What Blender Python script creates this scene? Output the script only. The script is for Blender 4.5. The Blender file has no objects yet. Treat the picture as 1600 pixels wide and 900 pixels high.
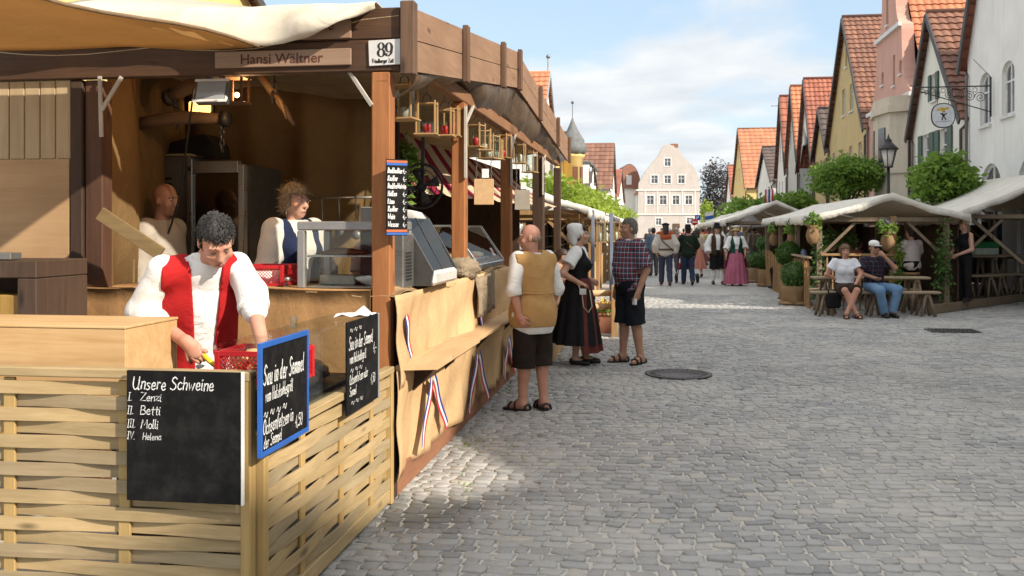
import bpy, math, random, numpy as np
from mathutils import Vector, Matrix, Euler
from mathutils.geometry import tessellate_polygon
R = math.radians
SC = bpy.context.scene
COL = SC.collection
rnd = random.Random(7)
# ---------------------------------------------------------------- camera, sky, sun, exposure
F = 1500.0; HZ = 358.0; EYE = 1.68
cd = bpy.data.cameras.new('camera'); cam = bpy.data.objects.new('camera', cd); COL.objects.link(cam)
cam.location = (0, 0, EYE); cam.rotation_euler = (R(90), 0, 0)
cd.sensor_width = 36; cd.lens = 36 * F / 1600; cd.shift_y = -(450 - HZ) / 1600
cd.clip_start = .05; cd.clip_end = 3000
cd.dof.use_dof = True; cd.dof.focus_distance = 6.5; cd.dof.aperture_fstop = 9
SC.camera = cam
SUN_AZ, SUN_EL = R(50), R(33)          # azimuth measured from straight behind the camera towards the right
SUN = Vector((math.sin(SUN_AZ) * math.cos(SUN_EL), -math.cos(SUN_AZ) * math.cos(SUN_EL), math.sin(SUN_EL)))
w = bpy.data.worlds.new('World'); SC.world = w; w.use_nodes = True
nt = w.node_tree; N = nt.nodes; L = nt.links; N.clear()
sky = N.new('ShaderNodeTexSky'); sky.sky_type = 'NISHITA'; sky.sun_disc = False
sky.sun_elevation = SUN_EL; sky.sun_rotation = math.pi - SUN_AZ; sky.air_density = 1.0; sky.dust_density = 1.2; sky.altitude = 500
tc = N.new('ShaderNodeTexCoord'); sep = N.new('ShaderNodeSeparateXYZ'); L.new(tc.outputs['Generated'], sep.inputs[0])
def wm(op, a, b=None):
    n = N.new('ShaderNodeMath'); n.operation = op
    for i, v in enumerate((a, b)):
        if v is None: continue
        if isinstance(v, (int, float)): n.inputs[i].default_value = v
        else: L.new(v, n.inputs[i])
    return n.outputs[0]
zz = wm('ADD', wm('MAXIMUM', sep.outputs[2], 0.0), .10)
cmb = N.new('ShaderNodeCombineXYZ')
L.new(wm('DIVIDE', sep.outputs[0], zz), cmb.inputs[0]); L.new(wm('DIVIDE', sep.outputs[1], zz), cmb.inputs[1])
no = N.new('ShaderNodeTexNoise'); no.inputs['Scale'].default_value = .95; no.inputs['Detail'].default_value = 9; no.inputs['Roughness'].default_value = .52
no.inputs['Distortion'].default_value = .35
mp = N.new('ShaderNodeMapping'); mp.inputs['Location'].default_value = (3.1, 1.4, 0); mp.inputs['Scale'].default_value = (1, .8, 1)
L.new(cmb.outputs[0], mp.inputs[0]); L.new(mp.outputs[0], no.inputs['Vector'])
# more cloud towards the horizon
band = N.new('ShaderNodeMapRange'); band.inputs[1].default_value = 0.0; band.inputs[2].default_value = .30; band.inputs[3].default_value = .20; band.inputs[4].default_value = -.06
L.new(sep.outputs[2], band.inputs[0])
cr = N.new('ShaderNodeMapRange'); cr.inputs[1].default_value = .47; cr.inputs[2].default_value = .66; cr.interpolation_type = 'SMOOTHSTEP'
L.new(wm('ADD', no.outputs['Fac'], band.outputs[0]), cr.inputs[0])
no2 = N.new('ShaderNodeTexNoise'); no2.inputs['Scale'].default_value = 2.2; no2.inputs['Detail'].default_value = 6
L.new(mp.outputs[0], no2.inputs['Vector'])
cc = N.new('ShaderNodeMix'); cc.data_type = 'RGBA'
cc.inputs[6].default_value = (3.9, 4.15, 4.4, 1); cc.inputs[7].default_value = (5.0, 5.05, 5.05, 1)
cm2 = N.new('ShaderNodeMapRange'); cm2.inputs[1].default_value = .38; cm2.inputs[2].default_value = .62; L.new(no2.outputs['Fac'], cm2.inputs[0]); L.new(cm2.outputs[0], cc.inputs[0])
ov = N.new('ShaderNodeMapRange'); ov.inputs[1].default_value = .34; ov.inputs[2].default_value = .62; ov.interpolation_type = 'SMOOTHSTEP'; L.new(sep.outputs[2], ov.inputs[0])   # overhead sky out of view, brightened to fill the shade
pale = N.new('ShaderNodeMix'); pale.data_type = 'RGBA'; pale.inputs[0].default_value = .6; pale.inputs[7].default_value = (3.4, 4.3, 5.05, 1)
L.new(sky.outputs[0], pale.inputs[6])
mx = N.new('ShaderNodeMix'); mx.data_type = 'RGBA'; L.new(wm('MULTIPLY', cr.outputs[0], .92), mx.inputs[0]); L.new(pale.outputs[2], mx.inputs[6]); L.new(cc.outputs[2], mx.inputs[7])
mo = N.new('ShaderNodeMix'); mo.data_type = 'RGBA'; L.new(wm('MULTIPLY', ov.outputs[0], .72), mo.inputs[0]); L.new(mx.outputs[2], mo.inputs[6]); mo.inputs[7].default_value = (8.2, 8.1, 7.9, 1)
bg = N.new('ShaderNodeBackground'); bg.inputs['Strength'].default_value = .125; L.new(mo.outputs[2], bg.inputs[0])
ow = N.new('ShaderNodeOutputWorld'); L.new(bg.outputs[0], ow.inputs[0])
sd = bpy.data.lights.new('sun', 'SUN'); sd.energy = 4.6; sd.angle = R(.9); sd.color = (1, .90, .76)
so = bpy.data.objects.new('sun', sd); COL.objects.link(so); so.rotation_euler = SUN.to_track_quat('Z', 'Y').to_euler()
SC.view_settings.view_transform = 'Standard'; SC.view_settings.look = 'None'; SC.view_settings.exposure = .68; SC.view_settings.gamma = 1
SC.cycles.max_bounces = 8; SC.cycles.transparent_max_bounces = 16; SC.cycles.use_denoising = True; SC.cycles.sample_clamp_indirect = 8

# ---------------------------------------------------------------- pixel / frame helpers
TH = math.atan(.148); RZ = -TH; CU, SU = math.cos(TH), math.sin(TH)      # the street runs 8.4 degrees right of the view
def W(px, py, Y): return Vector(((px - 800) / F * Y, Y, EYE - (py - HZ) / F * Y))
def G(px, py):
    Y = F * EYE / (py - HZ); return Vector(((px - 800) / F * Y, Y, 0))
S0 = Vector((-.744, 5.97, 0))
def toS(p): d = Vector(p) - S0; return Vector((d.x * CU - d.y * SU, d.x * SU + d.y * CU, d.z))
def fromS(p): return S0 + Vector((p[0] * CU + p[1] * SU, -p[0] * SU + p[1] * CU, p[2] if len(p) > 2 else 0))
def SP(px, py, x=None, y=None, z=None):   # where the sight line meets a plane of the stall's own frame
    o = toS((0, 0, EYE)); d = toS(Vector(((px - 800) / F, 1, -(py - HZ) / F)) + S0)
    if x is not None: t = (x - o.x) / d.x
    elif y is not None: t = (y - o.y) / d.y
    else: t = (z - o.z) / d.z
    return o + d * t
def ST(s, t, z=0): return Vector((s + .148 * t, t, z))     # s metres right of the street's axis through the camera, t metres ahead

# ---------------------------------------------------------------- materials
MATS = {}
class NT:
    def __init__(s, name):
        s.m = bpy.data.materials.new(name); s.m.use_nodes = True; s.t = s.m.node_tree; s.n = s.t.nodes; s.l = s.t.links; s.n.clear()
        s.out = s.n.new('ShaderNodeOutputMaterial'); s.b = s.n.new('ShaderNodeBsdfPrincipled'); s.l.new(s.b.outputs[0], s.out.inputs[0])
        s.tc = s.n.new('ShaderNodeTexCoord')
    def set(s, sock, v):
        if hasattr(v, 'is_linked') or hasattr(v, 'links'): s.l.new(v, sock)
        else: sock.default_value = v if not isinstance(v, tuple) or len(v) != 3 or sock.type == 'VECTOR' else (*v, 1)
    def math(s, op, a, b=0.0, c=None):
        n = s.n.new('ShaderNodeMath'); n.operation = op; s.set(n.inputs[0], a); s.set(n.inputs[1], b)
        if c is not None: s.set(n.inputs[2], c)
        return n.outputs[0]
    def map(s, vec, scale=(1, 1, 1), rot=(0, 0, 0), loc=(0, 0, 0)):
        n = s.n.new('ShaderNodeMapping'); s.l.new(vec, n.inputs[0]); n.inputs['Scale'].default_value = scale; n.inputs['Rotation'].default_value = rot; n.inputs['Location'].default_value = loc
        return n.outputs[0]
    def noise(s, vec, scale, detail=5, rough=.55, dist=0):
        n = s.n.new('ShaderNodeTexNoise'); s.l.new(vec, n.inputs['Vector']); n.inputs['Scale'].default_value = scale; n.inputs['Detail'].default_value = detail
        n.inputs['Roughness'].default_value = rough; n.inputs['Distortion'].default_value = dist
        return n.outputs['Fac']
    def ramp(s, v, lo, hi, a=0., b=1.):
        n = s.n.new('ShaderNodeMapRange'); s.set(n.inputs[0], v); n.inputs[1].default_value = lo; n.inputs[2].default_value = hi; n.inputs[3].default_value = a; n.inputs[4].default_value = b
        return n.outputs[0]
    def mix(s, f, a, b):
        n = s.n.new('ShaderNodeMix'); n.data_type = 'RGBA'; s.set(n.inputs[0], f); s.set(n.inputs[6], a); s.set(n.inputs[7], b); return n.outputs[2]
    def bump(s, h, strength=.4, dist=.01, normal=None):
        n = s.n.new('ShaderNodeBump'); n.inputs['Strength'].default_value = strength; n.inputs['Distance'].default_value = dist; s.l.new(h, n.inputs['Height'])
        if normal: s.l.new(normal, n.inputs['Normal'])
        s.l.new(n.outputs[0], s.b.inputs['Normal']); return n.outputs[0]
    def col(s, v): s.set(s.b.inputs['Base Color'], v)
    def rough(s, v, spec=.4): s.set(s.b.inputs['Roughness'], v); s.b.inputs['Specular IOR Level'].default_value = spec
    def translucent(s, f, col):
        t = s.n.new('ShaderNodeBsdfTranslucent'); s.set(t.inputs[0], col); m = s.n.new('ShaderNodeMixShader'); m.inputs[0].default_value = f
        s.l.new(s.b.outputs[0], m.inputs[1]); s.l.new(t.outputs[0], m.inputs[2]); s.l.new(m.outputs[0], s.out.inputs[0])
def mul(c, k): return tuple(min(1, x * k) for x in c)
def plain(name, c, rough=.7, c2=None, scale=6, bump=.15, bscale=30, metal=0, spec=.4, bd=.01):
    if name in MATS: return MATS[name]
    t = NT(name); v = t.tc.outputs['Object']
    n = t.noise(v, scale, 6, .6)
    t.col(t.mix(t.ramp(n, .3, .7), c, c2 or mul(c, .72))); t.rough(t.ramp(t.noise(v, scale * 2.3), .3, .7, max(.05, rough - .1), min(1, rough + .1)), spec)
    t.b.inputs['Metallic'].default_value = metal
    if bump: t.bump(t.noise(v, bscale, 5, .6), bump, bd)
    MATS[name] = t.m; return t.m
def wood(name, c, c2, axis=0, scale=1.0, rough=.7, knots=True, bump=.25):
    if name in MATS: return MATS[name]
    t = NT(name); v = t.tc.outputs['Object']; sc = [14, 14, 14]; sc[axis] = .9
    m = t.map(v, tuple(x * scale for x in sc))
    n = t.noise(m, 1.6, 7, .62, .6)
    g = t.noise(t.map(v, tuple(x * scale * 5 for x in sc)), 1.5, 4, .6)
    big = t.noise(v, 1.7, 3)
    f = t.math('ADD', t.math('MULTIPLY', n, .7), t.math('MULTIPLY', g, .3))
    cc = t.mix(t.ramp(f, .32, .68), c2, c)
    cc = t.mix(t.ramp(big, .35, .75, 0, .55), cc, mul(c2, .8))
    if knots:
        k = t.n.new('ShaderNodeTexVoronoi'); k.feature = 'F1'; k.inputs['Scale'].default_value = 1.0; ks = [7, 7, 7]; ks[axis] = 2.2
        t.l.new(t.map(v, tuple(x * scale for x in ks)), k.inputs['Vector'])
        cc = t.mix(t.ramp(k.outputs['Distance'], .05, .17, .85, 0), cc, mul(c2, .35))
    t.col(cc); t.rough(rough, .3); t.bump(f, bump, .006)
    MATS[name] = t.m; return t.m
def cloth(name, c, c2=None, weave=260, trans=0., wrinkle=.5, wscale=5, rough=.9, tcol=None):
    if name in MATS: return MATS[name]
    t = NT(name); v = t.tc.outputs['Object']
    n = t.noise(v, 3.2, 6, .6); fine = t.noise(v, weave, 2)
    t.col(t.mix(t.ramp(t.math('ADD', t.math('MULTIPLY', n, .75), t.math('MULTIPLY', fine, .25)), .36, .64), c2 or mul(c, .75), c)); t.rough(rough, .15)
    h = t.math('ADD', t.math('MULTIPLY', t.noise(v, wscale, 4, .5, 1.0), 1.0), t.math('MULTIPLY', fine, .04))
    t.bump(h, wrinkle, .05)
    if trans: t.translucent(trans, tcol or c)
    MATS[name] = t.m; return t.m
def glass(name='clear_glass', tint=(.93, .96, .95), refl=.035, rough=.03):
    if name in MATS: return MATS[name]
    t = NT(name); t.n.remove(t.b)
    tr = t.n.new('ShaderNodeBsdfTransparent'); tr.inputs[0].default_value = (*tint, 1); gl = t.n.new('ShaderNodeBsdfGlossy'); gl.inputs['Roughness'].default_value = rough
    fr = t.n.new('ShaderNodeLayerWeight'); fr.inputs[0].default_value = .25; m = t.n.new('ShaderNodeMixShader')
    t.l.new(t.math('ADD', t.math('MULTIPLY', fr.outputs['Facing'], .17), refl), m.inputs[0]); t.l.new(tr.outputs[0], m.inputs[1]); t.l.new(gl.outputs[0], m.inputs[2]); t.l.new(m.outputs[0], t.out.inputs[0])
    MATS[name] = t.m; return t.m

# ---------------------------------------------------------------- mesh builder
class MB:
    def __init__(s): s.v = []; s.f = []; s.mi = []; s.uv = None; s.cur = 0; s.sm = []; s.smooth = False
    def add(s, vs, fs):
        o = len(s.v); s.v.extend([tuple(x) for x in vs])
        for f in fs: s.f.append(tuple(i + o for i in f)); s.mi.append(s.cur); s.sm.append(s.smooth)
        return o
    def box(s, lo, hi, M=None):
        x0, y0, z0 = lo; x1, y1, z1 = hi
        vs = [Vector(p) for p in ((x0, y0, z0), (x1, y0, z0), (x1, y1, z0), (x0, y1, z0), (x0, y0, z1), (x1, y0, z1), (x1, y1, z1), (x0, y1, z1))]
        if M is not None: vs = [M @ p for p in vs]
        s.add(vs, [(0, 3, 2, 1), (4, 5, 6, 7), (0, 1, 5, 4), (1, 2, 6, 5), (2, 3, 7, 6), (3, 0, 4, 7)]); return s
    def bbox(s, lo, hi, b=.006, M=None):   # box with chamfered edges
        lo = Vector(lo); hi = Vector(hi); vs = []; idx = {}
        for k in range(8):
            c = [(hi if k >> a & 1 else lo)[a] for a in range(3)]; sg = [(-1 if k >> a & 1 else 1) for a in range(3)]
            for a in range(3):
                p = [c[i] + (sg[i] * b if i != a else 0) for i in range(3)]
                idx[k, a] = len(vs); p = Vector(p); vs.append(M @ p if M is not None else p)
        fs = []
        for a in range(3):
            o1, o2 = (a + 1) % 3, (a + 2) % 3
            for sd_ in (0, 1):
                ks = [sd_ << a, sd_ << a | 1 << o1, sd_ << a | 1 << o1 | 1 << o2, sd_ << a | 1 << o2]
                f = [idx[k, a] for k in ks]; fs.append(f if sd_ else f[::-1])
            for u in (0, 1):
                for w_ in (0, 1):   # edges along a
                    k0 = u << o1 | w_ << o2; k1 = k0 | 1 << a
                    f = [idx[k0, o1], idx[k1, o1], idx[k1, o2], idx[k0, o2]]
                    fs.append(f if (u ^ w_) else f[::-1])
        for k in range(8):
            f = [idx[k, 0], idx[k, 1], idx[k, 2]]
            fs.append(f if bin(k).count('1') % 2 else f[::-1])
        s.add(vs, fs); return s
    def bar(s, p, q, w, h=None, up=(0, 0, 1)):
        p = Vector(p); q = Vector(q); h = h or w; d = q - p; ln = d.length; d.normalize(); u = Vector(up)
        if abs(d.dot(u)) > .95: u = Vector((1, 0, 0))
        x = d.cross(u).normalized(); z = x.cross(d)
        M = Matrix(((x.x, d.x, z.x, p.x), (x.y, d.y, z.y, p.y), (x.z, d.z, z.z, p.z), (0, 0, 0, 1)))
        return s.bbox((-w / 2, 0, -h / 2), (w / 2, ln, h / 2), min(w, h) * .08, M)
    def tube(s, pts, r, n=8, cap=True):
        pts = [Vector(p) for p in pts]; rs = r if isinstance(r, (list, tuple)) else [r] * len(pts); vs = []; fs = []; k = len(pts)
        u = None
        for i, p in enumerate(pts):
            d = (pts[min(i + 1, k - 1)] - pts[max(i - 1, 0)]).normalized()
            if u is None: u = d.orthogonal().normalized()
            u = (u - d * u.dot(d)).normalized(); v = d.cross(u)
            for j in range(n):
                a = 2 * math.pi * j / n; vs.append(p + (u * math.cos(a) + v * math.sin(a)) * rs[i])
        for i in range(k - 1):
            for j in range(n): fs.append((i * n + j, i * n + (j + 1) % n, (i + 1) * n + (j + 1) % n, (i + 1) * n + j))
        if cap: fs.append(tuple(range(n))[::-1]); fs.append(tuple((k - 1) * n + j for j in range(n)))
        sv = s.smooth; s.smooth = n > 5; s.add(vs, fs); s.smooth = sv; return s
    def lathe(s, prof, n=20, c=(0, 0, 0), sx=1, sy=1, wob=0, M=None, seed=1):
        vs = []; fs = []; k = len(prof); q = random.Random(seed); ph = [q.uniform(0, 6.3) for _ in range(3)]
        for i, (r, z) in enumerate(prof):
            for j in range(n):
                a = 2 * math.pi * j / n; rr = r * (1 + wob * (math.sin(3 * a + ph[0] + z * 9) + .6 * math.sin(5 * a + ph[1]) + .5 * math.sin(8 * a + ph[2] + z * 20)))
                p = Vector((c[0] + rr * math.cos(a) * sx, c[1] + rr * math.sin(a) * sy, c[2] + z)); vs.append(M @ p if M is not None else p)
        for i in range(k - 1):
            for j in range(n): fs.append((i * n + j, i * n + (j + 1) % n, (i + 1) * n + (j + 1) % n, (i + 1) * n + j))
        if prof[0][0] > 1e-4: fs.append(tuple(range(n))[::-1])
        if prof[-1][0] > 1e-4: fs.append(tuple((k - 1) * n + j for j in range(n)))
        sv = s.smooth; s.smooth = True; s.add(vs, fs); s.smooth = sv; return s
    def ball(s, c, r, n=14, m=9, wob=0, seed=1):
        rx, ry, rz = r if isinstance(r, (tuple, list)) else (r, r, r)
        return s.lathe([(math.sin(math.pi * i / m) or 1e-5, -math.cos(math.pi * i / m)) for i in range(m + 1)], n, wob=wob, seed=seed,
                       M=Matrix.Translation(Vector(c)) @ Matrix.Diagonal((rx, ry, rz, 1)))
    def sheet(s, rows, closed=False, thick=0, flip=False):
        n = len(rows[0]); m = len(rows); vs = [Vector(p) for r in rows for p in r]; fs = []
        for i in range(m - 1):
            for j in range(n - 1 if not closed else n):
                f = (i * n + j, i * n + (j + 1) % n, (i + 1) * n + (j + 1) % n, (i + 1) * n + j); fs.append(f[::-1] if flip else f)
        sv = s.smooth; s.smooth = True
        if thick:
            nr = [Vector((0, 0, 0)) for _ in vs]
            for f in fs:
                q = (vs[f[1]] - vs[f[0]]).cross(vs[f[3]] - vs[f[0]])
                for i in f: nr[i] += q
            vs2 = [v - (q.normalized() if q.length > 0 else Vector((0, 0, 1))) * thick for v, q in zip(vs, nr)]
            s.add(vs, fs); s.add(vs2, [f[::-1] for f in fs]); s.smooth = False
            edge = []
            if not closed:
                edge += [(j + 1, j) for j in range(n - 1)] + [((m - 1) * n + j, (m - 1) * n + j + 1) for j in range(n - 1)] + [(i * n, (i + 1) * n) for i in range(m - 1)] + [((i + 1) * n + n - 1, i * n + n - 1) for i in range(m - 1)]
            o = len(s.v) - len(vs)
            for a, b in edge: s.f.append((o + a - len(vs), o + b - len(vs), o + b, o + a)); s.mi.append(s.cur); s.sm.append(False)
        else: s.add(vs, fs)
        s.smooth = sv; return s
    def prism(s, pts, z0, z1, M=None):     # closed outline in XY pulled along Z
        n = len(pts); vs = [Vector((p[0], p[1], z0)) for p in pts] + [Vector((p[0], p[1], z1)) for p in pts]
        if M is not None: vs = [M @ p for p in vs]
        tri = tessellate_polygon([[Vector((p[0], p[1], 0)) for p in pts]])
        area = sum(pts[i][0] * pts[(i + 1) % n][1] - pts[(i + 1) % n][0] * pts[i][1] for i in range(n)); fs = []
        for a, b, c in tri:
            k = (pts[b][0] - pts[a][0]) * (pts[c][1] - pts[a][1]) - (pts[b][1] - pts[a][1]) * (pts[c][0] - pts[a][0])
            if k < 0: b, c = c, b
            fs += [(a + n, b + n, c + n), (a, c, b)]
        for i in range(n):
            j = (i + 1) % n; fs.append((i, j, j + n, i + n) if area > 0 else (j, i, i + n, j + n))
        s.add(vs, fs); return s
    def build(s, name, mat, parent=None, loc=None, rz=0):
        me = bpy.data.meshes.new(name); me.from_pydata(s.v, [], s.f)
        me.polygons.foreach_set('material_index', s.mi); me.polygons.foreach_set('use_smooth', s.sm)
        for m in (mat if isinstance(mat, (list, tuple)) else [mat]): me.materials.append(m)
        if s.uv:
            ul = me.uv_layers.new(name='UVMap'); d = []
            for f in s.f:
                for i in f: d += s.uv[i]
            ul.data.foreach_set('uv', d)
        me.update(); o = bpy.data.objects.new(name, me); COL.objects.link(o)
        if parent: o.parent = parent
        if loc is not None: o.location = loc
        if rz: o.rotation_euler = (0, 0, rz)
        return o
def tag(o, label=None, cat=None, group=None, kind=None):
    if label: o['label'] = label
    if cat: o['category'] = cat
    if group: o['group'] = group
    if kind: o['kind'] = kind
    return o
def thing(name, label, cat, loc=(0, 0, 0), rz=0, group=None):
    o = bpy.data.objects.new(name, None); COL.objects.link(o); o.location = loc; o.rotation_euler = (0, 0, rz); o.empty_display_size = .1
    return tag(o, label, cat, group)
KIDS = {}
def copy_tree(o, label=None, loc=None, rz=None, scale=None, group=None):
    c = o.copy(); COL.objects.link(c)
    def rec(a, b):
        for ch in list(a.children):
            d = ch.copy(); COL.objects.link(d); d.parent = b; rec(ch, d)
    rec(o, c)
    if label: c['label'] = label
    if group: c['group'] = group
    if loc is not None: c.location = loc
    if rz is not None: c.rotation_euler = (0, 0, rz)
    if scale is not None: c.scale = scale if isinstance(scale, (tuple, list)) else (scale,) * 3
    return c

# ---------------------------------------------------------------- rounded bodies: blended distance fields meshed as one surface
def surface_nets(D, o, h):
    ins = D < 0; nx, ny, nz = D.shape
    acc = np.zeros((nx - 1, ny - 1, nz - 1, 3)); cnt = np.zeros((nx - 1, ny - 1, nz - 1))
    cs = [(i, j, k) for i in (0, 1) for j in (0, 1) for k in (0, 1)]
    def sub(A, c): return A[c[0]:nx - 1 + c[0], c[1]:ny - 1 + c[1], c[2]:nz - 1 + c[2]]
    for c in cs:
        for a in range(3):
            if c[a]: continue
            e = list(c); e[a] = 1; d0 = sub(D, c); d1 = sub(D, e); m = (d0 < 0) != (d1 < 0)
            den = np.where(m, d0 - d1, 1); t = np.where(m, d0 / den, 0)
            for b in range(3): acc[..., b] += np.where(m, c[b] + (t if b == a else 0), 0)
            cnt += m
    act = cnt > 0; ids = -np.ones(act.shape, int); n = int(act.sum()); ids[act] = np.arange(n)
    P = (acc[act] / cnt[act][:, None] + np.argwhere(act)) * h + o
    Fs = []
    for a in range(3):
        b, c = (a + 1) % 3, (a + 2) % 3
        s0 = [slice(0, -1)] * 3; s1 = [slice(0, -1)] * 3; s0[a] = slice(0, D.shape[a] - 1); s1[a] = slice(1, D.shape[a])
        for q in (b, c): s0[q] = s1[q] = slice(1, D.shape[q] - 1)
        A = ins[tuple(s0)]; B = ins[tuple(s1)]; ch = np.argwhere(A != B)
        if len(ch) == 0: continue
        ch[:, b] += 1; ch[:, c] += 1
        flip = ins[tuple(ch.T)]
        q = []
        for db, dc in ((1, 1), (0, 1), (0, 0), (1, 0)):
            k = ch.copy(); k[:, b] -= db; k[:, c] -= dc; q.append(ids[tuple(k.T)])
        q = np.stack(q, 1); q[~flip] = q[~flip][:, ::-1]; Fs.append(q)
    return P, np.concatenate(Fs)
class Body:
    def __init__(s, h=.012, k=.03): s.p = []; s.cuts = []; s.h = h; s.k = k; s.wr = 0
    def cap(s, a, ra, b, rb, k=None): s.p.append(('c', np.array(a, float), ra, np.array(b, float), rb, k)); return s
    def ell(s, c, r, rot=None, k=None): s.p.append(('e', np.array(c, float), np.array(r, float), np.array(rot if rot is not None else np.eye(3), float), 0, k)); return s
    def cut(s, fn): s.cuts.append(fn); return s
    def mesh(s):
        lo = np.full(3, 1e9); hi = -lo
        for q in s.p:
            if q[0] == 'c':
                for c, r in ((q[1], q[2]), (q[3], q[4])): lo = np.minimum(lo, c - r); hi = np.maximum(hi, c + r)
            else: m = q[2].max(); lo = np.minimum(lo, q[1] - m); hi = np.maximum(hi, q[1] + m)
        lo -= .05; hi += .05; h = s.h; n = np.ceil((hi - lo) / h).astype(int) + 1
        D = np.full(n, .2, np.float32); ax = [lo[i] + h * np.arange(n[i]) for i in range(3)]
        for q in s.p:
            k = q[5] or s.k
            if q[0] == 'c': l2 = np.minimum(q[1] - q[2], q[3] - q[4]); h2 = np.maximum(q[1] + q[2], q[3] + q[4])
            else: m = q[2].max(); l2 = q[1] - m; h2 = q[1] + m
            i0 = np.maximum(((l2 - k * 1.6 - .02 - lo) / h).astype(int), 0); i1 = np.minimum(((h2 + k * 1.6 + .02 - lo) / h).astype(int) + 2, n)
            sl = tuple(slice(a, b) for a, b in zip(i0, i1))
            X, Y, Z = np.meshgrid(*[ax[i][sl[i]] for i in range(3)], indexing='ij'); P = np.stack([X, Y, Z], -1)
            if q[0] == 'c':
                ba = q[3] - q[1]; t = np.clip(((P - q[1]) @ ba) / max(ba @ ba, 1e-9), 0, 1)
                d = np.linalg.norm(P - q[1] - t[..., None] * ba, axis=-1) - (q[2] + (q[4] - q[2]) * t)
            else:
                U = (P - q[1]) @ q[3]; k0 = np.linalg.norm(U / q[2], axis=-1); k1 = np.linalg.norm(U / q[2] ** 2, axis=-1); d = k0 * (k0 - 1) / np.maximum(k1, 1e-6)
            o = D[sl]; hh = np.clip(.5 + .5 * (o - d) / k, 0, 1); D[sl] = o + (d - o) * hh - k * hh * (1 - hh)
        if s.wr:
            X, Y, Z = np.meshgrid(*ax, indexing='ij'); ph = (len(s.p) * 1.7) % 6
            D = D + s.wr * (np.sin(31 * Z + 9 * X + 3 * np.sin(11 * X + 7 * Y + ph)) * (.5 + .5 * np.sin(6 * Z + 5 * X + ph)) + .8 * np.sin(17 * X - 13 * Z + 19 * Y + ph + 2 * np.sin(9 * Z))).astype(np.float32)
        if s.cuts:
            X, Y, Z = np.meshgrid(*ax, indexing='ij')
            for c in s.cuts:
                D = np.maximum(D, c(X, Y, Z))
        D[0] = D[-1] = .1; D[:, 0] = D[:, -1] = .1; D[:, :, 0] = D[:, :, -1] = .1
        return surface_nets(D, lo, h)
    def into(s, mb):
        P, Q = s.mesh(); sv = mb.smooth; mb.smooth = True; mb.add(P.tolist(), Q.tolist()); mb.smooth = sv; return mb
# ---------------------------------------------------------------- ground
def mat_cobble(name, attr):
    t = NT(name); v = t.tc.outputs['Object']
    m = t.map(v, rot=(0, 0, TH))
    if attr:
        a = t.n.new('ShaderNodeAttribute'); a.attribute_name = 'tone'; tone = a.outputs['Fac']; edge = None
    else:
        vo = t.n.new('ShaderNodeTexVoronoi'); vo.feature = 'F1'; vo.inputs['Scale'].default_value = 6.2; vo.inputs['Randomness'].default_value = .75
        mm = t.map(m, (1, 1.25, 1)); t.l.new(mm, vo.inputs['Vector']); sp = t.n.new('ShaderNodeSeparateColor'); t.l.new(vo.outputs['Color'], sp.inputs[0]); tone = sp.outputs[0]
        ve = t.n.new('ShaderNodeTexVoronoi'); ve.feature = 'DISTANCE_TO_EDGE'; ve.inputs['Scale'].default_value = 6.2; ve.inputs['Randomness'].default_value = .75; t.l.new(mm, ve.inputs['Vector']); edge = ve.outputs['Distance']
    n = t.noise(v, .55, 6, .65); f = t.noise(v, 45, 4)
    st = t.mix(tone, (.17, .172, .178), (.36, .355, .345)); st = t.mix(t.ramp(tone, .86, .9), st, (.36, .33, .29)); st = t.mix(t.ramp(f, .3, .7, 0, .35), st, (.44, .43, .40))
    st = t.mix(t.ramp(n, .47, .66, 0, .75), st, (.43, .41, .375))
    if edge is not None: st = t.mix(t.ramp(edge, .03, .09, .75, 0), st, (.42, .40, .36))
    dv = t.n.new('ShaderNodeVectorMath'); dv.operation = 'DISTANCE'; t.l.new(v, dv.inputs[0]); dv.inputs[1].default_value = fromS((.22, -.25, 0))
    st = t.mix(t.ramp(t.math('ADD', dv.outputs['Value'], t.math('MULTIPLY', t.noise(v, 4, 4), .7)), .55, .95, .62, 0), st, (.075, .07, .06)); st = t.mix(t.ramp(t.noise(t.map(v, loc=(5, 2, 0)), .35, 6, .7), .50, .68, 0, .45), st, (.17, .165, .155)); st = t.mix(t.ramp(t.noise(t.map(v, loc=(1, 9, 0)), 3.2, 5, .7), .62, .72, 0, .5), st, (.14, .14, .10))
    t.col(st); t.rough(t.ramp(f, .3, .7, .5, .8), .35)
    h = f if edge is None else t.math('ADD', t.math('MULTIPLY', t.ramp(edge, .0, .12), .8), t.math('MULTIPLY', f, .25))
    t.bump(h, .35 if attr else .55, .012)
    return t.m
def mat_sand():
    t = NT('joint_sand'); v = t.tc.outputs['Object']; n = t.noise(v, 2.0, 6, .65); f = t.noise(v, 70, 3)
    c = t.mix(t.ramp(f, .3, .7), (.40, .38, .34), (.54, .51, .46)); c = t.mix(t.ramp(n, .56, .7, 0, .75), c, (.10, .115, .05)); c = t.mix(t.ramp(t.noise(v, .9, 4), .52, .66, 0, .5), c, (.12, .11, .10))
    t.col(c); t.rough(.95, .1); t.bump(f, .5, .01); return t.m
g = MB(); g.sheet([[(x, y, -.006 - (.0 if y > -400 else 0)) for x in (-900, -60, -8, 2, 12, 40, 90, 900)] for y in (-400, -30, 24.6)]); 
tag(g.build('cobbled_ground', mat_sand()), kind='structure')
g = MB(); g.sheet([[(x, y, -.006) for x in (-900, -60, -8, 2, 12, 40, 90, 900)] for y in (24.6, 60, 120, 2000)]); tag(g.build('distant_paving', mat_cobble('cobble_far', False)), kind='structure')
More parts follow.
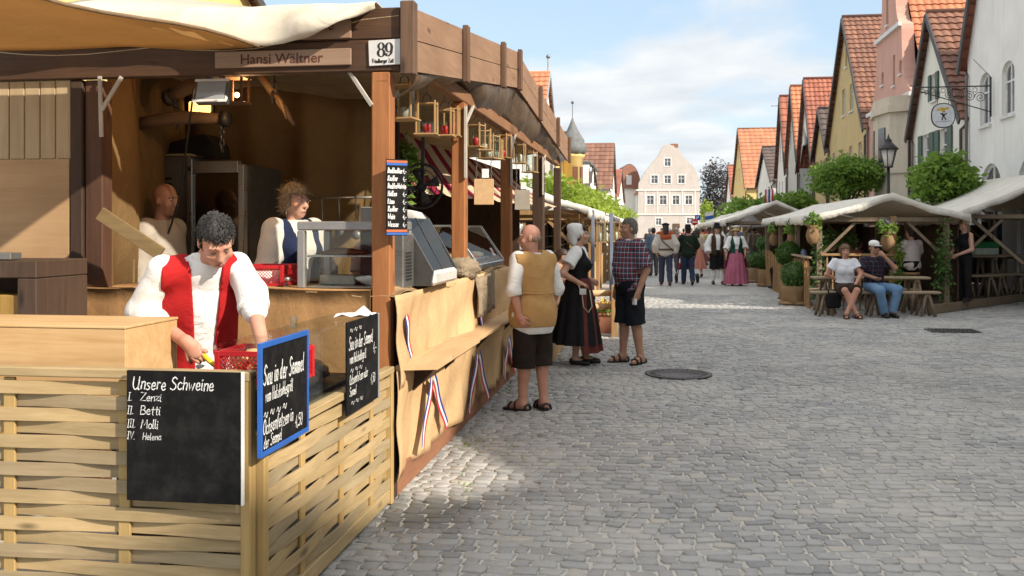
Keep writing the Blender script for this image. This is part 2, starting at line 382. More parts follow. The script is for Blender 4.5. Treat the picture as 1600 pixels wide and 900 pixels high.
def cobbles():
    q = random.Random(3); vs = []; fs = []; tones = []
    t = 3.2; row = 0
    while t < 24.6:
        h = q.uniform(.080, .112) * (1 if t < 15 else 1.25); s = -1.75 + q.uniform(0, .1)
        smax = .62 * t + 1.8
        while s < smax:
            wd = q.uniform(.085, .145) * (1.0 if q.random() > .12 else 1.3) * (1 if t < 15 else 1.25)
            cs, ct = s + wd / 2, t + h / 2
            arc = .12 * abs(math.sin(cs * .9 + .25 * math.sin(t * .6))) + .06 * math.sin(t * .9 + cs * .5)
            sl = .12 * .9 * math.cos(cs * .9 + .25 * math.sin(t * .6)) * (1 if math.sin(cs * .9 + .25 * math.sin(t * .6)) > 0 else -1)
            yy = ct + arc * .9
            wx = cs + .148 * yy
            if yy < 24.6 and -.56 < wx / max(yy, .1) < .78:
                base = toS((wx, yy, 0))
                if not (base.x < -.12 and -2.2 < base.y < 5.4):
                    a = (wd - q.uniform(.006, .017)) / 2; b = (h - q.uniform(.005, .014)) / 2; rot = -TH + math.atan(sl * .75) + q.gauss(0, .05)
                    c_, s_ = math.cos(rot), math.sin(rot); zt = q.gauss(.0015, .0026); tx, ty = q.gauss(0, .022), q.gauss(0, .026); o = len(vs)
                    cor = [(sx * a + q.gauss(0, .006), sy * b + q.gauss(0, .005)) for sx, sy in ((-1, -1), (0, -1.0), (1, -1), (1.0, 0), (1, 1), (0, 1.0), (-1, 1), (-1.0, 0))]
                    cor = [(x * (.95 if i % 2 == 0 else 1), y * (.94 if i % 2 == 0 else 1)) for i, (x, y) in enumerate(cor)]
                    for k, z in ((1.0, -.022), (.98, -.003), (.86, .0015)):
                        for x, y in cor: x *= k; y *= k; vs.append((wx + x * c_ - y * s_, yy + x * s_ + y * c_, z + (zt + x * tx + y * ty if k < 1 else 0)))
                    vs.append((wx, yy, zt + .0025))
                    for r in range(2):
                        for j in range(8): fs.append((o + r * 8 + j, o + r * 8 + (j + 1) % 8, o + (r + 1) * 8 + (j + 1) % 8, o + (r + 1) * 8 + j))
                    for j in range(8): fs.append((o + 16 + j, o + 16 + (j + 1) % 8, o + 24))
                    tn = min(1, max(0, q.gauss(.45, .24))); tones += [tn] * 24
            s += wd
        t += h; row += 1
    me = bpy.data.meshes.new('cobblestone_road'); me.from_pydata(vs, [], fs); me.polygons.foreach_set('use_smooth', [True] * len(fs))
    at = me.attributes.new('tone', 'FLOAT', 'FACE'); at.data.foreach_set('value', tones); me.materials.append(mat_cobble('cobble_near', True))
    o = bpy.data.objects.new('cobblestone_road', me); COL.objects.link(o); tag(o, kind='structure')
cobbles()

# ---------------------------------------------------------------- houses
def plaster(name, c, c2=None, dirt=.45):
    if name in MATS: return MATS[name]
    t = NT(name); v = t.tc.outputs['Object']; n = t.noise(v, .8, 7, .62); s = t.noise(t.map(v, (3, 3, .35)), 1.5, 5); big = t.noise(v, .33, 4, .7)
    cc = t.mix(t.ramp(n, .3, .7), c2 or mul(c, .86), c); cc = t.mix(t.ramp(s, .52, .75, 0, dirt), cc, mul(c, .55)); cc = t.mix(t.ramp(big, .5, .7, 0, .35), cc, (c[0] * .70, c[1] * .66, c[2] * .60)); t.col(cc); t.rough(.92, .2); t.bump(t.noise(v, 30, 4), .15, .01)
    MATS[name] = t.m; return t.m
def rooftile(name, c, c2, c3=None):
    if name in MATS: return MATS[name]
    t = NT(name); u = t.tc.outputs['UV']; fl = t.n.new('ShaderNodeVectorMath'); fl.operation = 'FLOOR'; t.l.new(u, fl.inputs[0])
    wn = t.n.new('ShaderNodeTexWhiteNoise'); t.l.new(fl.outputs[0], wn.inputs[0]); n = t.noise(t.tc.outputs['Object'], .7, 6, .65)
    cc = t.mix(wn.outputs['Value'], c, c2); cc = t.mix(t.ramp(n, .48, .75, 0, .6), cc, c3 or mul(c2, .6)); t.col(cc); t.rough(.75, .3); t.bump(t.noise(t.tc.outputs['Object'], 9, 4), .2, .02)
    MATS[name] = t.m; return t.m
def tiles(mb, o, along, down, tw=.27, th=.34, amp=.03, lift=.045):
    o, along, down = Vector(o), Vector(along), Vector(down); n = along.cross(down).normalized(); flip = n.z < 0
    if flip: n = -n
    nu = max(2, round(along.length / tw)); nv = max(2, round(down.length / th)); prof = (0., .75, 1., .35) if tw < .5 else (0., 1.); k = len(prof)
    if mb.uv is None: mb.uv = [(0, 0)] * len(mb.v)
    for j in range(nv):
        vs = []
        for vv, ht in ((j / nv, .0), (min(1.0, (j + 1.0) / nv), lift), (min(1.0, (j + 1.0) / nv), -.02)):
            for i in range(nu * k + 1):
                a = prof[i % k] * amp; vs.append(o + along * (i / (nu * k)) + down * vv + n * (a + ht if ht >= 0 else ht)); mb.uv.append((i / k + .001, j + .5))
        m = nu * k + 1; fs = []
        for r in range(2):
            for i in range(m - 1):
                f = (r * m + i, r * m + i + 1, (r + 1) * m + i + 1, (r + 1) * m + i); fs.append(f if flip else f[::-1])
        mb.add(vs, fs)
def poly_holes(mb, outer, holes, fn, flip=False):
    loops = [[Vector((a, b, 0)) for a, b in outer]] + [[Vector((a, b, 0)) for a, b in h] for h in holes]
    allp = [p for l in loops for p in l]; tri = tessellate_polygon(loops); fs = []
    for a, b, c in tri:
        k = (allp[b].x - allp[a].x) * (allp[c].y - allp[a].y) - (allp[b].y - allp[a].y) * (allp[c].x - allp[a].x)
        if (k < 0) != flip: b, c = c, b
        fs.append((a, b, c))
    mb.add([fn(p.x, p.y, 0) for p in allp], fs)
def hole_poly(w):
    y, z, wd, h = w[:4]; arch = w[4] if len(w) > 4 else 0
    if arch: return [(y - wd / 2, z), (y + wd / 2, z)] + [(y + wd / 2 * math.cos(a), z + h - wd / 2 * arch + wd / 2 * arch * math.sin(a)) for a in [math.pi * i / 10 for i in range(11)]]
    return [(y - wd / 2, z), (y + wd / 2, z), (y + wd / 2, z + h), (y - wd / 2, z + h)]
PANE = None
def panemat():
    global PANE
    if PANE is None: PANE = plain('window_glass', (.035, .042, .05), .06, (.10, .11, .12), 1.5, 0, spec=.9)
    return PANE
def windows(parent, wins, fn, framemat, dep=.14, sill=True, shut=None, surround=None):
    for wdw in wins:
        y, z, wd, h = wdw[:4]; arch = wdw[4] if len(wdw) > 4 else 0; hp = hole_poly(wdw); m = MB(); n = len(hp)
        def rim(d0, d1, g):          # ring between the hole's outline and the same outline drawn in by g
            cy, cz = y, z + h / 2; inn = [(cy + (a - cy) * (1 - 2 * g / wd), cz + (b - cz) * (1 - 2 * g / h)) for a, b in hp]
            vs = [fn(a, b, d0) for a, b in hp] + [fn(a, b, d0) for a, b in inn] + [fn(a, b, d1) for a, b in hp] + [fn(a, b, d1) for a, b in inn]
            for i in range(n):
                j = (i + 1) % n; m.add([vs[i], vs[j], vs[n + j], vs[n + i], vs[2 * n + i], vs[2 * n + j], vs[3 * n + j], vs[3 * n + i]], [(0, 1, 2, 3), (7, 6, 5, 4), (2, 6, 7, 3), (1, 0, 4, 5)])
        g = min(.09, wd * .12); rim(dep - .05, dep - .002, g)
        def slab(y0, y1, z0, z1, d0, d1):
            vs = [fn(a, b, d) for d in (d0, d1) for a, b in ((y0, z0), (y1, z0), (y1, z1), (y0, z1))]
            m.add(vs, [(0, 1, 2, 3), (7, 6, 5, 4), (0, 4, 5, 1), (1, 5, 6, 2), (2, 6, 7, 3), (3, 7, 4, 0)])
        if wd > .55: slab(y - .035, y + .035, z + g, z + h - g, dep - .055, dep - .004)
        if h > .9: slab(y - wd / 2 + g, y + wd / 2 - g, z + h * .62, z + h * .62 + .05, dep - .052, dep - .006)
        if sill: slab(y - wd / 2 - .06, y + wd / 2 + .06, z - .07, z - .002, -.07, .05)
        if surround:
            b_ = .14
            for q in ((y - wd / 2 - b_, y - wd / 2 - .003, z - .0, z + h), (y + wd / 2 + .003, y + wd / 2 + b_, z - .0, z + h), (y - wd / 2 - b_, y + wd / 2 + b_, z + h + .003, z + h + b_)): slab(*q, -.04, .003)
        wo = m.build('window', framemat, parent); p = MB(); p.add([fn(a, b, dep - .012) for a, b in hp], [tuple(range(n))]); p.build('pane', panemat(), wo)
        if shut:
            for sg in (-1, 1):
                m = MB(); y0 = y + sg * (wd / 2 + .02); y1 = y0 + sg * wd * .5; slab(min(y0, y1), max(y0, y1), z, z + h, -.06, -.01); m.build('shutter', shut, parent)
def house(label, side, s, t0, t1, ez, az, depth, wallm, roofm, wins=(), apex=.5, outline=None, lod=1.0, framem=None, vergem=None, name='gabled_house', shut=None, chim=(), sill=True, surround=None, over=.22, band=None, roofz=None, doors=()):
    tm = (t0 + t1) / 2; wd = (t1 - t0) / CU; root = thing(name, label, 'house', ST(s, tm), RZ, 'houses along the market street')
    framem = framem or plain('white_frame', (.72, .72, .70), .5); vergem = vergem or plain('dark_verge', (.07, .06, .055), .6)
    fn = lambda y, z, d: Vector((side * d, y, z))
    ya = (apex - .5) * wd; out = outline or [(-wd / 2, 0), (wd / 2, 0), (wd / 2, ez), (ya, az), (-wd / 2, ez)]
    m = MB(); hs = [hole_poly(q) for q in wins]; poly_holes(m, out, hs, fn, flip=side > 0)
    for h in hs:
        n = len(h); vs = [fn(a, b, 0) for a, b in h] + [fn(a, b, .16) for a, b in h]; m.add(vs, [(i, (i + 1) % n, n + (i + 1) % n, n + i) for i in range(n)])
    rz = roofz or az
    m.add([fn(y, z, d) for y in (-wd / 2, wd / 2) for d in (0, depth) for z in (0, ez)], [(0, 2, 3, 1), (4, 5, 7, 6)])
    bo = [(-wd / 2, 0), (wd / 2, 0), (wd / 2, ez), (ya, rz), (-wd / 2, ez)]; m.add([fn(a, b, depth) for a, b in bo], [(0, 1, 2, 3, 4)])
    if outline:  # thickness of a decorative gable
        n = len(out); vs = [fn(a, b, 0) for a, b in out] + [fn(a, b, .45) for a, b in out]; m.add(vs, [(i, (i + 1) % n, n + (i + 1) % n, n + i) for i in range(2, n - 1)]); m.add([fn(a, b, .45) for a, b in out], [tuple(range(n))])
    wall = m.build('wall', wallm, root)
    windows(root, wins, fn, framem, sill=sill, shut=shut, surround=surround)
    r = MB(); x0 = (.46 if outline else -over)
    for sg in (-1, 1):
        e = Vector((0, sg * wd / 2, ez)) - Vector((0, ya, rz)); e2 = e * (1 + .35 / e.length)
        tiles(r, fn(ya, rz + .03, x0), (side * (depth + over - x0), 0, 0), e2, .27 * lod, .34 * lod, .035, .05)
    r.uv += [(0, 0)] * (len(r.v) - len(r.uv)); o = len(r.v); r.tube([fn(ya, rz + .05, x0), fn(ya, rz + .05, depth)], .1, 6); r.uv += [(.3, .3)] * (len(r.v) - o)
    rf = r.build('roof', roofm, root)
    for cx, cy, hh in chim:
        c = MB(); zc = rz - abs(cy - ya) * (rz - ez) / (wd / 2); c.bbox((side * cx - .35, cy - .3, zc - .5), (side * cx + .35, cy + .3, zc + hh), .02); c.bbox((side * cx - .42, cy - .37, zc + hh + .003), (side * cx + .42, cy + .37, zc + hh + .14), .02); c.build('chimney', plain('chimney_brick', (.28, .13, .08), .9), rf)
    v = MB()
    if not outline:
        for sg in (-1, 1):
            a = fn(ya, rz - .06, -over - .02); b = fn(sg * wd / 2, ez - .06, -over - .02); d = (b - a).normalized(); v.bar(a, b + d * .33, .06, .2, up=(0, 0, 1))
        v.build('verge_board', vergem, root)
    for sg in (-1, 1):
        gmb = MB(); yy = sg * (wd / 2 + .28); gmb.tube([fn(yy, ez - .22, .0), fn(yy, ez - .22, depth)], .075, 6); gmb.tube([fn(yy, ez - .22, .1), fn(sg * (wd / 2 - .16), ez - .5, -.08), fn(sg * (wd / 2 - .16), .1, -.08)], .05, 6)
        gmb.build('gutter', plain('zinc_gutter', (.16, .13, .11), .5, metal=.6), root)
    if band:
        b = MB()
        for z, hw_ in band: b.box((min(-side * .12, side * .003), -hw_, z), (max(-side * .12, side * .003), hw_, z + .16))
        b.build('cornice', framem, root)
    for (y, w_, h) in doors:
        d = MB(); d.bbox((min(-side * .05, side * .01), y - w_ / 2, 0), (max(-side * .05, side * .01), y + w_ / 2, h), .02); d.build('door', plain('door_wood', (.10, .05, .03), .6), root)
    return root
RM_brown = rooftile('tile_brown', (.27, .135, .09), (.17, .085, .062), (.10, .065, .055)); RM_or = rooftile('tile_orange', (.52, .215, .11), (.42, .16, .085), (.33, .14, .085)); RM_red = rooftile('tile_red', (.38, .145, .09), (.27, .095, .065), (.17, .08, .065))
RM_old = rooftile('tile_old', (.48, .21, .11), (.38, .155, .085), (.19, .125, .10)); RM_dark = rooftile('tile_dark', (.14, .10, .09), (.09, .07, .065))
white = plaster('white_plaster', (.80, .78, .735), None, .3); cream = plaster('cream_plaster', (.78, .75, .66), None, .3); pink = plaster('pink_plaster', (.60, .35, .28), None, .3); ochre = plaster('ochre_plaster', (.58, .44, .22)); stone = plaster('stone_plaster', (.62, .54, .43)); yellow = plaster('yellow_plaster', (.70, .52, .22)); greyp = plaster('grey_plaster', (.58, .56, .52))
SR = 9.4
def tw(t0, t1, ta): return ((t0 + t1) / 2 - ta) * -1 / CU        # street distance -> local y of a house
h = house('large white gabled house with arched windows beside the right edge canopy', 1, SR, 20.8, 28.8, 6.73, 14.9, 12, white, RM_red,
      [(tw(20.8, 28.8, 25.5), 4.7, .92, 1.45, .7), (tw(20.8, 28.8, 27.25), 4.62, .9, 1.5, .7), (tw(20.8, 28.8, 23.3), 4.65, .92, 1.45, .7), (tw(20.8, 28.8, 25.4), 8.0, .6, .9), (tw(20.8, 28.8, 26.8), .02, 1.75, 3.5, 1), (tw(20.8, 28.8, 24.0), .02, 1.75, 3.5, 1)], sill=True, chim=())
house('narrow cream house with green shutters under a brown tiled roof, next to the white house', 1, SR, 29, 34.8, 5.2, 8.95, 11, cream, RM_brown,
      [(tw(29, 34.8, 33.1), 3.5, .9, 1.45), (tw(29, 34.8, 31.1), 3.5, .9, 1.45), (tw(29, 34.8, 32.2), 6.0, .55, .9)], shut=plain('green_shutter', (.07, .12, .09), .6), apex=.58)
ol = [(-3.6, 0), (3.6, 0), (3.6, 6.6), (3.45, 6.75)] + [(3.3 - 1.25 * math.sin(a), 6.9 + 2.4 * (1 - math.cos(a))) for a in [i * math.pi / 16 for i in range(1, 9)]] + [(2.0, 9.5)] + [(1.85 - .75 * math.sin(a), 9.6 + 1.5 * (1 - math.cos(a))) for a in [i * math.pi / 12 for i in range(1, 7)]] + [(1.0, 11.3), (.8, 12.2), (0, 12.9)]
ol = ol + [(-a, b) for a, b in ol[2:-1][::-1]]
pk = house('pink house with tall curved stepped gable and pale corner bay below an orange roof', 1, SR, 34.9, 42.1, 6.6, 13.0, 13, pink, RM_or,
      [(-.9, 7.3, .32, 1.2), (.2, 9.9, .36, 1.15), (-1.9, 7.6, .4, .55, 1), (1.0, 7.6, .4, .55, 1), (2.6, 3.9, .6, 1.4), (1.6, 3.9, .6, 1.4)], outline=ol, roofz=12.3, band=((6.55, 3.6), (9.42, 2.05)))
b = MB(); pts = [(-2.9, 0), (-2.9, .0)]; oc = [(0, .2), (0, -3.5), (-.65, -3.0), (-.85, -1.6), (-.65, -.3)]
b.prism(oc, 2.7, 6.0); b.prism([(x * 1.15 - (.0 if x else 0), (y + 1.2) * 1.08 - 1.2) for x, y in oc], 6.003, 6.25); b.prism([(x * 1.05, (y + 1.2) * 1.03 - 1.2) for x, y in oc], 6.253, 6.6); b.prism([(x * 1.08, (y + 1.2) * 1.04 - 1.2) for x, y in oc], 3.75, 3.85); ob = b.build('bay', stone, pk)
for (x, y, x2, y2) in ((-.85, -1.6, -.65, -3.0), (-.65, -.3, -.85, -1.6)):
    p = MB(); mx_, my_ = (x + x2) / 2, (y + y2) / 2; d = Vector((x2 - x, y2 - y, 0)).normalized(); p.bar(Vector((mx_, my_, 4.1)), Vector((mx_, my_, 5.5)), .1, .62, up=d); p.build('window', plain('dark_window', (.05, .05, .055), .15, spec=.8), pk)
ov = MB(); cop = []
house('tall ochre gabled house with three small windows and a brown tiled roof', 1, SR, 42.3, 51.5, 6.3, 12.0, 13, ochre, RM_brown,
      [(tw(42.3, 51.5, 47.6), 7.3, .8, 1.3), (tw(42.3, 51.5, 45.7), 7.3, .8, 1.3), (tw(42.3, 51.5, 46.9), 9.6, .55, .95)] + [(tw(42.3, 51.5, x), 4.5, .75, 1.15) for x in (43.8, 45.9, 48.0, 50.2)])
house('low ochre side building with dark hipped roof between ochre and red roofed houses', 1, SR, 51.6, 56, 6.0, 8.4, 8, ochre, RM_dark, [(tw(51.6, 56, x), 4.4, .7, 1.15) for x in (52.6, 54.0, 55.3)], lod=1.3)
house('white gabled house showing a broad red tiled roof slope, beyond the ochre house', 1, SR, 56.2, 62, 5.6, 10.9, 14, white, RM_red, [(tw(56.2, 62, 60.4), 7, .6, 1.0)], lod=1.0)
house('narrow house with bright orange tiles squeezed behind the red roofed house', 1, SR, 62.2, 67.4, 6.4, 11.3, 12, greyp, RM_or, [(tw(62.2, 67.4, 66), 7.4, .5, 1.0)], lod=1.1)
house('white house with weathered red roof and slit windows, beyond the orange one', 1, SR, 67.6, 73.2, 5.8, 11.4, 12, white, RM_red, [(tw(67.6, 73.2, 71.4), 6.8, .5, 1.3), (tw(67.6, 73.2, 70), 6.8, .5, 1.3), (tw(67.6, 73.2, 72), 4, .5, 1.2), (tw(67.6, 73.2, 70.4), 4, .5, 1.2)], lod=1.6)
house('low white house with dark roof and shingled side, in front of the big orange roof', 1, SR, 76, 87, 5.6, 8.6, 10, white, RM_dark, [(tw(76, 87, 84), 3, .9, 1.3)], lod=2)
bigo = house('big yellow gabled house with wide stained orange roof and rooftop aerial', 1, SR, 97.5, 114, 6.0, 12.7, 16, yellow, RM_old, [(tw(97.5, 114, 109), 6.9, .7, 1.5), (tw(97.5, 114, 106), 6.9, .7, 1.5), (tw(97.5, 114, 107), 9.6, .6, 1.3), (tw(97.5, 114, 110.5), 3.4, .8, 1.5), (tw(97.5, 114, 105), 3.4, .8, 1.5)], lod=2, chim=((11.5, .3, .9),))
a = MB(); a.tube([(4.5, .2, 12.5), (4.5, .2, 15.4)], .04, 5); a.tube([(3.4, .2, 15.2), (5.6, .2, 15.2)], .03, 5)
for i in range(5): a.tube([(3.5 + i * .5, -.4, 15.2), (3.5 + i * .5, .8, 15.2)], .02, 4)
a.build('aerial', plain('aerial_metal', (.25, .25, .25), .4, metal=.8), bigo)
house('small white gabled house with dark red roof at far end of the right row', 1, SR, 115, 124.5, 5.6, 9.6, 12, white, RM_red, [(tw(115, 124.5, 121), 3.4, .8, 1.4)], lod=2)
# ---- left row
SL = -6.5
lh = house('white house with orange roof and grey verge rising behind the stall roof', -1, SL, 53.5, 62.5, 6.6, 11.1, 12, white, RM_or, [(tw(53.5, 62.5, 60), 7.6, .8, 1.3), (tw(53.5, 62.5, 56), 7.6, .8, 1.3)], lod=1.3, vergem=plain('grey_verge', (.30, .34, .38), .6))
a = MB(); a.tube([(.1, 0, 11.0), (.1, 0, 12.1)], .04, 5); a.ball((.1, 0, 12.1), .13); a.build('finial', plain('aerial_metal', (.25, .25, .25), .4, metal=.8), lh)
tow = house('yellow corner tower house with grey onion dome and spire', -1, SL - 1.0, 70, 83, 6.4, 8.6, 10, yellow, RM_brown, [(tw(70, 83, x), 4.2, .9, 1.5) for x in (72, 79, 81.5)], lod=2)
b = MB(); b.lathe([(.80, 0), (.80, 7.3), (.95, 7.4), (1.0, 7.6)], 8, (1.0, 0, 0)); b.build('corner_tower', yellow, tow)
b = MB(); b.lathe([(.98, 7.61), (1.14, 7.95), (1.12, 8.3), (.95, 8.55), (.97, 8.7), (.72, 9.1), (.42, 9.6), (.2, 10.1), (.06, 10.5)], 16, (1.0, 0, 0)); b.tube([(1, 0, 10.4), (1, 0, 11.8)], .03, 5); b.ball((1, 0, 11.75), .12); b.build('onion_dome', plain('zinc_roof', (.16, .165, .165), .7, (.09, .095, .095), 3), tow)
for an in (-.4, -1.2):
    p = MB(); c = Vector((1 + .79 * math.cos(an), .79 * math.sin(an), 5)); p.bar(c, c + Vector((0, 0, 1.6)), .4, .10, up=(math.cos(an), math.sin(an), 0)); p.build('window', plain('brown_window', (.16, .07, .04), .3), tow)
mans = house('long white house with mansard roof and white dormers, beyond the onion dome', -1, SL + .6, 84, 97.5, 5.4, 7.8, 9, white, RM_dark, [(tw(84, 97.5, x), 3.1, .9, 1.5) for x in (86, 89, 92, 95)], lod=2)
for x in (85.5, 89, 92.5, 96):
    d = MB(); y = tw(84, 97.5, x); d.bbox((-2.2, y - .8, 5.5), (.1, y + .8, 7.5), .03); do = d.build('dormer', white, mans); p = MB(); p.bbox((.103, y - .5, 5.9), (.14, y + .5, 7.1), .01); p.build('pane', panemat(), do); p = MB(); p.bbox((-2.3, y - .95, 7.503), (.3, y + .95, 7.7), .03); p.build('dormer_roof', plain('zinc_roof', (.20, .215, .225), .45), do)
house('white gabled house with brown tiled roof and brick chimney, left of the far gable', -1, -4.5, 98.5, 109.5, 6.0, 10.9, 14, white, RM_brown, [(tw(98.5, 109.5, x), z, .8, 1.4) for x in (101, 104, 107) for z in (3.2, 6.4)], lod=2, chim=((5, .3, 1.6),))
house('low pale house with red roof right at the far end of the left row', -1, -4.3, 111, 135, 5.5, 9.2, 9, cream, RM_red, [(tw(111, 135, x), 3.2, .9, 1.5) for x in (114, 118, 122, 126, 130)], lod=2)
# round topped roof far left of the square
dm = thing('domed_house', 'far house with brown rounded barrel roof left of the beige gable', 'house', W(985, 358, 165) * Vector((1, 1, 0)) if False else (W(983, 358, 165).x, 165, 0), 0, 'houses along the market street')
b = MB(); b.box((-1.9, 0, 0), (1.9, 10, 8.6)); b.build('wall', cream, dm)
b = MB(); b.sheet([[(2.0 * math.cos(a), y, 8.6 + 4.3 * math.sin(a)) for a in [math.pi * i / 12 for i in range(13)]] for y in (-.3, 10)]); b.add([(2.0 * math.cos(math.pi * i / 12), -.25, 8.6 + 4.3 * math.sin(math.pi * i / 12)) for i in range(13)], [tuple(range(13))]); b.build('roof', plain('brown_slate', (.20, .10, .075), .8, (.30, .14, .09)), dm)
b = MB(); b.bbox((-.5, -.36, 9.3), (.4, -.28, 10.9), .02); b.build('window', plain('white_frame', (.72, .72, .70), .5), dm)
# beige gable closing the street
YE = 160.
def E(px, py): p = W(px, py, YE); return (p.x, p.z)
oe = [(995, 372), (1093, 372), (1093, 290), (1091, 276), (1086, 264), (1079, 255), (1071, 248), (1066, 243), (1063, 236), (1060, 231), (1055, 231), (1053, 228), (1045, 225), (1038, 227), (1034, 232), (1030, 241), (1026, 246), (1019, 254), (1011, 264), (1004, 275), (998, 286)]
oe = [E(*p) for p in oe]; ex = E(1044, 372)[0]
eh = thing('gable_house', 'tall beige house with curved gable and white framed windows closing the street', 'house', (ex, YE, 0), 0, 'houses along the market street')
fe = lambda x, z, d: Vector((x - ex, d, z)); k = YE / F
we = [(1043, 260, 10, 12.5)] + [(x, 287, 10.5, 13) for x in (1022.5, 1043, 1064.5)] + [(x, 320, 11, 14.5) for x in (1016, 1036, 1056, 1076)] + [(1029, 352, 9, 11), (1078, 350, 11, 10)]
we = [(E(x, y)[0], E(x, y)[1], a * k, b_ * k) for x, y, a, b_ in we]
m = MB(); hs = [hole_poly(q) for q in we]; poly_holes(m, oe, hs, fe, flip=False)
for hh in hs: n = len(hh); m.add([fe(a, b_, 0) for a, b_ in hh] + [fe(a, b_, .16) for a, b_ in hh], [(i, (i + 1) % n, n + (i + 1) % n, n + i) for i in range(n)])
n = len(oe); m.add([fe(a, b_, 0) for a, b_ in oe] + [fe(a, b_, .6) for a, b_ in oe], [(i, (i + 1) % n, n + (i + 1) % n, n + i) for i in range(n)])
m.build('wall', plaster('beige_plaster', (.46, .415, .38)), eh); windows(eh, we, fe, plain('white_frame', (.72, .72, .70), .5), surround=True)
b = MB()
for y in (298, 336): z = E(0, y)[1]; b.box((E(994, 0)[0] - ex, -.15, z), (E(1094, 0)[0] - ex, -.003, z + .22))
for x in (1008, 1027, 1046, 1066, 1086):
    for (y0, y1) in ((297.5, 335),) : b.box((E(x - 1, 0)[0] - ex, -.06, E(0, y1)[1]), (E(x + 1, 0)[0] - ex, -.004, E(0, y0)[1]))
b.build('cornice', plaster('pale_trim', (.70, .66, .60)), eh)
b = MB(); b.bbox((E(1051, 0)[0] - ex, -.12, 0), (E(1062, 0)[0] - ex, .01, 2.6), .03); b.build('door', plain('door_wood', (.10, .05, .03), .6), eh)
b = MB(); b.box((-4.9, .61, 0), (4.95, 13, 7.6)); b.build('rear_wall', white, eh); b = MB(); tiles(b, (.2, .62, 14.0), (0, 12.5, 0), (5.1, 0, -6.5), .6, .7); tiles(b, (.2, .62, 14.0), (0, 12.5, 0), (-5.3, 0, -6.5), .6, .7); b.build('roof', RM_or, eh)
b = MB(); b.bbox((1.0, 3, 12.2), (2.2, 4.2, 16.2), .03); b.build('chimney', plain('chimney_brick', (.28, .13, .08), .9), eh)
# houses of the right row that stand outside the picture on the camera's side: they throw the street into shade
for i, (t0, t1, ez, az, lb) in enumerate(((16.3, 20.6, 6.2, 9.4, 'grey plastered gabled house beside the white one'), (7.4, 13.4, 7.0, 9.8, 'cream plastered gabled house opposite the grill stall'), (-1.1, 7.2, 7.45, 10.9, 'ochre plastered gabled house across from the woven fence'), (-9.6, -1.3, 7.6, 9.2, 'white plastered gabled house behind the viewer'), (-19, -9.8, 7.5, 10.2, 'yellow plastered gabled house farthest behind the viewer'))):
    house(lb, 1, SR, t0, t1, ez, az, 11, (greyp, cream, ochre, white, yellow)[i], RM_red, [(y, 3.4, .9, 1.4) for y in (-2.2, 0, 2.2)], lod=2)
yh = house('yellow house with pink drainpipe and tiled roof rising behind the grill stall', -1, SL - 1.2, 9.5, 21, 4.55, 7.6, 10, yellow, RM_brown, [(0, 2.5, .9, 1.4), (2.6, 2.5, .9, 1.4)], lod=1, apex=.5)
a = MB(); a.tube([(.12, -5.6, 0), (.12, -5.6, 5.2)], .09, 8); a.build('drainpipe', plain('pink_pipe', (.5, .25, .2), .5), yh)
# ---------------------------------------------------------------- trees and plants
def leafmat(name, c, c2, tr=.35):
    if name in MATS: return MATS[name]
    t = NT(name); v = t.tc.outputs['Object']; n = t.noise(v, 2.2, 3); f = t.noise(v, 19, 2)
    cc = t.mix(t.ramp(t.math('ADD', t.math('MULTIPLY', n, .5), t.math('MULTIPLY', f, .5)), .35, .65), c, c2); t.col(cc); t.rough(.5, .35); t.translucent(tr, cc); MATS[name] = t.m; return t.m
def leaves(mb, c, rad, n, size, seed=1, clumps=30, spread=.3, droop=.25, shell=.5, lo=-1):
    q = random.Random(seed); cs = []
    while len(cs) < clumps:
        p = Vector((q.gauss(0, 1), q.gauss(0, 1), q.gauss(0, 1))).normalized() * (shell + (1 - shell) * q.random())
        if p.z > lo: cs.append(p)
    for i in range(n):
        k = q.choice(cs); p = k + Vector((q.gauss(0, spread), q.gauss(0, spread), q.gauss(0, spread * .8)))
        if p.length > 1.25: p *= 1.1 / p.length
        p = Vector((c[0] + p.x * rad[0], c[1] + p.y * rad[1], c[2] + p.z * rad[2])); s = size * q.uniform(.6, 1.35)
        d = Vector((q.gauss(0, 1), q.gauss(0, 1), q.gauss(-droop, .7))).normalized(); u = d.orthogonal().normalized(); u = (Matrix.Rotation(q.uniform(0, 6.28), 3, d) @ u); nn = d.cross(u)
        mb.add([p, p + d * s * .5 + u * s * .27 + nn * s * .05, p + d * s, p + d * s * .5 - u * s * .27 + nn * s * .05], [(0, 1, 2), (0, 2, 3)])
BARK = plain('tree_bark', (.13, .10, .075), .9, (.07, .055, .045), 9, .6, 25)
def tree(label, loc, trunk_h, rad, cz, n, size, mat, seed=1, name='street_tree', group=None, tr=.11, clumps=34, spread=.26, lo=-1):
    o = thing(name, label, 'tree', loc, 0, group); m = MB(); q = random.Random(seed)
    m.tube([(0, 0, 0), (.02, .01, trunk_h * .5), (0, .02, trunk_h), (.02, 0, cz)], [tr * 1.25, tr, tr * .9, tr * .5], 8)
    for i in range(7):
        a = i * .9 + q.random(); e = Vector((math.cos(a) * rad[0] * .75, math.sin(a) * rad[1] * .75, cz + q.uniform(-.2, .5) * rad[2])); m.tube([(0, .01, trunk_h * q.uniform(.85, 1.0)), Vector((0, 0, trunk_h)).lerp(e, .5) + Vector((0, 0, .12)), e], [tr * .45, tr * .3, tr * .1], 5)
    m.build('trunk', BARK, o); c = MB(); leaves(c, (0, 0, cz), rad, n, size, seed, clumps, spread, lo=lo); c.build('crown', mat, o); return o
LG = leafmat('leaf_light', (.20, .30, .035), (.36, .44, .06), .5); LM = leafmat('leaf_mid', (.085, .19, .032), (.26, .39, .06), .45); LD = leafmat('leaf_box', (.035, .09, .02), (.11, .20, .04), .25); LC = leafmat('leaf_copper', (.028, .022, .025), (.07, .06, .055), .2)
def TL(s, t): return ST(s, t)
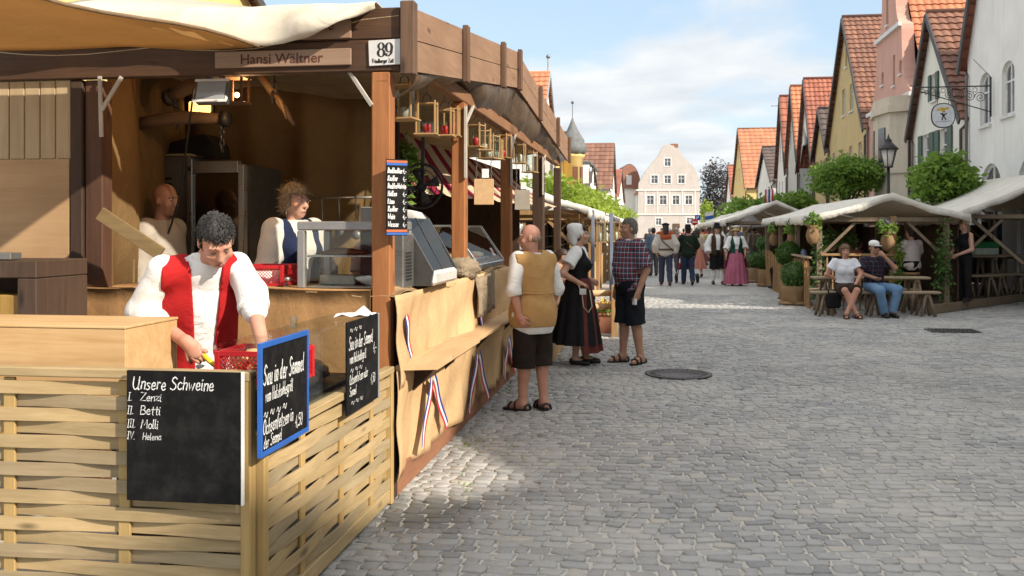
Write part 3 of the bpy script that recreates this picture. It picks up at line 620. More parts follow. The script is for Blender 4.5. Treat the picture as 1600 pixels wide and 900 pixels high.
tree('broad flat topped young street tree left of the lantern, behind the garlanded canopy', TL(7.5, 37), 2.6, (1.35, 1.35, .78), 3.72, 7500, .17, LM, 11, group='pollarded trees on the right side', clumps=70, spread=.17)
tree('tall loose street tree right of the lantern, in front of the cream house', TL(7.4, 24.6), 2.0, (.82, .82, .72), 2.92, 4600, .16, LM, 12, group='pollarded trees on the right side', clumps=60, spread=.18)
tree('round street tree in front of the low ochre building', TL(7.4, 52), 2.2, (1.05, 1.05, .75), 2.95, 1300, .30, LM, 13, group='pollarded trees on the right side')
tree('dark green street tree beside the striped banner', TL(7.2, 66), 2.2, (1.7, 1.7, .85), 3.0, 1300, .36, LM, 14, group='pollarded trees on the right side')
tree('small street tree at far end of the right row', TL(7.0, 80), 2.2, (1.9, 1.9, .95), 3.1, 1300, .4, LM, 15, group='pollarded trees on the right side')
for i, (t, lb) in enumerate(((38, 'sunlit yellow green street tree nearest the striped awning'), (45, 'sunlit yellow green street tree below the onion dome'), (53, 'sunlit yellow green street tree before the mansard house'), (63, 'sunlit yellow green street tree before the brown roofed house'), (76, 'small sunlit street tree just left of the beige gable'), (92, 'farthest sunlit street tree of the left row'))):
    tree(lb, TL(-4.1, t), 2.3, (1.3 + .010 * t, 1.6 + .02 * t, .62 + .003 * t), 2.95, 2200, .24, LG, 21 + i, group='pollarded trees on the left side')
p = W(1120, 358, 190); tree('tall copper coloured tree beyond the beige gable', (p.x, 190, 0), 3.5, (3.3, 3.0, 6.2), 8.6, 4200, .5, LC, 31, 'copper_tree', tr=.35, clumps=70, spread=.17)
p = W(1102, 358, 172); tree('light green tree beside the beige gable', (p.x, 172, 0), 2, (1.3, 1.3, 2.4), 4.2, 900, .45, LG, 32, 'green_tree')
# ---------------------------------------------------------------- the grill stall (all its geometry in the stall's own frame: x to the street, y up the street)
def stall_thing(name, label, cat, p=(0, 0, 0), group=None, rz=0): return thing(name, label, cat, fromS(p), RZ + rz, group)
W_beam = wood('beam_wood', (.105, .050, .024), (.045, .022, .012), 0, 1); W_fas = wood('fascia_wood', (.30, .185, .115), (.20, .115, .07), 1, 1.0, .8); W_bat = wood('batten_wood', (.16, .09, .055), (.09, .05, .03), 2)
W_post = wood('post_wood', (.40, .165, .058), (.23, .085, .03), 2); W_dark = wood('dark_wood', (.075, .042, .026), (.035, .02, .013), 2); W_plank = wood('plank_wood', (.50, .38, .235), (.36, .26, .15), 2, .8); W_ply = wood('ply_wood', (.48, .31, .165), (.36, .22, .11), 0, .55, knots=True)
W_shelf = wood('shelf_wood', (.60, .40, .22), (.45, .28, .14), 1, .8); W_fence = wood('fence_wood', (.45, .335, .185), (.27, .19, .09), 0, 1); W_fence2 = wood('fence_wood_side', (.47, .355, .19), (.31, .22, .105), 1, 1); W_up = wood('fence_upright', (.46, .32, .13), (.34, .22, .085), 2)
W_pale = wood('pale_wood', (.62, .42, .22), (.42, .245, .10), 0, .6); W_kick = wood('kick_wood', (.33, .155, .085), (.2, .09, .05), 1)
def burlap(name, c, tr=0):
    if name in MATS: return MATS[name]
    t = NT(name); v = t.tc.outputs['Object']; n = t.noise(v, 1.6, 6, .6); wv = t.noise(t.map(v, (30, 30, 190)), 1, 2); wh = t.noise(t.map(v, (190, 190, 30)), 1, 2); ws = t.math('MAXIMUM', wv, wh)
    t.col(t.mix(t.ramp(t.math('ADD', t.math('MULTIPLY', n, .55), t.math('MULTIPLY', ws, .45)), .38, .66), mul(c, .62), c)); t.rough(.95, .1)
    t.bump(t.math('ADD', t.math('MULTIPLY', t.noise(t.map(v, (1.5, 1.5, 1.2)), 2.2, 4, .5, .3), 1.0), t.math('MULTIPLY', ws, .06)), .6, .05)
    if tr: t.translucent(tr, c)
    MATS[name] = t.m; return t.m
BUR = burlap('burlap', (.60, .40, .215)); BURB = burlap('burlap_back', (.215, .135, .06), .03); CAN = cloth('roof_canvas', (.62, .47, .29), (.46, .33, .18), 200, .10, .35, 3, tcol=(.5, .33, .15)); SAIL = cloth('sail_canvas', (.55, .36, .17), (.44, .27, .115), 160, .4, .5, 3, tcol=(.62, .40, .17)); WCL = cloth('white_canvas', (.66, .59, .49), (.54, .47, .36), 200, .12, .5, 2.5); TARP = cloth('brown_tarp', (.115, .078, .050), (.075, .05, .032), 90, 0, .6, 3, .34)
MET = plain('steel', (.42, .42, .41), .32, (.34, .34, .33), 3, .03, 30, .85); METD = plain('dull_steel', (.20, .195, .185), .45, (.15, .145, .14), 3, .05, 20, .6); BLK = plain('black_iron', (.02, .02, .02), .5); WPL = plain('white_paint', (.74, .72, .68), .5)
GL = glass()
st = stall_thing('market_stall', 'large timber grill stall with gabled fascia boards, canvas roof and burlap hung counter', 'market stall')
# posts
def post(x0, x1, y0, y1, z0, z1, mat=W_post): m = MB(); m.bbox((x0, y0, z0), (x1, y1, z1), .008); return m.build('post', mat, st)
post(-.135, -.015, .0, .12, 0, 2.66); post(-.13, -.01, 2.36, 2.50, 0, 2.78); post(-.13, -.01, 5.05, 5.19, 0, 2.78); post(-.16, .0, 8.2, 8.42, 0, 2.75, W_dark); post(-.13, -.01, 10.9, 11.05, 0, 2.75, W_dark)
post(-2.19, -2.10, .02, .12, 0, 2.66, W_dark); post(-2.095, -1.97, .04, .16, 0, 2.66, wood('red_brown_post', (.12, .055, .03), (.06, .028, .017), 2)); post(-3.6, -3.48, 10.9, 11.02, 0, 2.8, W_dark); post(-3.6, -3.48, 5, 5.12, 0, 3.2, W_dark)
m = MB(); m.bbox((-4.6, .0, 2.665), (.05, .07, 2.862), .006); m.bbox((-4.6, .0, 2.866), (.05, .07, 3.06), .006); m.build('front_beam', W_beam, st)
def ftop(y): return 3.065 + (y / 4.86) * .60 if y < 4.86 else 3.665 - (y - 4.86) / 6.34 * .38
ys = [.0, 1.74, 3.66, 4.86, 6.84, 9.2, 11.2]; m = MB()
for a, b in zip(ys, ys[1:]):
    for z0, z1 in ((-.40, -.205), (-.198, 0)):
        q = [(a + .002, ftop(a) + z0), (b - .002, ftop(b) + z0), (b - .002, ftop(b) + z1), (a + .002, ftop(a) + z1)]
        m.prism(q, .075, .1, Matrix(((0, 0, 1, 0), (1, 0, 0, 0), (0, 1, 0, 0), (0, 0, 0, 1))))
m.build('fascia_boards', W_fas, st)
for y in ys: m = MB(); z = ftop(y); w_ = .045 if y else .05; m.bbox((.06 if y == 0 else .103, y - (.045 if y == 0 else w_), z - .43), (.15, y + w_, z + .025), .006); m.build('batten', W_bat, st)
m = MB(); m.bbox((-.11, .13, 2.785), (-.02, 11.0, 2.90), .008); m.bbox((-.10, .0, 2.60), (-.03, .0 + .0 + .001, 2.605), .0001); m.build('header_beam', wood('header_wood', (.30, .155, .075), (.18, .085, .04), 1), st)
q = random.Random(5); rows = []
for i in range(9):
    f = i / 8; r = []
    for j in range(60):
        y = .25 + j / 59 * 10.8; s = .08 * math.sin(y * 2.1 + .6) + .05 * math.sin(y * 4.7) + .02 * math.sin(y * 9.1)
        r.append((.07 - f * .14 + .03 * math.sin(f * 3.1) * (1 + s * 9), y, ftop(y) - .39 - f * (max(.07, ftop(y) - .39 - 2.86) + s * .8) + .01 * math.sin(y * 14) * f))
    rows.append(r)
m = MB(); m.sheet(rows, thick=.006); m.build('rolled_tarp', TARP, st)
# roof canvas
rows = []
for i in range(20):
    x = .04 - i / 19 * 4.4; rows.append([(x, y, ftop(y) - .04 + .05 * math.sin(x * 1.0) - .10 * abs(math.sin(y * 1.25)) - .05 * abs(math.sin(x * 2.2 + .4)) - .12 * min(1, -x + .04) * (1 if 1 else 0)) for y in [k * 11.2 / 50 for k in range(51)]])
m = MB(); m.sheet(rows, flip=True, thick=.006); m.build('roof_canvas', CAN, st)
# white canvas hanging over the front beam
fr = [(-40, 55), (60, 60), (150, 62), (230, 62), (300, 68), (350, 72), (400, 71), (440, 67), (475, 59), (510, 47), (545, 30), (583, 11)]
rows = []; 
for f in (0, .1, .25, .4, .55, .7, .8, 1.0):
    r = []
    for i in range(48):
        u = i / 47; k = u * (len(fr) - 1); a = min(int(k), len(fr) - 2); px = fr[a][0] + (fr[a + 1][0] - fr[a][0]) * (k - a)
        ss = (k - a); ss = ss * ss * (3 - 2 * ss) * .35 + ss * .65; py = fr[a][1] + (fr[a + 1][1] - fr[a][1]) * ss
        p0 = SP(px, py, y=-.13); p1 = Vector((p0.x, -.05, 3.085)); p2 = Vector((p0.x - .1, 1.9, 3.09 + .62 * (1 - u))); g_ = min(1, f / .7); p = p0.lerp(p1, g_) if f <= .7 else p1.lerp(p2, (f - .7) / .3); p.y -= (.035 * math.sin(u * 17 + g_ * 2.5) + .02 * math.sin(u * 31 - g_ * 4) + .05 * math.sin(g_ * 3.1)) * (1 - g_ * .6); r.append(p)
    rows.append(r)
m = MB(); m.sheet(rows, thick=.005); m.build('front_canvas', WCL, st)
# counter: burlap to the street, kick board, top
def burl_front(y0, y1, z0, z1, x, seed, n=70):
    q = random.Random(seed); a, b, c = (q.uniform(0, 6) for _ in range(3)); rows = []
    for i in range(15):
        f = i / 14; z = z1 + (z0 - z1) * f; rows.append([(x + .012 + .020 * math.sin(y * 5 + a + f * 3) * (f + .1) + .014 * math.sin(y * 11 + b + f * 2) * (f + .15) + .006 * math.sin(y * 23 + c + f * 5) + .010 * math.sin(f * 9 + y * 3) - .010 * abs(math.sin(y * 2.6 + f * 2 * math.sin(y))), y, z + .012 * math.sin(y * 3 + b) * (f > .9)) for y in [y0 + (y1 - y0) * j / n for j in range(n + 1)]])
    return rows
m = MB(); m.sheet(burl_front(-.04, 5.3, .135, .80, .03, 1), thick=.004); m.sheet(burl_front(-.04, 5.3, .70, 1.27, .02, 2), thick=.004)
rows = [[(x, y, 1.272 + .018 * math.sin(y * 7 + x * 9) + .02 * math.sin(y * 2.3) - (.02 if x > 0 else 0)) for y in [.0 + 5.3 * j / 60 for j in range(61)]] for x in (.024, -.05, -.2, -.4, -.62)]
m.sheet(rows, thick=.004, flip=True); m.build('counter_cloth', BUR, st)
m = MB(); m.bbox((-.6, .06, .06), (-.01, 5.25, 1.25), .01); m.build('counter', W_dark, st)
m = MB(); m.bbox((-.02, .0, .0), (.012, 5.3, .17), .005); m.build('kick_board', W_kick, st)
m = MB(); m.bbox((-.10, -.02, 0), (.02, .055, .66), .01); m.tube([(-.03, -.05, .0), (-.02, -.055, .3), (-.03, -.05, .62), (-.05, -.03, .68)], .045, 8); m.build('corner_board', W_dark, st)
# inner counter facing the cook
rows = []
for i in range(9):
    f = i / 8; rows.append([(x, .0 + .01 * math.sin(x * 9 + f * 3) * f + .006 * math.sin(x * 21), 1.30 + .01 * math.sin(x * 4) - f * .75) for x in [-.14 - 2.0 * j / 50 for j in range(51)]])
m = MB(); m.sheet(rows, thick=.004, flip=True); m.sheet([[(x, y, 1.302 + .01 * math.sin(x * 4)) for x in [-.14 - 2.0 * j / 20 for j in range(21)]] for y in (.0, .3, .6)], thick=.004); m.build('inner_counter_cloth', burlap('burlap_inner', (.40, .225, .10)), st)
m = MB(); m.bbox((-2.13, .03, .4), (-.14, .6, 1.285), .01); m.build('inner_counter', W_dark, st)
# shelves to the street
m = MB(); m.prism([(.02, .0), (.27, .08), (.27, 1.55), (.21, 1.62), (.02, 1.62)], .80, .83); m.build('shelf', W_shelf, st)
m = MB(); m.bbox((.02, 1.63, .775), (.22, 5.35, .805), .005); m.build('shelf', W_shelf, st)
for y in (.35, 1.3, 2.6, 4.2): m = MB(); m.prism([(.03, .79), (.03, .62), (.05, .62), (.2, .775), (.2, .79)], y, y + .03, Matrix(((1, 0, 0, 0), (0, 0, 1, 0), (0, 1, 0, 0), (0, 0, 0, 1)))); m.build('shelf_bracket', W_dark, st)
m = MB(); m.bbox((.0, 5.6, .70), (.42, 8.1, .735), .005); m.build('bar_board', W_shelf, st); m = MB(); m.bbox((.30, 5.7, .0), (.335, 8.0, .69), .004); m.bbox((-.6, 5.5, 0), (-.05, 10.8, 1.05), .01); m.build('bar_front', W_pale, st)
# walls
m = MB()
for i in range(22): x1 = -2.2 - i * .112; m.bbox((x1 - .106, .045, 2.145), (x1, .065, 2.664), .004)
m.build('plank_wall', W_plank, st)
m = MB(); m.bbox((-4.6, .03, .9), (-2.2, .05, 2.143), .003); m.build('plywood_wall', W_ply, st)
rows = []
for i in range(14):
    f = i / 13; rows.append([(x, 2.75 + .10 * math.sin(x * 6.2 + 1.2 * math.sin(f * 2)) * (.3 + f) + .05 * math.sin(x * 14 + f * 2) - .55 * (1 - f) ** 2 * (.6 + .4 * math.sin(x * 2)), 2.95 - f * 2.3 - .10 * abs(math.sin(x * 1.7)) * (1 - f)) for x in [-3.55 + 2.75 * j / 80 for j in range(81)]])
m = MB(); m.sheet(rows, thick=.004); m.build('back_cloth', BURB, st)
rows = [[(-1.93 + .02 * math.sin(z * 5), y, z) for y in (.2, .8, 1.6, 2.6)] for z in (2.9, 2.2, 1.5, .6)]; rows = [[(-2.0 - .25 * (y - .2) + .03 * math.sin(y * 9 + z), y, z) for y in [.18 + .1 * k for k in range(24)]] for z in (2.95, 2.3, 1.7, 1.0)]
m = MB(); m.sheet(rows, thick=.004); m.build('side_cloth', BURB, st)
m = MB(); m.bbox((-4.2, 2.9, 0), (-.75, 2.96, 2.9), .005); m.bbox((-3.66, 2.97, 0), (-3.6, 11.1, 3.3), .005); m.build('back_wall', W_dark, st); MB().bbox((-3.59, 11.06, 0), (-.75, 11.1, 2.75), .004).build('end_wall', W_dark, st)
WBR = plain('brace_paint', (.46, .42, .36), .6)
def brace(pts): m = MB(); [m.bar(a, b, .015, .024) for a, b in pts]; m.build('brace', WBR, st)
p = lambda px, py, y: SP(px, py, y=y)
brace([(p(156, 119, -.01), p(158.5, 214, -.01)), (p(159, 172, -.012), p(190, 120, -.012))]); brace([(p(546, 112, .04), p(581, 165, -.005))])
for y in (2.36, 5.05, 8.2): m = MB(); m.bar((-.0, y - .02, 2.74), (-.0, y - .02, 2.12 + .06 * (y > 3)), .028, .024); m.bar((.0, y + .0, 2.6), (-.02, y + .45, 2.80), .024, .024); m.build('brace', WBR, st)
# brown sail slung from the beam towards the camera
ba = [(-110, 82), (-40, 82), (0, 80), (60, 79), (120, 77), (200, 73), (250, 76), (300, 78), (350, 77), (404, 73)]
rows = []
for i in range(16):
    t = i / 15; r = []
    for j in range(40):
        u = j / 39; k = u * (len(ba) - 1); a = min(int(k), len(ba) - 2); px = ba[a][0] + (ba[a + 1][0] - ba[a][0]) * (k - a); py = ba[a][1] + (ba[a + 1][1] - ba[a][1]) * (k - a)
        p0 = fromS(SP(px, py, y=-.16)); q_ = p0 + Vector((-1.5 * u - .15 * t * u, -3.1, .16)) * t
        q_.z += -.16 * math.sin(math.pi * t) * (.35 + .65 * (1 - u)) + .05 * math.sin(u * 9 + t * 5) * math.sin(math.pi * min(1, t * 2)) * .5 + (.03 * math.sin(t * 10) if u > .93 else 0); r.append(toS(q_))
    rows.append(r)
sl = stall_thing('shade_sail', 'brown canvas sail slung overhead from the front beam above the cook', 'awning'); m = MB(); m.sheet(rows, thick=.004); m.build('canvas', SAIL, sl)
m = MB(); m.tube([r[-1] for r in rows], .012, 6); m.build('hem', cloth('sail_hem', (.22, .15, .09)), sl)
m = MB(); m.tube([rows[6][26], Vector(rows[6][26]) + Vector((.2, -.5, .02)), rows[13][30]], .02, 5)
# striped awning over the bar section
t = NT('red_stripe_canvas'); sep_ = t.n.new('ShaderNodeSeparateXYZ'); t.l.new(t.tc.outputs['UV'], sep_.inputs[0])
sm = t.math('GREATER_THAN', t.math('FRACT', sep_.outputs[0]), .56); t.col(t.mix(sm, (.62, .50, .34), (.26, .02, .05))); t.rough(.9, .1); t.bump(t.noise(t.tc.outputs['Object'], 4, 4), .4, .05); t.translucent(.2, t.mix(sm, (.5, .38, .2), (.22, .015, .03)))
MATS['stripe'] = t.m
aw = stall_thing('striped_awning', 'red and cream striped awning slung inside the bar end of the stall', 'awning'); m = MB(); rows = []; uv = []
for i in range(12):
    f = i / 11
    for_row = []
    for j in range(90):
        y = 3.6 + j / 89 * 7.5; u_ = (y - 3.6) / 7.5; a = Vector((-1.12 + .10 * u_, y, 2.72)); b = Vector((-.80 + .78 * u_, y + .25, 2.06)); pnt = a.lerp(b, f); pnt.z -= .16 * math.sin(f * math.pi) * .8; pnt.x += .05 * math.sin(f * math.pi); pnt.z += .012 * math.sin(y * 9) * f; for_row.append(pnt); uv.append((y / .74, f))
    rows.append(for_row)
m.sheet(rows); m.uv = uv; m.build('canvas', MATS['stripe'], aw)

# ---------------------------------------------------------------- woven fence
def woven(parent, L_, axis, H, upr, n, zb, mat, flipn=1, seed=1):
    """slats threaded in front of and behind the uprights; runs along axis 0 (x) or 1 (y) from 0 to L_"""
    q = random.Random(seed); m = MB(); h = (H - zb - .04) / n; step = upr[1] - upr[0]
    P = (lambda a, d, z: (a, -d, z)) if axis == 0 else (lambda a, d, z: (d, a, z))
    for i in range(n):
        z0 = zb + i * h; ph = math.pi * (i % 2); a0, a1 = min(0, L_), max(0, L_); jit = q.uniform(-.003, .003); rows = [[], []]; back = [[], []]
        cut = a1 - q.uniform(0, .006); m.cur = q.randrange(len(mat))
        for k in range(49):
            a = a0 + .005 + (cut - a0 - .01) * k / 48; d = .0135 * math.cos(math.pi * (a - upr[0]) / step + ph) + .002 * math.sin(a * 3 + i)
            for r_, dd in ((rows, .0045), (back, -.0045)): r_[0].append(P(a, d + dd, z0 + jit + .002)); r_[1].append(P(a, d + dd, z0 + h * .985 + jit))
        m.sheet([rows[0], rows[1]], flip=(axis == 1) != (axis == 0) and False); m.sheet([back[1], back[0]]); m.sheet([rows[1], back[1]]); m.sheet([back[0], rows[0]])
    m.smooth = False; m.cur = 0; m.build('slats', mat, parent)
    for a in upr[1:-1]:
        u = MB(); lo = P(a - .026, -.008, zb - .02); hi = P(a + .026, .008, H - .03); u.bbox([min(x, y) for x, y in zip(lo, hi)], [max(x, y) for x, y in zip(lo, hi)], .003); u.build('upright', W_up, parent)
    for a in (min(0, L_), max(0, L_)):
        u = MB(); s_ = -1 if a == max(0, L_) else 1; lo = P(a, -.024, 0); hi = P(a + s_ * .045, .030, H); u.bbox([min(x, y) for x, y in zip(lo, hi)], [max(x, y) for x, y in zip(lo, hi)], .005); u.build('end_post', W_up, parent)
    u = MB(); lo = P(min(0, L_), -.028, H - .022); hi = P(max(0, L_), .033, H + .018); u.bbox([min(x, y) for x, y in zip(lo, hi)], [max(x, y) for x, y in zip(lo, hi)], .005); u.build('rail', mat[0], parent)
    u = MB(); lo = P(min(0, L_) + .05, -.02, .02); hi = P(max(0, L_) - .05, .02, zb - .005); u.bbox([min(x, y) for x, y in zip(lo, hi)], [max(x, y) for x, y in zip(lo, hi)], .004); u.build('base_board', mat[0], parent)
WF1 = [W_fence, wood('fence_wood_grey', (.39, .30, .185), (.22, .165, .09), 0, .8), wood('fence_wood_pale', (.53, .39, .21), (.34, .235, .11), 0, 1.2)]; WF2 = [W_fence2, wood('side_wood_grey', (.40, .32, .20), (.25, .19, .105), 1, .8), wood('side_wood_pale', (.52, .39, .215), (.34, .24, .12), 1, 1.2)]
f1 = stall_thing('woven_fence', 'woven slat fence panel facing the viewer with the pig names board', 'fence', (.0, -2.09, 0)); woven(f1, -1.95, 0, 1.085, [-1.93, -1.40, -.54 - .0, .32], 17, .07, WF1, seed=3) if False else woven(f1, -2.2, 0, 1.085, [-2.14, -1.61, -1.085, -.562, -.04], 17, .07, WF1, seed=3)
f2 = stall_thing('woven_fence', 'lower woven slat fence panel along the street under two chalk boards', 'fence', (.0, -2.05, 0)); woven(f2, 1.98, 1, .82, [-.58 + .58, .52, 1.04, 1.56, 2.08][0:5] if False else [.0, .5, 1.06, 1.6, 2.0], 11, .10, WF2, seed=4)
# plywood box on the fence
bx = stall_thing('wooden_box', 'pale plywood box standing behind the woven fence in front of the cook', 'box', (-.66, -1.92, 1.0)); m = MB(); m.bbox((-1.5, 0, 0), (-.0, .018, .245), .003); m.bbox((-.018, .0185, 0), (.0, .44, .245), .003); m.bbox((-1.5, .44, 0), (0, .458, .245), .003); m.build('side_panel', W_pale, bx); m = MB(); m.bbox((-1.51, -.004, .2455), (.004, .462, .258), .003); m.build('lid', W_pale, bx)
cb = stall_thing('oven_cabinet', 'dark wooden framed oven cabinet with yellow inside at the left edge', 'cabinet', (-2.3, -.8, 0)); m = MB(); m.bbox((-.6, 0, 1.40), (.44, .5, 1.50), .006); m.bbox((.32, 0, .2), (.44, .5, 1.398), .006); m.bbox((-.6, .46, .2), (.32, .5, 1.398), .004); m.build('frame', wood('cab_wood', (.10, .06, .04), (.05, .03, .02), 2), cb); m = MB(); m.bbox((-.6, .03, .3), (.315, .45, 1.30), .005); m.build('inside', wood('yellow_inside', (.40, .25, .06), (.25, .14, .04), 2), cb)
m = MB(); m.bbox((-.6, .0, 1.505), (.28, .1, 1.545), .004); m.build('hinge', METD, cb)
pl = stall_thing('loose_plank', 'old plank leaning across in front of the bald man at the back', 'plank', (0, 0, 0)); m = MB(); m.bar(SP(156, 333, y=-.22), SP(252, 397, y=-.16), .028, .085); m.build('board', wood('old_plank', (.24, .165, .075), (.14, .09, .04), 0), pl)

# ---------------------------------------------------------------- chalk lettering
GLY = {'U': "0 9 0 3 2 0 4 1 5 3 5 9|5 3 5 0 6 0", 'n': "0 5 0 0|0 3 1.5 5 3 4.5 3 0", 's': "3 4.5 1.5 5 .3 4 1.5 2.7 3 1.5 1.5 0 0 .5", 'e': "0 2.5 3 2.8 2.5 4.8 1.2 5 0 3 .5 .6 2 0 3.4 .8", 'r': "0 5 0 0|0 3 1.3 4.8 2.6 4.6",
       'S': "5 8 3 9.2 1 8 1.2 6 4 4 4.5 1.8 2.5 0 0 1", 'c': "3.2 4.3 1.8 5 .2 3.8 .2 1.2 1.6 0 3.3 .8", 'h': "0 9 0 0|0 3 1.5 5 3 4.3 3 0", 'w': "0 5 1.2 0 2.4 4 3.6 0 5 5", 'i': "0 5 0 .6 .8 0|0 7 .2 7.4", 'Z': "0 9 5 9 0 0 5.2 0", 'z': "0 5 3.4 5 0 0 3.5 0",
       'B': "0 9 0 0|0 9 3 8.8 3.8 7 2.5 5 0 4.8|2.5 5 4.6 3 3.8 .6 0 0", 't': "1.2 8 1.2 1 2.2 0|0 5.5 2.6 5.5", 'M': "0 0 .8 9 3 3 5.4 9 6.2 0", 'o': "1.7 5 .2 3.6 .4 1 1.8 0 3.2 1.2 3.2 3.8 1.7 5", 'l': "0 9 0 1 1 0", 'I': "1 9 1 0|0 9 2 9|0 0 2 0", 'V': "0 9 2.2 0 4.4 9", 'H': "0 9 0 0|4 9 4 0|0 4.5 4 4.5",
       'a': "3 4.3 1.5 5 .1 3 .5 .5 1.8 .2 3 2|3 5 3 .8 3.8 0", 'u': "0 5 .1 1.2 1.3 0 2.8 1.2 3 5|3 1.5 3.1 .4 3.8 0", 'd': "3 4.3 1.5 5 .1 3 .5 .5 1.8 .2 3 2|3 9 3 .8 3.8 0", 'm': "0 5 0 0|0 3 1.2 5 2.3 4.3 2.3 0|2.3 3 3.5 5 4.6 4.3 4.6 0", 'v': "0 5 1.5 0 3 5", 'k': "0 9 0 0|3 5 0 2.4|1 3 3.2 0",
       'g': "3 4.3 1.5 5 .1 3.2 .5 .8 1.8 .4 3 2.2|3 5 3 -2.2 1.5 -3.2 .2 -2.4", 'O': "2.6 9 .4 7 .2 2.4 2.4 0 4.8 1.6 5 6.5 2.6 9", 'f': "3 8.4 2 9 1.1 7.6 1.1 0|0 5 2.6 5", 'b': "0 9 0 0|0 3.5 1.6 5 3.1 3.6 3 1 1.5 0 0 1", '4': "3 0 3 9 0 3 4.2 3", '5': "4 9 .6 9 .3 5.2 2.2 5.6 3.8 4 3.6 1.2 1.8 0 0 .8", '0': "2 9 .3 7 .2 2 2 0 3.8 2 3.7 7 2 9",
       ',': "1 .6 .4 -1.4", '-': "0 3 2.4 3", '.': "0 .1 .4 .3", '~': "0 1.5 1 3.5 2.2 4 3.2 1 4.4 .3 5.8 3.5", 'F': "0 9 0 0|0 9 4 9|0 5 3 5", '*': "0 2 .6 2.8 .2 1.6", 'D': "0 9 0 0|0 9 3.6 7.6 4.4 4 3 .8 0 0", 'R': "0 9 0 0|0 9 3 8.8 3.6 6.8 2.4 5 0 4.8|1.5 4.8 4 0", 'L': "0 9 0 0 3.6 0", 'W': "0 9 1.6 0 3.2 6 4.8 0 6.4 9"}
def chalk(mb, text, x, z, size, fn, wd=.09, slant=.12, seed=1, sx=1.0, jit=.25):
    q = random.Random(seed); k = size / 10
    for chh in text:
        if chh == ' ': x += 3.2 * k * sx; continue
        mxx = 0; jy = q.uniform(-jit, jit)
        for stroke in GLY[chh].split('|'):
            v = [float(a) for a in stroke.split()]; P = [(v[i] + q.uniform(-.12, .12), v[i + 1] + jy + q.uniform(-.12, .12)) for i in range(0, len(v), 2)]; mxx = max(mxx, max(a for a, _ in P))
            if chh not in 'ZzMIVH4kFwv-LW' and len(P) > 2:
                E_ = [P[0]] + P + [P[-1]]; o = []
                for i in range(1, len(E_) - 2):
                    for s_ in range(5):
                        t = s_ / 5; o.append(tuple(.5 * (2 * E_[i][d] + (E_[i + 1][d] - E_[i - 1][d]) * t + (2 * E_[i - 1][d] - 5 * E_[i][d] + 4 * E_[i + 1][d] - E_[i + 2][d]) * t * t + (3 * E_[i][d] - E_[i - 1][d] - 3 * E_[i + 1][d] + E_[i + 2][d]) * t ** 3) for d in (0, 1)))
                P = o + [P[-1]]
            P = [Vector((x + (a * sx + b * slant) * k, z + b * k, 0)) for a, b in P]; vs = []
            for i, p_ in enumerate(P):
                d = (P[min(i + 1, len(P) - 1)] - P[max(i - 1, 0)]); d = d.normalized() if d.length > 0 else Vector((1, 0, 0)); n = Vector((-d.y, d.x, 0)) * size * wd * .5 * q.uniform(.75, 1.15)
                if i == 0: p_ = p_ - d * size * wd * .4
                if i == len(P) - 1: p_ = p_ + d * size * wd * .4
                vs += [fn(*(p_ + n).xy), fn(*(p_ - n).xy)]
            mb.add(vs, [(2 * i, 2 * i + 1, 2 * i + 3, 2 * i + 2) for i in range(len(P) - 1)])
        x += (mxx * sx + 1.35) * k
    return x
t = NT('chalkboard'); v = t.tc.outputs['Object']; n = t.noise(v, 9, 6, .7); t.col(t.mix(t.ramp(n, .45, .8), (.005, .005, .0055), (.022, .021, .020))); t.rough(.7, .15); t.bump(t.noise(v, 60, 3), .06, .004); CHB = t.m
t = NT('chalk'); v = t.tc.outputs['Object']; t.col(t.mix(t.ramp(t.noise(v, 160, 3), .35, .6), (.36, .37, .38), (.82, .82, .80))); t.rough(.95, .1); CHK = t.m
def board(name, label, loc, w_, h, rz, frame, fmat, lines, depth=.012, fw=.012, lean=0):
    o = thing(name, label, 'chalkboard', loc, rz); m = MB(); m.bbox((0, 0, 0), (w_, depth, h), .002); m.build('panel', CHB, o)
    if frame:
        for i, (lo, hi) in enumerate((((-.002, -.004, -.002), (fw, depth + .002, h + .002)), ((w_ - fw, -.0045, -.002), (w_ + .002, depth + .002, h + .002)), ((fw + .0005, -.0042, -.002), (w_ - fw - .0005, depth + .002, fw * 1.5)), ((fw + .0005, -.0042, h - fw * 1.5), (w_ - fw - .0005, depth + .002, h + .002)))):
            if frame == 'right' and i != 1: continue
            m = MB(); m.bbox(lo, hi, .001); m.build('frame_strip', fmat, o)
    m = MB(); fn = lambda x, z: (x, -.0012, z)
    for i, (txt, x, z, s_, sxx) in enumerate(lines): chalk(m, txt, x, z, s_, fn, .082, .14, i + 3, sxx, .4)
    m.build('lettering', CHK, o); return o
b1 = board('chalk_board', 'black chalk board listing four pig names on the front fence panel', fromS((-.518, -2.155, .575)), .50, .53, RZ, 'right', WPL, [('Unsere Schweine', .028, .455, .056, .86), ('I.', .008, .408, .036, 1), ('Zenzi', .060, .408, .036, 1.25), ('II.', .004, .352, .036, .9), ('Betti', .062, .352, .040, 1.1), ('III.', .004, .298, .036, .8), ('Molli', .064, .296, .040, 1.05), ('IV.', .004, .250, .034, .9), ('Helena', .072, .250, .030, 1.05)], fw=.006)
BLU = plain('blue_paint', (.02, .11, .42), .5); GRY = plain('grey_edge', (.28, .30, .32), .5)
b2 = board('chalk_board', 'blue framed chalk board with prices, on the corner of the low fence', fromS((.055, -2.15, .765)), .53, .455, RZ + R(90), True, BLU, [('*Sau in der Semmel', .012, .285, .085, .60), ('vom Holzkohlegrill', .045, .215, .058, .60), ('~ ~ ~ ~', .03, .150, .055, 1.2), ('*Ochsenfetzen in', .012, .085, .066, .66), ('der Semmel', .03, .030, .052, .70), ('4,50', .37, .048, .058, .8)], fw=.013)
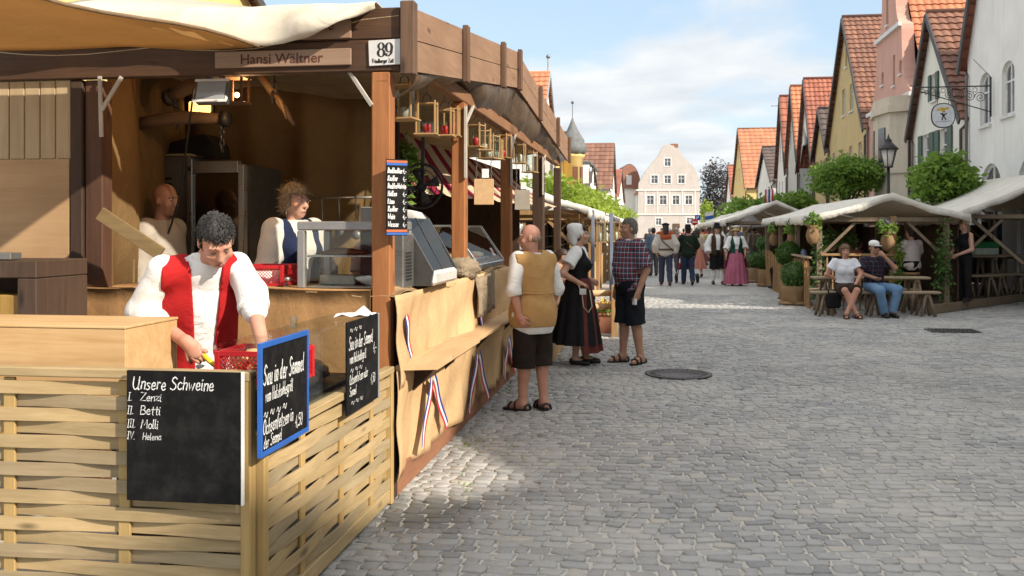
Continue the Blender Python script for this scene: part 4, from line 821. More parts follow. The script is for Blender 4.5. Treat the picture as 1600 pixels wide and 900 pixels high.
b3 = board('chalk_board', 'black chalk board with prices hung at the far end of the low fence', fromS((.055, -1.05, .72)), .56, .48, RZ + R(90), 'right', GRY, [('~ ~ ~', .04, .425, .045, 1.7), ('Sau in der Semmel', .02, .335, .075, .66), ('vom Holzkohlegrill', .03, .262, .056, .60), ('4,-', .45, .272, .062, .8), ('~ ~ ~', .05, .215, .045, 1.7), ('Ochsenfetzen oder', .03, .155, .056, .64), ('Semmel', .03, .095, .05, .7), ('4,50', .40, .105, .056, .8), ('~ ~ ~', .06, .045, .045, 1.7)])
b4 = thing('chalk_board', 'narrow drinks chalk board with striped ends hung on the corner post', 'chalkboard', fromS((-.01, -.10, 1.64)), RZ + R(38)); m = MB(); m.bbox((0, 0, 0), (.14, .01, .47), .002); m.build('panel', CHB, b4)
for z, c in ((.004, 'blue'), (.022, 'orange'), (.448, 'orange2'), (.432, 'blue2')): m = MB(); m.bbox((.001, -.002, z), (.139, .0, z + .015), .0005); m.build('stripe', BLU if 'blue' in c else plain('orange_paint', (.5, .12, .04), .6), b4)
m = MB()
for i, (wtxt, pr) in enumerate((('DunklesBier', '4,-'), ('Radler', '4,-'), ('DunklesWeizen', '4,-'), ('Helles', '4,-'), ('Limo', '4,-'), ('Radler', '4,-'), ('Wein', '4,-'), ('Wasser', '4,-'))):
    wtxt = wtxt.replace('D', 'D'); chalk(m, wtxt, .010, .385 - i * .047, .034, lambda x, z: (x, -.0012, z), .14, .1, i, .42 if len(wtxt) > 8 else .62); chalk(m, pr, .108, .385 - i * .047, .03, lambda x, z: (x, -.0012, z), .14, .1, i, .6)
m.build('lettering', CHK, b4)
# number plate and name boards on the front beam
def text_mesh(txt, size, mat, parent, loc, extr=.0, xs=1, offset=0.0, name='lettering', shear=0):
    c = bpy.data.curves.new(name, 'FONT'); c.body = txt; c.size = size; c.offset = offset; c.shear = shear; o = bpy.data.objects.new(name, c); COL.objects.link(o)
    dg = bpy.context.evaluated_depsgraph_get(); me = bpy.data.meshes.new_from_object(o.evaluated_get(dg)); bpy.data.objects.remove(o)
    me.transform(Matrix.Diagonal((xs, 1, 1, 1))); me.transform(Matrix.Rotation(R(90), 4, 'X')); me.materials.clear(); me.materials.append(mat); o = bpy.data.objects.new(name, me); COL.objects.link(o); o.parent = parent; o.location = loc; return o
INK = plain('dark_ink', (.02, .018, .016), .8); BRN = plain('burnt_letter', (.11, .035, .022), .85)
npl = stall_thing('number_plate', 'white plate with the number 89 on the dark front beam', 'sign', (-.145, -.016, 2.695)); m = MB(); m.bbox((0, 0, 0), (.205, .008, .158), .002, Matrix.Rotation(R(-2), 4, 'Y')); m.build('plate', plain('plate_white', (.60, .58, .56), .6), npl)
m = MB()
def ring(cx, cz, rx, rz_, ix, iz, a0=0, a1=360, n=28, dz=0):
    vs = []; 
    for i in range(n + 1): a = R(a0 + (a1 - a0) * i / n); vs += [(cx + rx * math.cos(a), -.0015, cz + rz_ * math.sin(a)), (cx + ix * math.cos(a), -.0015, cz + dz + iz * math.sin(a))]
    m.add(vs, [(2 * i, 2 * i + 1, 2 * i + 3, 2 * i + 2) for i in range(n)])
ring(.078, .122, .024, .023, .009, .018); ring(.078, .080, .028, .026, .011, .021); ring(.128, .113, .027, .031, .010, .026); m.add([(.139, -.0014, .112), (.155, -.0014, .112), (.150, -.0014, .075), (.128, -.0014, .056), (.112, -.0014, .060), (.126, -.0014, .066), (.137, -.0014, .082)], [(0, 1, 2, 6), (2, 3, 5, 6), (3, 4, 5)]); m.ball((.111, -.002, .069), (.009, .001, .009), 10, 6)
chalk(m, 'Friedberger Zeit', .022, .019, .026, lambda x, z: (x, -.0015, z), .19, .0, 5, .70); m.build('lettering', INK, npl)
NB = wood('name_board', (.34, .22, .15), (.24, .15, .10), 0)
nb = stall_thing('name_board', 'weathered board with burnt in owner name on the lower front beam', 'sign', (-1.16, -.022, 2.705)); m = MB(); m.bbox((0, 0, 0), (.90, .018, .105), .004); m.build('board', NB, nb); text_mesh('Hansi Wältner', .088, BRN, nb, (.17, -.002, .022), offset=.0012, xs=1.05)
nb2 = stall_thing('name_board', 'second name board mostly hidden under the white canvas edge', 'sign', (-1.2, -.022, 2.872)); m = MB(); m.bbox((0, 0, 0), (.94, .018, .115), .004); m.build('board', NB, nb2); text_mesh('ne', .088, BRN, nb2, (.74, -.002, .055), offset=.0012, xs=1.05)
# ---------------------------------------------------------------- ribbons
RR = plain('ribbon_red', (.50, .025, .045), .6); RB = plain('ribbon_blue', (.02, .045, .26), .6); RW = plain('ribbon_white', (.78, .78, .80), .6)
def ribbon(label, tails, wd=.055):
    wd *= 1.4
    o = stall_thing('ribbon', label, 'ribbon', (0, 0, 0), 'blue white and red ribbons pinned to the counter cloth')
    for ti, (a, b) in enumerate(tails):
        m = MB(); d = Vector((0, b[0] - a[0], b[1] - a[1])); n = Vector((0, -d.z, d.y)).normalized(); n = n if n.y > 0 else -n
        for k in range(3):
            m.cur = k if not ti else 2 - k; r = [[], []]
            for i in range(9):
                f = i / 8; x = .088 - .03 * (a[1] > .9) + .006 * math.sin(f * 7 + ti) + (.006 * ti); p_ = Vector((x, a[0], a[1])) + d * f
                r[0].append(p_ + n * wd * (k / 3 - .5) * (1 + .15 * math.sin(f * 5))); r[1].append(p_ + n * wd * ((k + 1) / 3 - .5) * (1 + .15 * math.sin(f * 5)))
            m.sheet(r)
        m.build('tail', [RB, RW, RR], o)
ribbon('single ribbon above the near shelf end', [((.12, 1.13), (.24, .86))]); ribbon('pale ribbon pinned in a V under the near shelf', [((.70, .65), (.42, .22)), ((.72, .65), (1.14, .23))], .07)
ribbon('dark ribbon pinned in a V in the middle of the counter', [((2.45, .58), (2.05, .15)), ((2.47, .58), (2.95, .12))], .09); ribbon('ribbon pinned in a V beside the bald man in the tan vest', [((4.2, .52), (3.98, .14)), ((4.22, .52), (4.7, .12))], .10); ribbon('single ribbon above the middle shelf below the second post', [((2.72, 1.12), (2.84, .80))], .10)
# ---------------------------------------------------------------- acrylic guard, roast tray
ac = stall_thing('splash_guard', 'clear acrylic splash guard between the two price boards', 'guard', (0, 0, 0)); m = MB(); m.bbox((-.02, -1.98, .825), (-.012, -.28, 1.17), .001); m.build('front_sheet', GL, ac); m = MB(); m.bbox((-.28, -1.98, 1.171), (-.008, -.28, 1.178), .001); m.build('top_sheet', GL, ac)
gt = stall_thing('grill_counter', 'steel grill counter behind the acrylic guard', 'counter', (-.42, -1.1, 0)); m = MB(); m.bbox((-.30, -.80, .3), (.34, .82, .80), .01); m.build('body', METD, gt); m = MB(); m.bbox((-.28, -.75, .801), (.30, .78, .83), .004); m.build('tray', BLK, gt)
rm = plain('roast', (.055, .03, .018), .35, (.03, .018, .012), 14, .9, 30, spec=.6)
for i, (x, y, s_) in enumerate(((.1, -.1, .10), (.16, .18, .11), (.02, .05, .09), (.14, .42, .10), (.05, .62, .09), (.15, -.35, .08))):
    o = stall_thing('roast_joint', ('charred roast joint at near end of the tray', 'largest charred roast joint mid tray', 'charred roast joint at the back of the tray', 'charred roast joint before the far price board', 'charred roast joint at far end of the tray', 'small charred roast joint beside the blue framed board')[(0, 1, 2, 3, 4, 5)[i]], 'meat', (-.42 + x, -1.1 + y, .83), 'roast joints behind the acrylic guard'); m = MB(); m.ball((0, 0, s_ * .55), (s_, s_ * 1.2, s_ * .6), 12, 8, .09, i + 2); m.build('joint', rm, o)
np_ = stall_thing('paper_napkin', 'white paper napkin lying on the acrylic guard', 'napkin', SP(555, 496, z=1.182)); m = MB(); m.sheet([[(-.10 + .05 * i, -.08 + .04 * j, .004 + .02 * abs(math.sin(i * 1.7 + j)) + (.05 if i == 3 and j == 2 else 0)) for i in range(5)] for j in range(5)]); m.build('paper', plain('paper_white', (.8, .79, .77), .8), np_)
# ---------------------------------------------------------------- things in and on the stall
def hw(p, q_, r, mat, name, parent): m = MB(); m.tube([p, q_], r, 6); return m.build(name, mat, parent)
CAND_W = plain('candle_wax', (.75, .70, .60), .5); CAND_R = plain('candle_red', (.55, .03, .03), .45); LANW = wood('lantern_wood', (.44, .28, .13), (.30, .175, .07), 2, 2)
def lantern(label, loc, h=.25, w_=.15, cand=CAND_W, top='plain', hang=.2, group='wooden lanterns hung along the stall'):
    o = thing('candle_lantern', label, 'lantern', loc, RZ + rnd.uniform(-.3, .3), group); w_ *= .9; a = w_ / 2; m = MB(); m.bbox((-a - .02, -a - .02, 0), (a + .02, a + .02, .014), .003); m.bbox((-a - .006, -a - .006, h - .012), (a + .006, a + .006, h), .003)
    for sx in (-1, 1):
        for sy in (-1, 1): m.bbox((sx * a - .007, sy * a - .007, .0145), (sx * a + .007, sy * a + .007, h + .018), .002)
    m.build('frame', LANW, o)
    m = MB(); a2 = a - .009
    for M_ in range(4): m.box((-a2, a2, .016), (a2, a2 + .002, h - .014), Matrix.Rotation(M_ * math.pi / 2, 4, 'Z'))
    m.build('glass_pane', GL, o); m = MB(); ch = h * rnd.uniform(.32, .5); m.lathe([(.03, .015), (.032, ch), (.026, ch + .006), (.004, ch + .002)], 12); m.tube([(0, 0, ch), (.003, 0, ch + .02)], .0025, 5); m.build('candle', cand, o)
    m = MB(); m.tube([(-a * .5, 0, h), (-.03, 0, h + .05), (0, 0, h + .08), (.03, 0, h + .05), (a * .5, 0, h)], .004, 5); m.tube([(0, 0, h + .08), (0, 0, h + .08 + hang)], .003, 4); m.build('hanger', BLK, o); return o
for px, py, y, h, w_, cn, lb in ((632, 188, 1.1, .26, .17, plain('candle_grey', (.4, .38, .34), .5), 'wooden lantern with a grey candle, hung first behind the corner post'), (667, 212, 1.5, .25, .16, CAND_R, 'open sided wooden lantern with a fat red candle beside the corner lantern'), (694, 214, 2.0, .22, .15, CAND_R, 'wooden lantern with thin red candle just before the second post'), (744, 231, 3.3, .22, .14, CAND_R, 'narrow wooden lantern hung right behind the second post'), (765, 249, 3.9, .24, .17, CAND_W, 'wide wooden lantern with white candle, above the hanging wooden tag'), (786, 248, 4.7, .26, .15, CAND_R, 'wooden lantern with red candle in front of the third post'), (812, 256, 6.2, .24, .14, CAND_W, 'small empty looking lantern hung just past the third post'), (828, 270, 7.3, .28, .17, CAND_W, 'lantern with white candle hung before the dark post'), (706, 214, 2.25, .24, .13, CAND_R, 'slim wooden lantern hung against the second post'), (776, 250, 4.25, .20, .13, CAND_W, 'small wooden lantern squeezed between the wide one and the third post'), (757, 236, 3.55, .2, .12, CAND_W, 'small lantern tucked between the narrow and the wide lantern')):
    lantern(lb, fromS(SP(px, py, y=y)), h, w_, cn, hang=max(.05, 2.86 - SP(px, py, y=y).z - h))
for px, py, y, lb, cn in ((756, 320, 3.7, 'warm brown wooden tag hung on two chains between posts', W_shelf), (816, 328, 6.6, 'grey wooden tag hung on chains before the dark post', plain('grey_tag', (.33, .29, .24), .8))):
    c = SP(px, py, y=y); o = thing('hanging_tag', lb, 'sign', fromS(c), RZ + R(10), 'wooden tags hung on chains'); m = MB(); m.bbox((-.10, -.012, 0), (.10, .012, .26), .004); m.build('tag_board', cn, o)
    m = MB()
    for sx in (-.075, .075):
        for k in range(10): zc = .27 + k * .045; m.tube([(sx + .008 * math.cos(a) * (k % 2), .008 * math.cos(a) * ((k + 1) % 2), zc + .025 * math.sin(a)) for a in [i * math.pi / 4 for i in range(9)]], .003, 4, False)
    m.build('chain', MET, o); m = MB(); m.bbox((-.02, -.018, .27), (.05, -.014, .36), .001); m.build('paper_note', plain('paper_white', (.8, .79, .77), .8), o)
# hot display case on the inner counter
c = stall_thing('display_case', 'aluminium framed glass hot display case on the inner counter', 'display case', (-.66, .10, 1.30)); X, Y, Z = .62, .55, .43; m = MB()
for x in (0, X - .05):
    for y in (0, Y - .05): m.bbox((x, y, 0), (x + .05, y + .05, Z - .06), .006)
m.bbox((0, 0, Z - .059), (X, Y, Z), .008); m.build('frame', plain('alu_frame', (.33, .32, .31), .4, metal=.5), c)
m = MB(); m.bbox((.055, .02, .01), (X - .055, .023, Z - .062), .0005); m.build('glass_pane', GL, c); m = MB(); m.bbox((.05, .05, .20), (X - .05, Y - .06, .212), .002); m.build('inner_shelf', MET, c); m = MB(); m.bbox((.05, .05, .001), (X - .05, Y - .06, .012), .002); m.build('tray', MET, c)
m = MB(); m.lathe([(.12, .0), (.13, .015), (.05, .04), (.001, .045)], 14, (.22, .25, .213), 1.3, .8, .06); m.build('crackling', plain('crackling', (.16, .05, .02), .5), c)
m = MB(); m.lathe([(.05, 0), (.11, .03), (.13, .05), (.09, .06), (.001, .055)], 14, (.44, .22, .013), 1, 1, .08); m.build('paper_tray', plain('paper_white', (.8, .79, .77), .8), c)
m = MB(); m.bbox((.08, .2, .013), (.32, .36, .075), .006); m.build('tub', plain('clear_tub', (.45, .42, .36), .3), c)
# till / heated counter cabinets along the street
c = stall_thing('heated_cabinet', 'grey heated cabinet with sloping glass doors and curved white hood', 'display case', (-.40, .62, 1.29)); prof = [(0, 0), (.50, 0), (.515, .10), (.30, .47), (.24, .52), (.1, .54), (0, .54)]; Mx = Matrix(((1, 0, 0, 0), (0, 0, 1, 0), (0, 1, 0, 0), (0, 0, 0, 1)))
DKP = plain('dark_panel', (.055, .052, .05), .35)
def ends(y0, y1, mat, nm): m = MB(); m.prism(prof, y0, y1, Mx); m.build(nm, mat, c)
ends(0, .03, DKP, 'side_panel'); ends(.77, .80, DKP, 'side_panel'); m = MB(); m.sheet([[(x, y, z) for x, z in ((.285, .47), (.245, .517), (.17, .536), (.1, .543), (0, .543))] for y in (.031, .769)], thick=.01, flip=True); m.build('hood', plain('hood_white', (.62, .60, .56), .35), c)
m = MB(); m.bbox((.46, .031, .0), (.525, .769, .10), .02); m.build('front_trim', plain('hood_white', (.62, .60, .56), .35), c); m = MB(); m.add([(.503, .03, .102), (.503, .77, .102), (.302, .77, .468), (.302, .03, .468)], [(0, 1, 2, 3)]); m.build('glass_door', GL, c)
m = MB(); m.bbox((0, .04, .0), (.02, .76, .53), .003); m.bbox((.03, .04, .02), (.44, .76, .06), .003); m.build('lining', DKP, c); m = MB(); m.bbox((.15, .1, .44), (.18, .7, .46), .004); m.build('tube_lamp', plain('tube_white', (.8, .85, .85), .3), c)
m = MB(); m.bar((.50, .36, .10), (.30, .36, .47), .012, .012); m.build('door_frame', BLK, c)
mt = stall_thing('steel_unit', 'brushed steel unit with black vent in front of the heated cabinet', 'appliance', (-.20, .30, 1.29)); m = MB(); m.bbox((0, 0, 0), (.19, .28, .36), .006); m.build('body', MET, mt); m = MB(); [m.box((.192, .06, .05 + i * .022), (.196, .20, .062 + i * .022)) for i in range(9)]; m.build('vent', BLK, mt)
c = stall_thing('glass_counter', 'tilted glass food counter between the second and third posts', 'display case', (-.58, 1.75, 1.29)); m = MB(); m.bbox((0, 0, 0), (.56, 2.9, .06), .01); m.build('base', MET, c)
for y, nm in ((.02, 'a'), (1.3, 'b'), (2.86, 'c')): m = MB(); m.bar((.55, y, .06), (.30, y, .42), .025, .025); m.bar((.30, y, .42), (.02, y, .42), .02, .02); m.build('arm', MET, c)
m = MB(); m.add([(.545, .03, .065), (.545, 2.85, .065), (.31, 2.85, .42), (.31, .03, .42)], [(0, 1, 2, 3)]); m.add([(.31, .03, .421), (.31, 2.85, .421), (.02, 2.85, .421), (.02, .03, .421)], [(0, 1, 2, 3)]); m.build('glass_pane', GL, c)
fc = [plain('food_a', (.5, .32, .1), .6), plain('food_b', (.3, .08, .04), .5), plain('food_c', (.55, .5, .35), .6)]
for i in range(6): m = MB(); m.bbox((.1, .15 + i * .45, .061), (.42, .5 + i * .45, .10), .01); o = m.build('tray', MET, c); m = MB(); m.ball((.26, .33 + i * .45, .105), (.14, .14, .05), 10, 6, .12, i); m.build('food', fc[i % 3], o)
cl = stall_thing('crumpled_cloth', 'grey brown crumpled cloth bundled around the second post', 'cloth', (.0, 2.3, 1.27)); m = MB(); m.ball((-.05, .12, .06), (.15, .28, .11), 22, 14, .11, 4); m.build('bundle', cloth('bundle_cloth', (.30, .24, .17), (.2, .15, .1), wrinkle=.9, wscale=9), cl)
sh = stall_thing('cloth_drape', 'grey brown cloth hanging over the counter edge below the second post', 'cloth', (0, 0, 0)); rows = [[(.055 + .02 * math.sin(y * 30 + f * 3) + .02 * f, y, 1.30 - f * .36 - .05 * math.sin((y - 2.2) * 2.4)) for y in [2.5 + .9 * j / 20 for j in range(21)]] for f in [i / 8 for i in range(9)]]; m = MB(); m.sheet(rows, thick=.004); m.build('drape', cloth('bundle_cloth', (.30, .24, .17)), sh)
# fridge
c = stall_thing('fridge', 'tall stainless steel fridge with glass door against the back cloth', 'fridge', (-2.55, 1.55, 0)); m = MB(); m.bbox((0, 0, .1), (.42, .75, 2.28), .01); m.build('body', METD, c); m = MB()
for k in range(3):
    for i in range(12): m.bbox((.03 + k * .085, -.004, 1.62 + i * .042), (.10 + k * .085, -.0005, 1.64 + i * .042), .001)
m.build('vent', BLK, c)
m = MB(); m.bbox((.422, -.06, .1), (.47, .02, 2.25), .006); m.bbox((.86, -.06, .1), (.91, .02, 2.2), .006); m.bbox((.471, -.06, 2.13), (.859, .02, 2.23), .006); m.build('door_frame', MET, c); m = MB(); m.bbox((.471, -.03, .15), (.859, -.026, 2.128), .001); m.build('glass_door', glass('fridge_glass', (.45, .45, .42), .2), c); m = MB(); m.bbox((.44, .03, .1), (.92, .7, 2.2), .01); m.build('interior', plain('fridge_dark', (.05, .047, .042), .5), c); m = MB(); m.bbox((.435, -.068, 2.15), (.465, -.061, 2.18), .003); m.build('lock', BLK, c)
m = MB(); m.bbox((.05, .05, 2.281), (.4, .3, 2.30), .004); m.build('light_strip', plain('strip', (.7, .55, .3), .4), c)
fn_ = stall_thing('electric_fan', 'black round electric fan hung in the shadow behind the posts', 'fan', SP(657, 291, y=2.62)); m = MB()
for r_ in (.20, .15, .10, .05): m.tube([(r_ * math.cos(a), 0, r_ * math.sin(a)) for a in [i * math.pi / 12 for i in range(25)]], .012 if r_ > .18 else .004, 6, False)
for i in range(10): a = i * math.pi / 5; m.tube([(0, -.02, 0), (.2 * math.cos(a), 0, .2 * math.sin(a))], .003, 4)
m.build('cage', BLK, fn_); m = MB()
for i in range(4): a = i * math.pi / 2 + .3; m.sheet([[(r_ * math.cos(a + d), .03 + .03 * d, r_ * math.sin(a + d)) for d in (-.3, 0, .3)] for r_ in (.03, .1, .17)], thick=.003)
m.build('blades', plain('fan_blade', (.06, .06, .065), .4), fn_); m = MB(); m.ball((0, .04, 0), (.05, .07, .05)); m.bar((0, .08, 0), (0, .1, .6), .03); m.build('motor', BLK, fn_)
# flood lamp, lit lantern, ox yokes with chains
c = stall_thing('flood_lamp', 'grey flood lamp clamped under the front beam', 'lamp', SP(331, 142, y=.12)); m = MB(); m.bbox((-.115, -.01, -.08), (.115, .06, .075), .012, Matrix.Rotation(R(-18), 4, 'X')); m.build('housing', METD, c); m = MB(); m.bbox((-.098, -.014, -.064), (.098, -.0105, .06), .001, Matrix.Rotation(R(-18), 4, 'X')); m.build('lens', plain('lamp_lens', (.34, .35, .36), .1, spec=.9), c)
[MB().bbox(a_, b_, .0003, Matrix.Rotation(R(-18), 4, 'X')).build('rim', WPL, c) for a_, b_ in (((-.12, -.016, -.086), (.12, -.0148, -.066)), ((-.12, -.016, .062), (.12, -.0148, .08)))]; m = MB(); m.bar((0, .02, .08), (0, .02, .17), .12, .02); m.build('bracket', BLK, c)
c = stall_thing('lit_lantern', 'lit brown lantern beside the flood lamp under the beam', 'lantern', SP(370, 160, y=.35)); m = MB()
for sx in (-.06, .06):
    for sy in (-.06, .06): m.bbox((sx - .008, sy - .008, 0), (sx + .008, sy + .008, .16), .002)
m.bbox((-.075, -.075, -.012), (.075, .075, 0), .002); m.bbox((-.075, -.075, .161), (.075, .075, .172), .002); m.lathe([(.06, .173), (.03, .20), (.01, .21)], 10); m.tube([(0, 0, .2), (0, 0, .32)], .004, 4); m.build('frame', wood('lan_dark', (.18, .09, .04), (.1, .05, .02), 2, 3), c)
e = NT('warm_bulb'); e.b.inputs['Emission Color'].default_value = (1, .5, .16, 1); e.b.inputs['Emission Strength'].default_value = 9; m = MB(); m.ball((0, 0, .05), .018); m.build('bulb', e.m, c)
ld = bpy.data.lights.new('lantern_light', 'POINT'); ld.energy = 7; ld.color = (1, .55, .22); ld.shadow_soft_size = .03; lo = bpy.data.objects.new('lantern_light', ld); COL.objects.link(lo); lo.parent = c; lo.location = (.02, .12, .05)
c = stall_thing('wall_lamp', 'small lit amber wall lamp on the back cloth', 'lamp', SP(311, 176, y=2.1)); m = MB(); m.bbox((-.10, 0, 0), (-.006, .03, .10), .01); m.bbox((.006, 0, 0), (.10, .03, .10), .01); e = NT('amber_glow'); e.b.inputs['Emission Color'].default_value = (1, .48, .12, 1); e.b.inputs['Emission Strength'].default_value = 2.2; m.build('shade', e.m, c); m = MB(); m.bbox((-.12, .031, -.02), (.12, .06, .12), .004); m.build('back_plate', BLK, c)
LOG = wood('log_wood', (.15, .10, .06), (.09, .055, .033), 0, 1)
def chain(m, p, n, s_=.05):
    for k in range(n): z = p.z - k * s_ * .75; m.tube([(p.x + s_ * .32 * math.cos(a) * (k % 2), p.y + s_ * .32 * math.cos(a) * ((k + 1) % 2), z - s_ * .5 + s_ * .55 * math.sin(a)) for a in [i * math.pi / 5 for i in range(11)]], s_ * .14, 5, False)
def yoke(label, a, b, mid, chains):
    o = stall_thing('ox_yoke', label, 'yoke', (0, 0, 0)); m = MB(); pts = [a, a.lerp(b, .25) + Vector((0, 0, .02)), a.lerp(b, .5) + Vector((0, 0, .035)), a.lerp(b, .75) + Vector((0, 0, .02)), b]; m.tube(pts, [.045, .05, .055, .045, .038], 10); m.build('beam', LOG, o)
    [MB().tube([q_ + (b - a).normalized() * -.02, q_ + (b - a).normalized() * .03], .062, 10).build('iron_cap', BLK, o) for q_ in (a, b)]; m = MB(); [chain(m, q_, n) for q_, n in chains]; m.build('chain', BLK, o)
yoke('ox yoke hung level below the flood lamp on chains', SP(205, 196, y=.9), SP(352, 186, y=.9), None, [(SP(207, 205, y=.9), 5), (SP(347, 195, y=.9), 5), (SP(276, 158, y=.9), 5)])
yoke('short tilted yoke arm ending behind the flood lamp', SP(265, 152, y=.85), SP(330, 132, y=.7), None, [(SP(274, 150, y=.85), 2)])
o = stall_thing('hanging_branch', 'bare forked branch hung on a chain right of the lit lantern', 'branch', (0, 0, 0)); m = MB(); m.tube([SP(408, 120, y=.9), SP(428, 146, y=.9), SP(446, 172, y=.92), SP(460, 196, y=.95)], [.03, .034, .028, .014], 8); m.tube([SP(428, 146, y=.9), SP(440, 160, y=.8), SP(448, 186, y=.78)], [.022, .018, .008], 6); m.build('wood', LOG, o); m = MB(); chain(m, SP(427, 118, y=.88), 3, .08); m.build('chain', BLK, o)
o = stall_thing('cable', 'black cable running down from the flood lamp', 'cable', (0, 0, 0)); m = MB(); m.tube([SP(303, 138, y=.5), SP(299, 170, y=.6), SP(291, 230, y=.8), SP(283, 300, y=.9), SP(268, 350, y=.9), SP(254, 388, y=.9)], .008, 6); m.build('lead', BLK, o)
o = stall_thing('smoke_hood', 'black sheet metal hood on the back cloth above the fridge', 'hood', (0, 0, 0)); m = MB(); A_ = [SP(225, 238, y=1.7), SP(285, 240, y=1.7), SP(336, 246, y=1.7), SP(333, 225, y=1.72), SP(318, 209, y=1.75), SP(300, 214, y=1.75), SP(262, 224, y=1.73), SP(222, 218, y=1.72)]; n_ = len(A_); m.add(A_ + [p_ + Vector((0, .3, 0)) for p_ in A_], [tuple(range(n_))] + [tuple(n_ + i for i in range(n_))[::-1]] + [((i + 1) % n_, i, n_ + i, n_ + (i + 1) % n_) for i in range(n_)]); m.build('sheet', BLK, o)
# crates and rolls
REDP = plain('red_plastic', (.50, .015, .02), .4)
def crate(label, loc, X, Y, Z, grp='red plastic bread crates'):
    o = thing('bread_crate', label, 'crate', loc, RZ, grp); m = MB()
    for (p_, q_, t_) in (((0, 0), (X, 0), 0), ((X, 0), (X, Y), 1), ((X, Y), (0, Y), 0), ((0, Y), (0, 0), 1)):
        P_, Q_ = Vector((*p_, 0)), Vector((*q_, 0)); ln = (Q_ - P_).length
        for z in (.008, Z - .012): m.bar(P_ + Vector((0, 0, z)), Q_ + Vector((0, 0, z)), .012, .024 if z > .1 else .016)
        k = int(ln / .022)
        for i in range(-6, k + 6):
            for sg in (1, -1):
                a0 = i * .022; a1 = a0 + sg * (Z - .03); z0, z1 = .012, Z - .02; u0, u1 = a0 / ln, a1 / ln
                if u0 < 0 and u1 < 0 or u0 > 1 and u1 > 1: continue
                def cl_(u, z, ub, zb):
                    if u < 0: return 0, z + (zb - z) * (0 - u) / (ub - u)
                    if u > 1: return 1, z + (zb - z) * (1 - u) / (ub - u)
                    return u, z
                (ua, za), (ub_, zb_) = cl_(u0, z0, u1, z1), cl_(u1, z1, u0, z0)
                m.tube([P_.lerp(Q_, ua) + Vector((0, 0, za)), P_.lerp(Q_, ub_) + Vector((0, 0, zb_))], .0022, 4)
    m.build('lattice', REDP, o); m = MB()
    for x in (0, X):
        for y in (0, Y): m.bbox((x - .012, y - .012, 0), (x + .012, y + .012, Z), .003)
    m.bbox((.01, .01, 0), (X - .01, Y - .01, .006), .001); m.build('body', REDP, o); return o
k0 = SP(340, 573, y=-1.70); crate('red bread crate of rolls in front of the cook', fromS((k0.x, -1.70, .98)), .34, .28, .15)
k1 = SP(384, 460, y=.2); crate('red crate on the inner counter beside the woman in navy', fromS((k1.x, .15, 1.31)), .27, .3, .135)
BREAD = plain('bread_crust', (.56, .30, .12), .7, (.66, .45, .22), 9, .4, 18)
for i, (dx, dy, dz) in enumerate(((.08, .06, .10), (.17, .06, .105), (.26, .07, .10), (.10, .16, .11), (.20, .17, .115), (.28, .2, .11), (.06, .05, .035), (.15, .05, .035), (.25, .05, .035))):
    o = stall_thing('bread_roll', ('seeded round roll at the front left of the crate', 'round roll in the middle front of the crate', 'round roll at the front right of the crate', 'roll heaped at the back left of the crate', 'topmost roll heaped in the crate', 'roll at the back right corner of the crate', 'low roll seen through the crate lattice left', 'low roll seen through the middle of the lattice', 'low roll seen through the lattice right')[i], 'bread', (k0.x + dx, -1.70 + dy, .98 + dz), 'bread rolls in the red crate'); m = MB(); m.ball((0, 0, .0), (.046, .046, .034), 14, 9, .04, i); m.build('crust', BREAD, o)
o = stall_thing('shaker', 'small clear plastic cup on the acrylic guard', 'cup', SP(459, 513, z=1.18)); m = MB(); m.lathe([(.018, 0), (.021, .06), (.0195, .06), (.017, .004)], 12); m.build('cup', GL, o)
o = stall_thing('shaker', 'small glass salt shaker on the inner counter edge', 'shaker', SP(449, 463, y=.1)); m = MB(); m.lathe([(.03, 0), (.032, .02), (.02, .09), (.018, .1)], 12); m.build('glass_body', GL, o); m = MB(); m.lathe([(.021, .101), (.02, .12), (.004, .125)], 10); m.build('cap', MET, o)
# back bar: shelves, bottles, greenery
o = stall_thing('back_bar', 'dark shelving with bottles and crates at the back of the bar', 'shelf', (-2.4, 4.0, 0)); m = MB()
for z in (.9, 1.3, 1.7): m.bbox((-.25, 0, z), (.1, 6.5, z + .03), .004)
for y in (0, 2.1, 4.3, 6.45): m.bbox((-.25, y, 0), (-.2, y + .05, 2.1), .004)
m.build('shelving', W_dark, o)
bc = [plain('bottle_brown', (.10, .04, .015), .15, spec=.7), plain('bottle_green', (.03, .08, .03), .15, spec=.7), plain('bottle_pale', (.45, .4, .28), .2), plain('tin_yellow', (.5, .33, .06), .5)]
for i in range(26):
    y = .15 + (i % 13) * .48 + rnd.uniform(-.1, .1); z = (.932, 1.332)[i // 13]; b_ = MB(); b_.lathe([(.045, 0), (.047, .15), (.02, .21), (.017, .28)] if i % 3 else [(.07, 0), (.07, .14), (.06, .15)], 10); bb = b_.build('bottle', bc[i % 4], None, fromS((-2.45 + rnd.uniform(-.08, .08), 4 + y, z))); tag(bb, 'bottle or tin standing on the dark back bar shelves', 'bottle', 'bottles on the back bar')
o = stall_thing('leaf_garland', 'green leaf garland hung behind the fan', 'garland', SP(633, 262, y=3.2)); m = MB(); leaves(m, (0, 0, 0), (.12, .15, .28), 260, .09, 9, 16); m.build('foliage', LM, o)
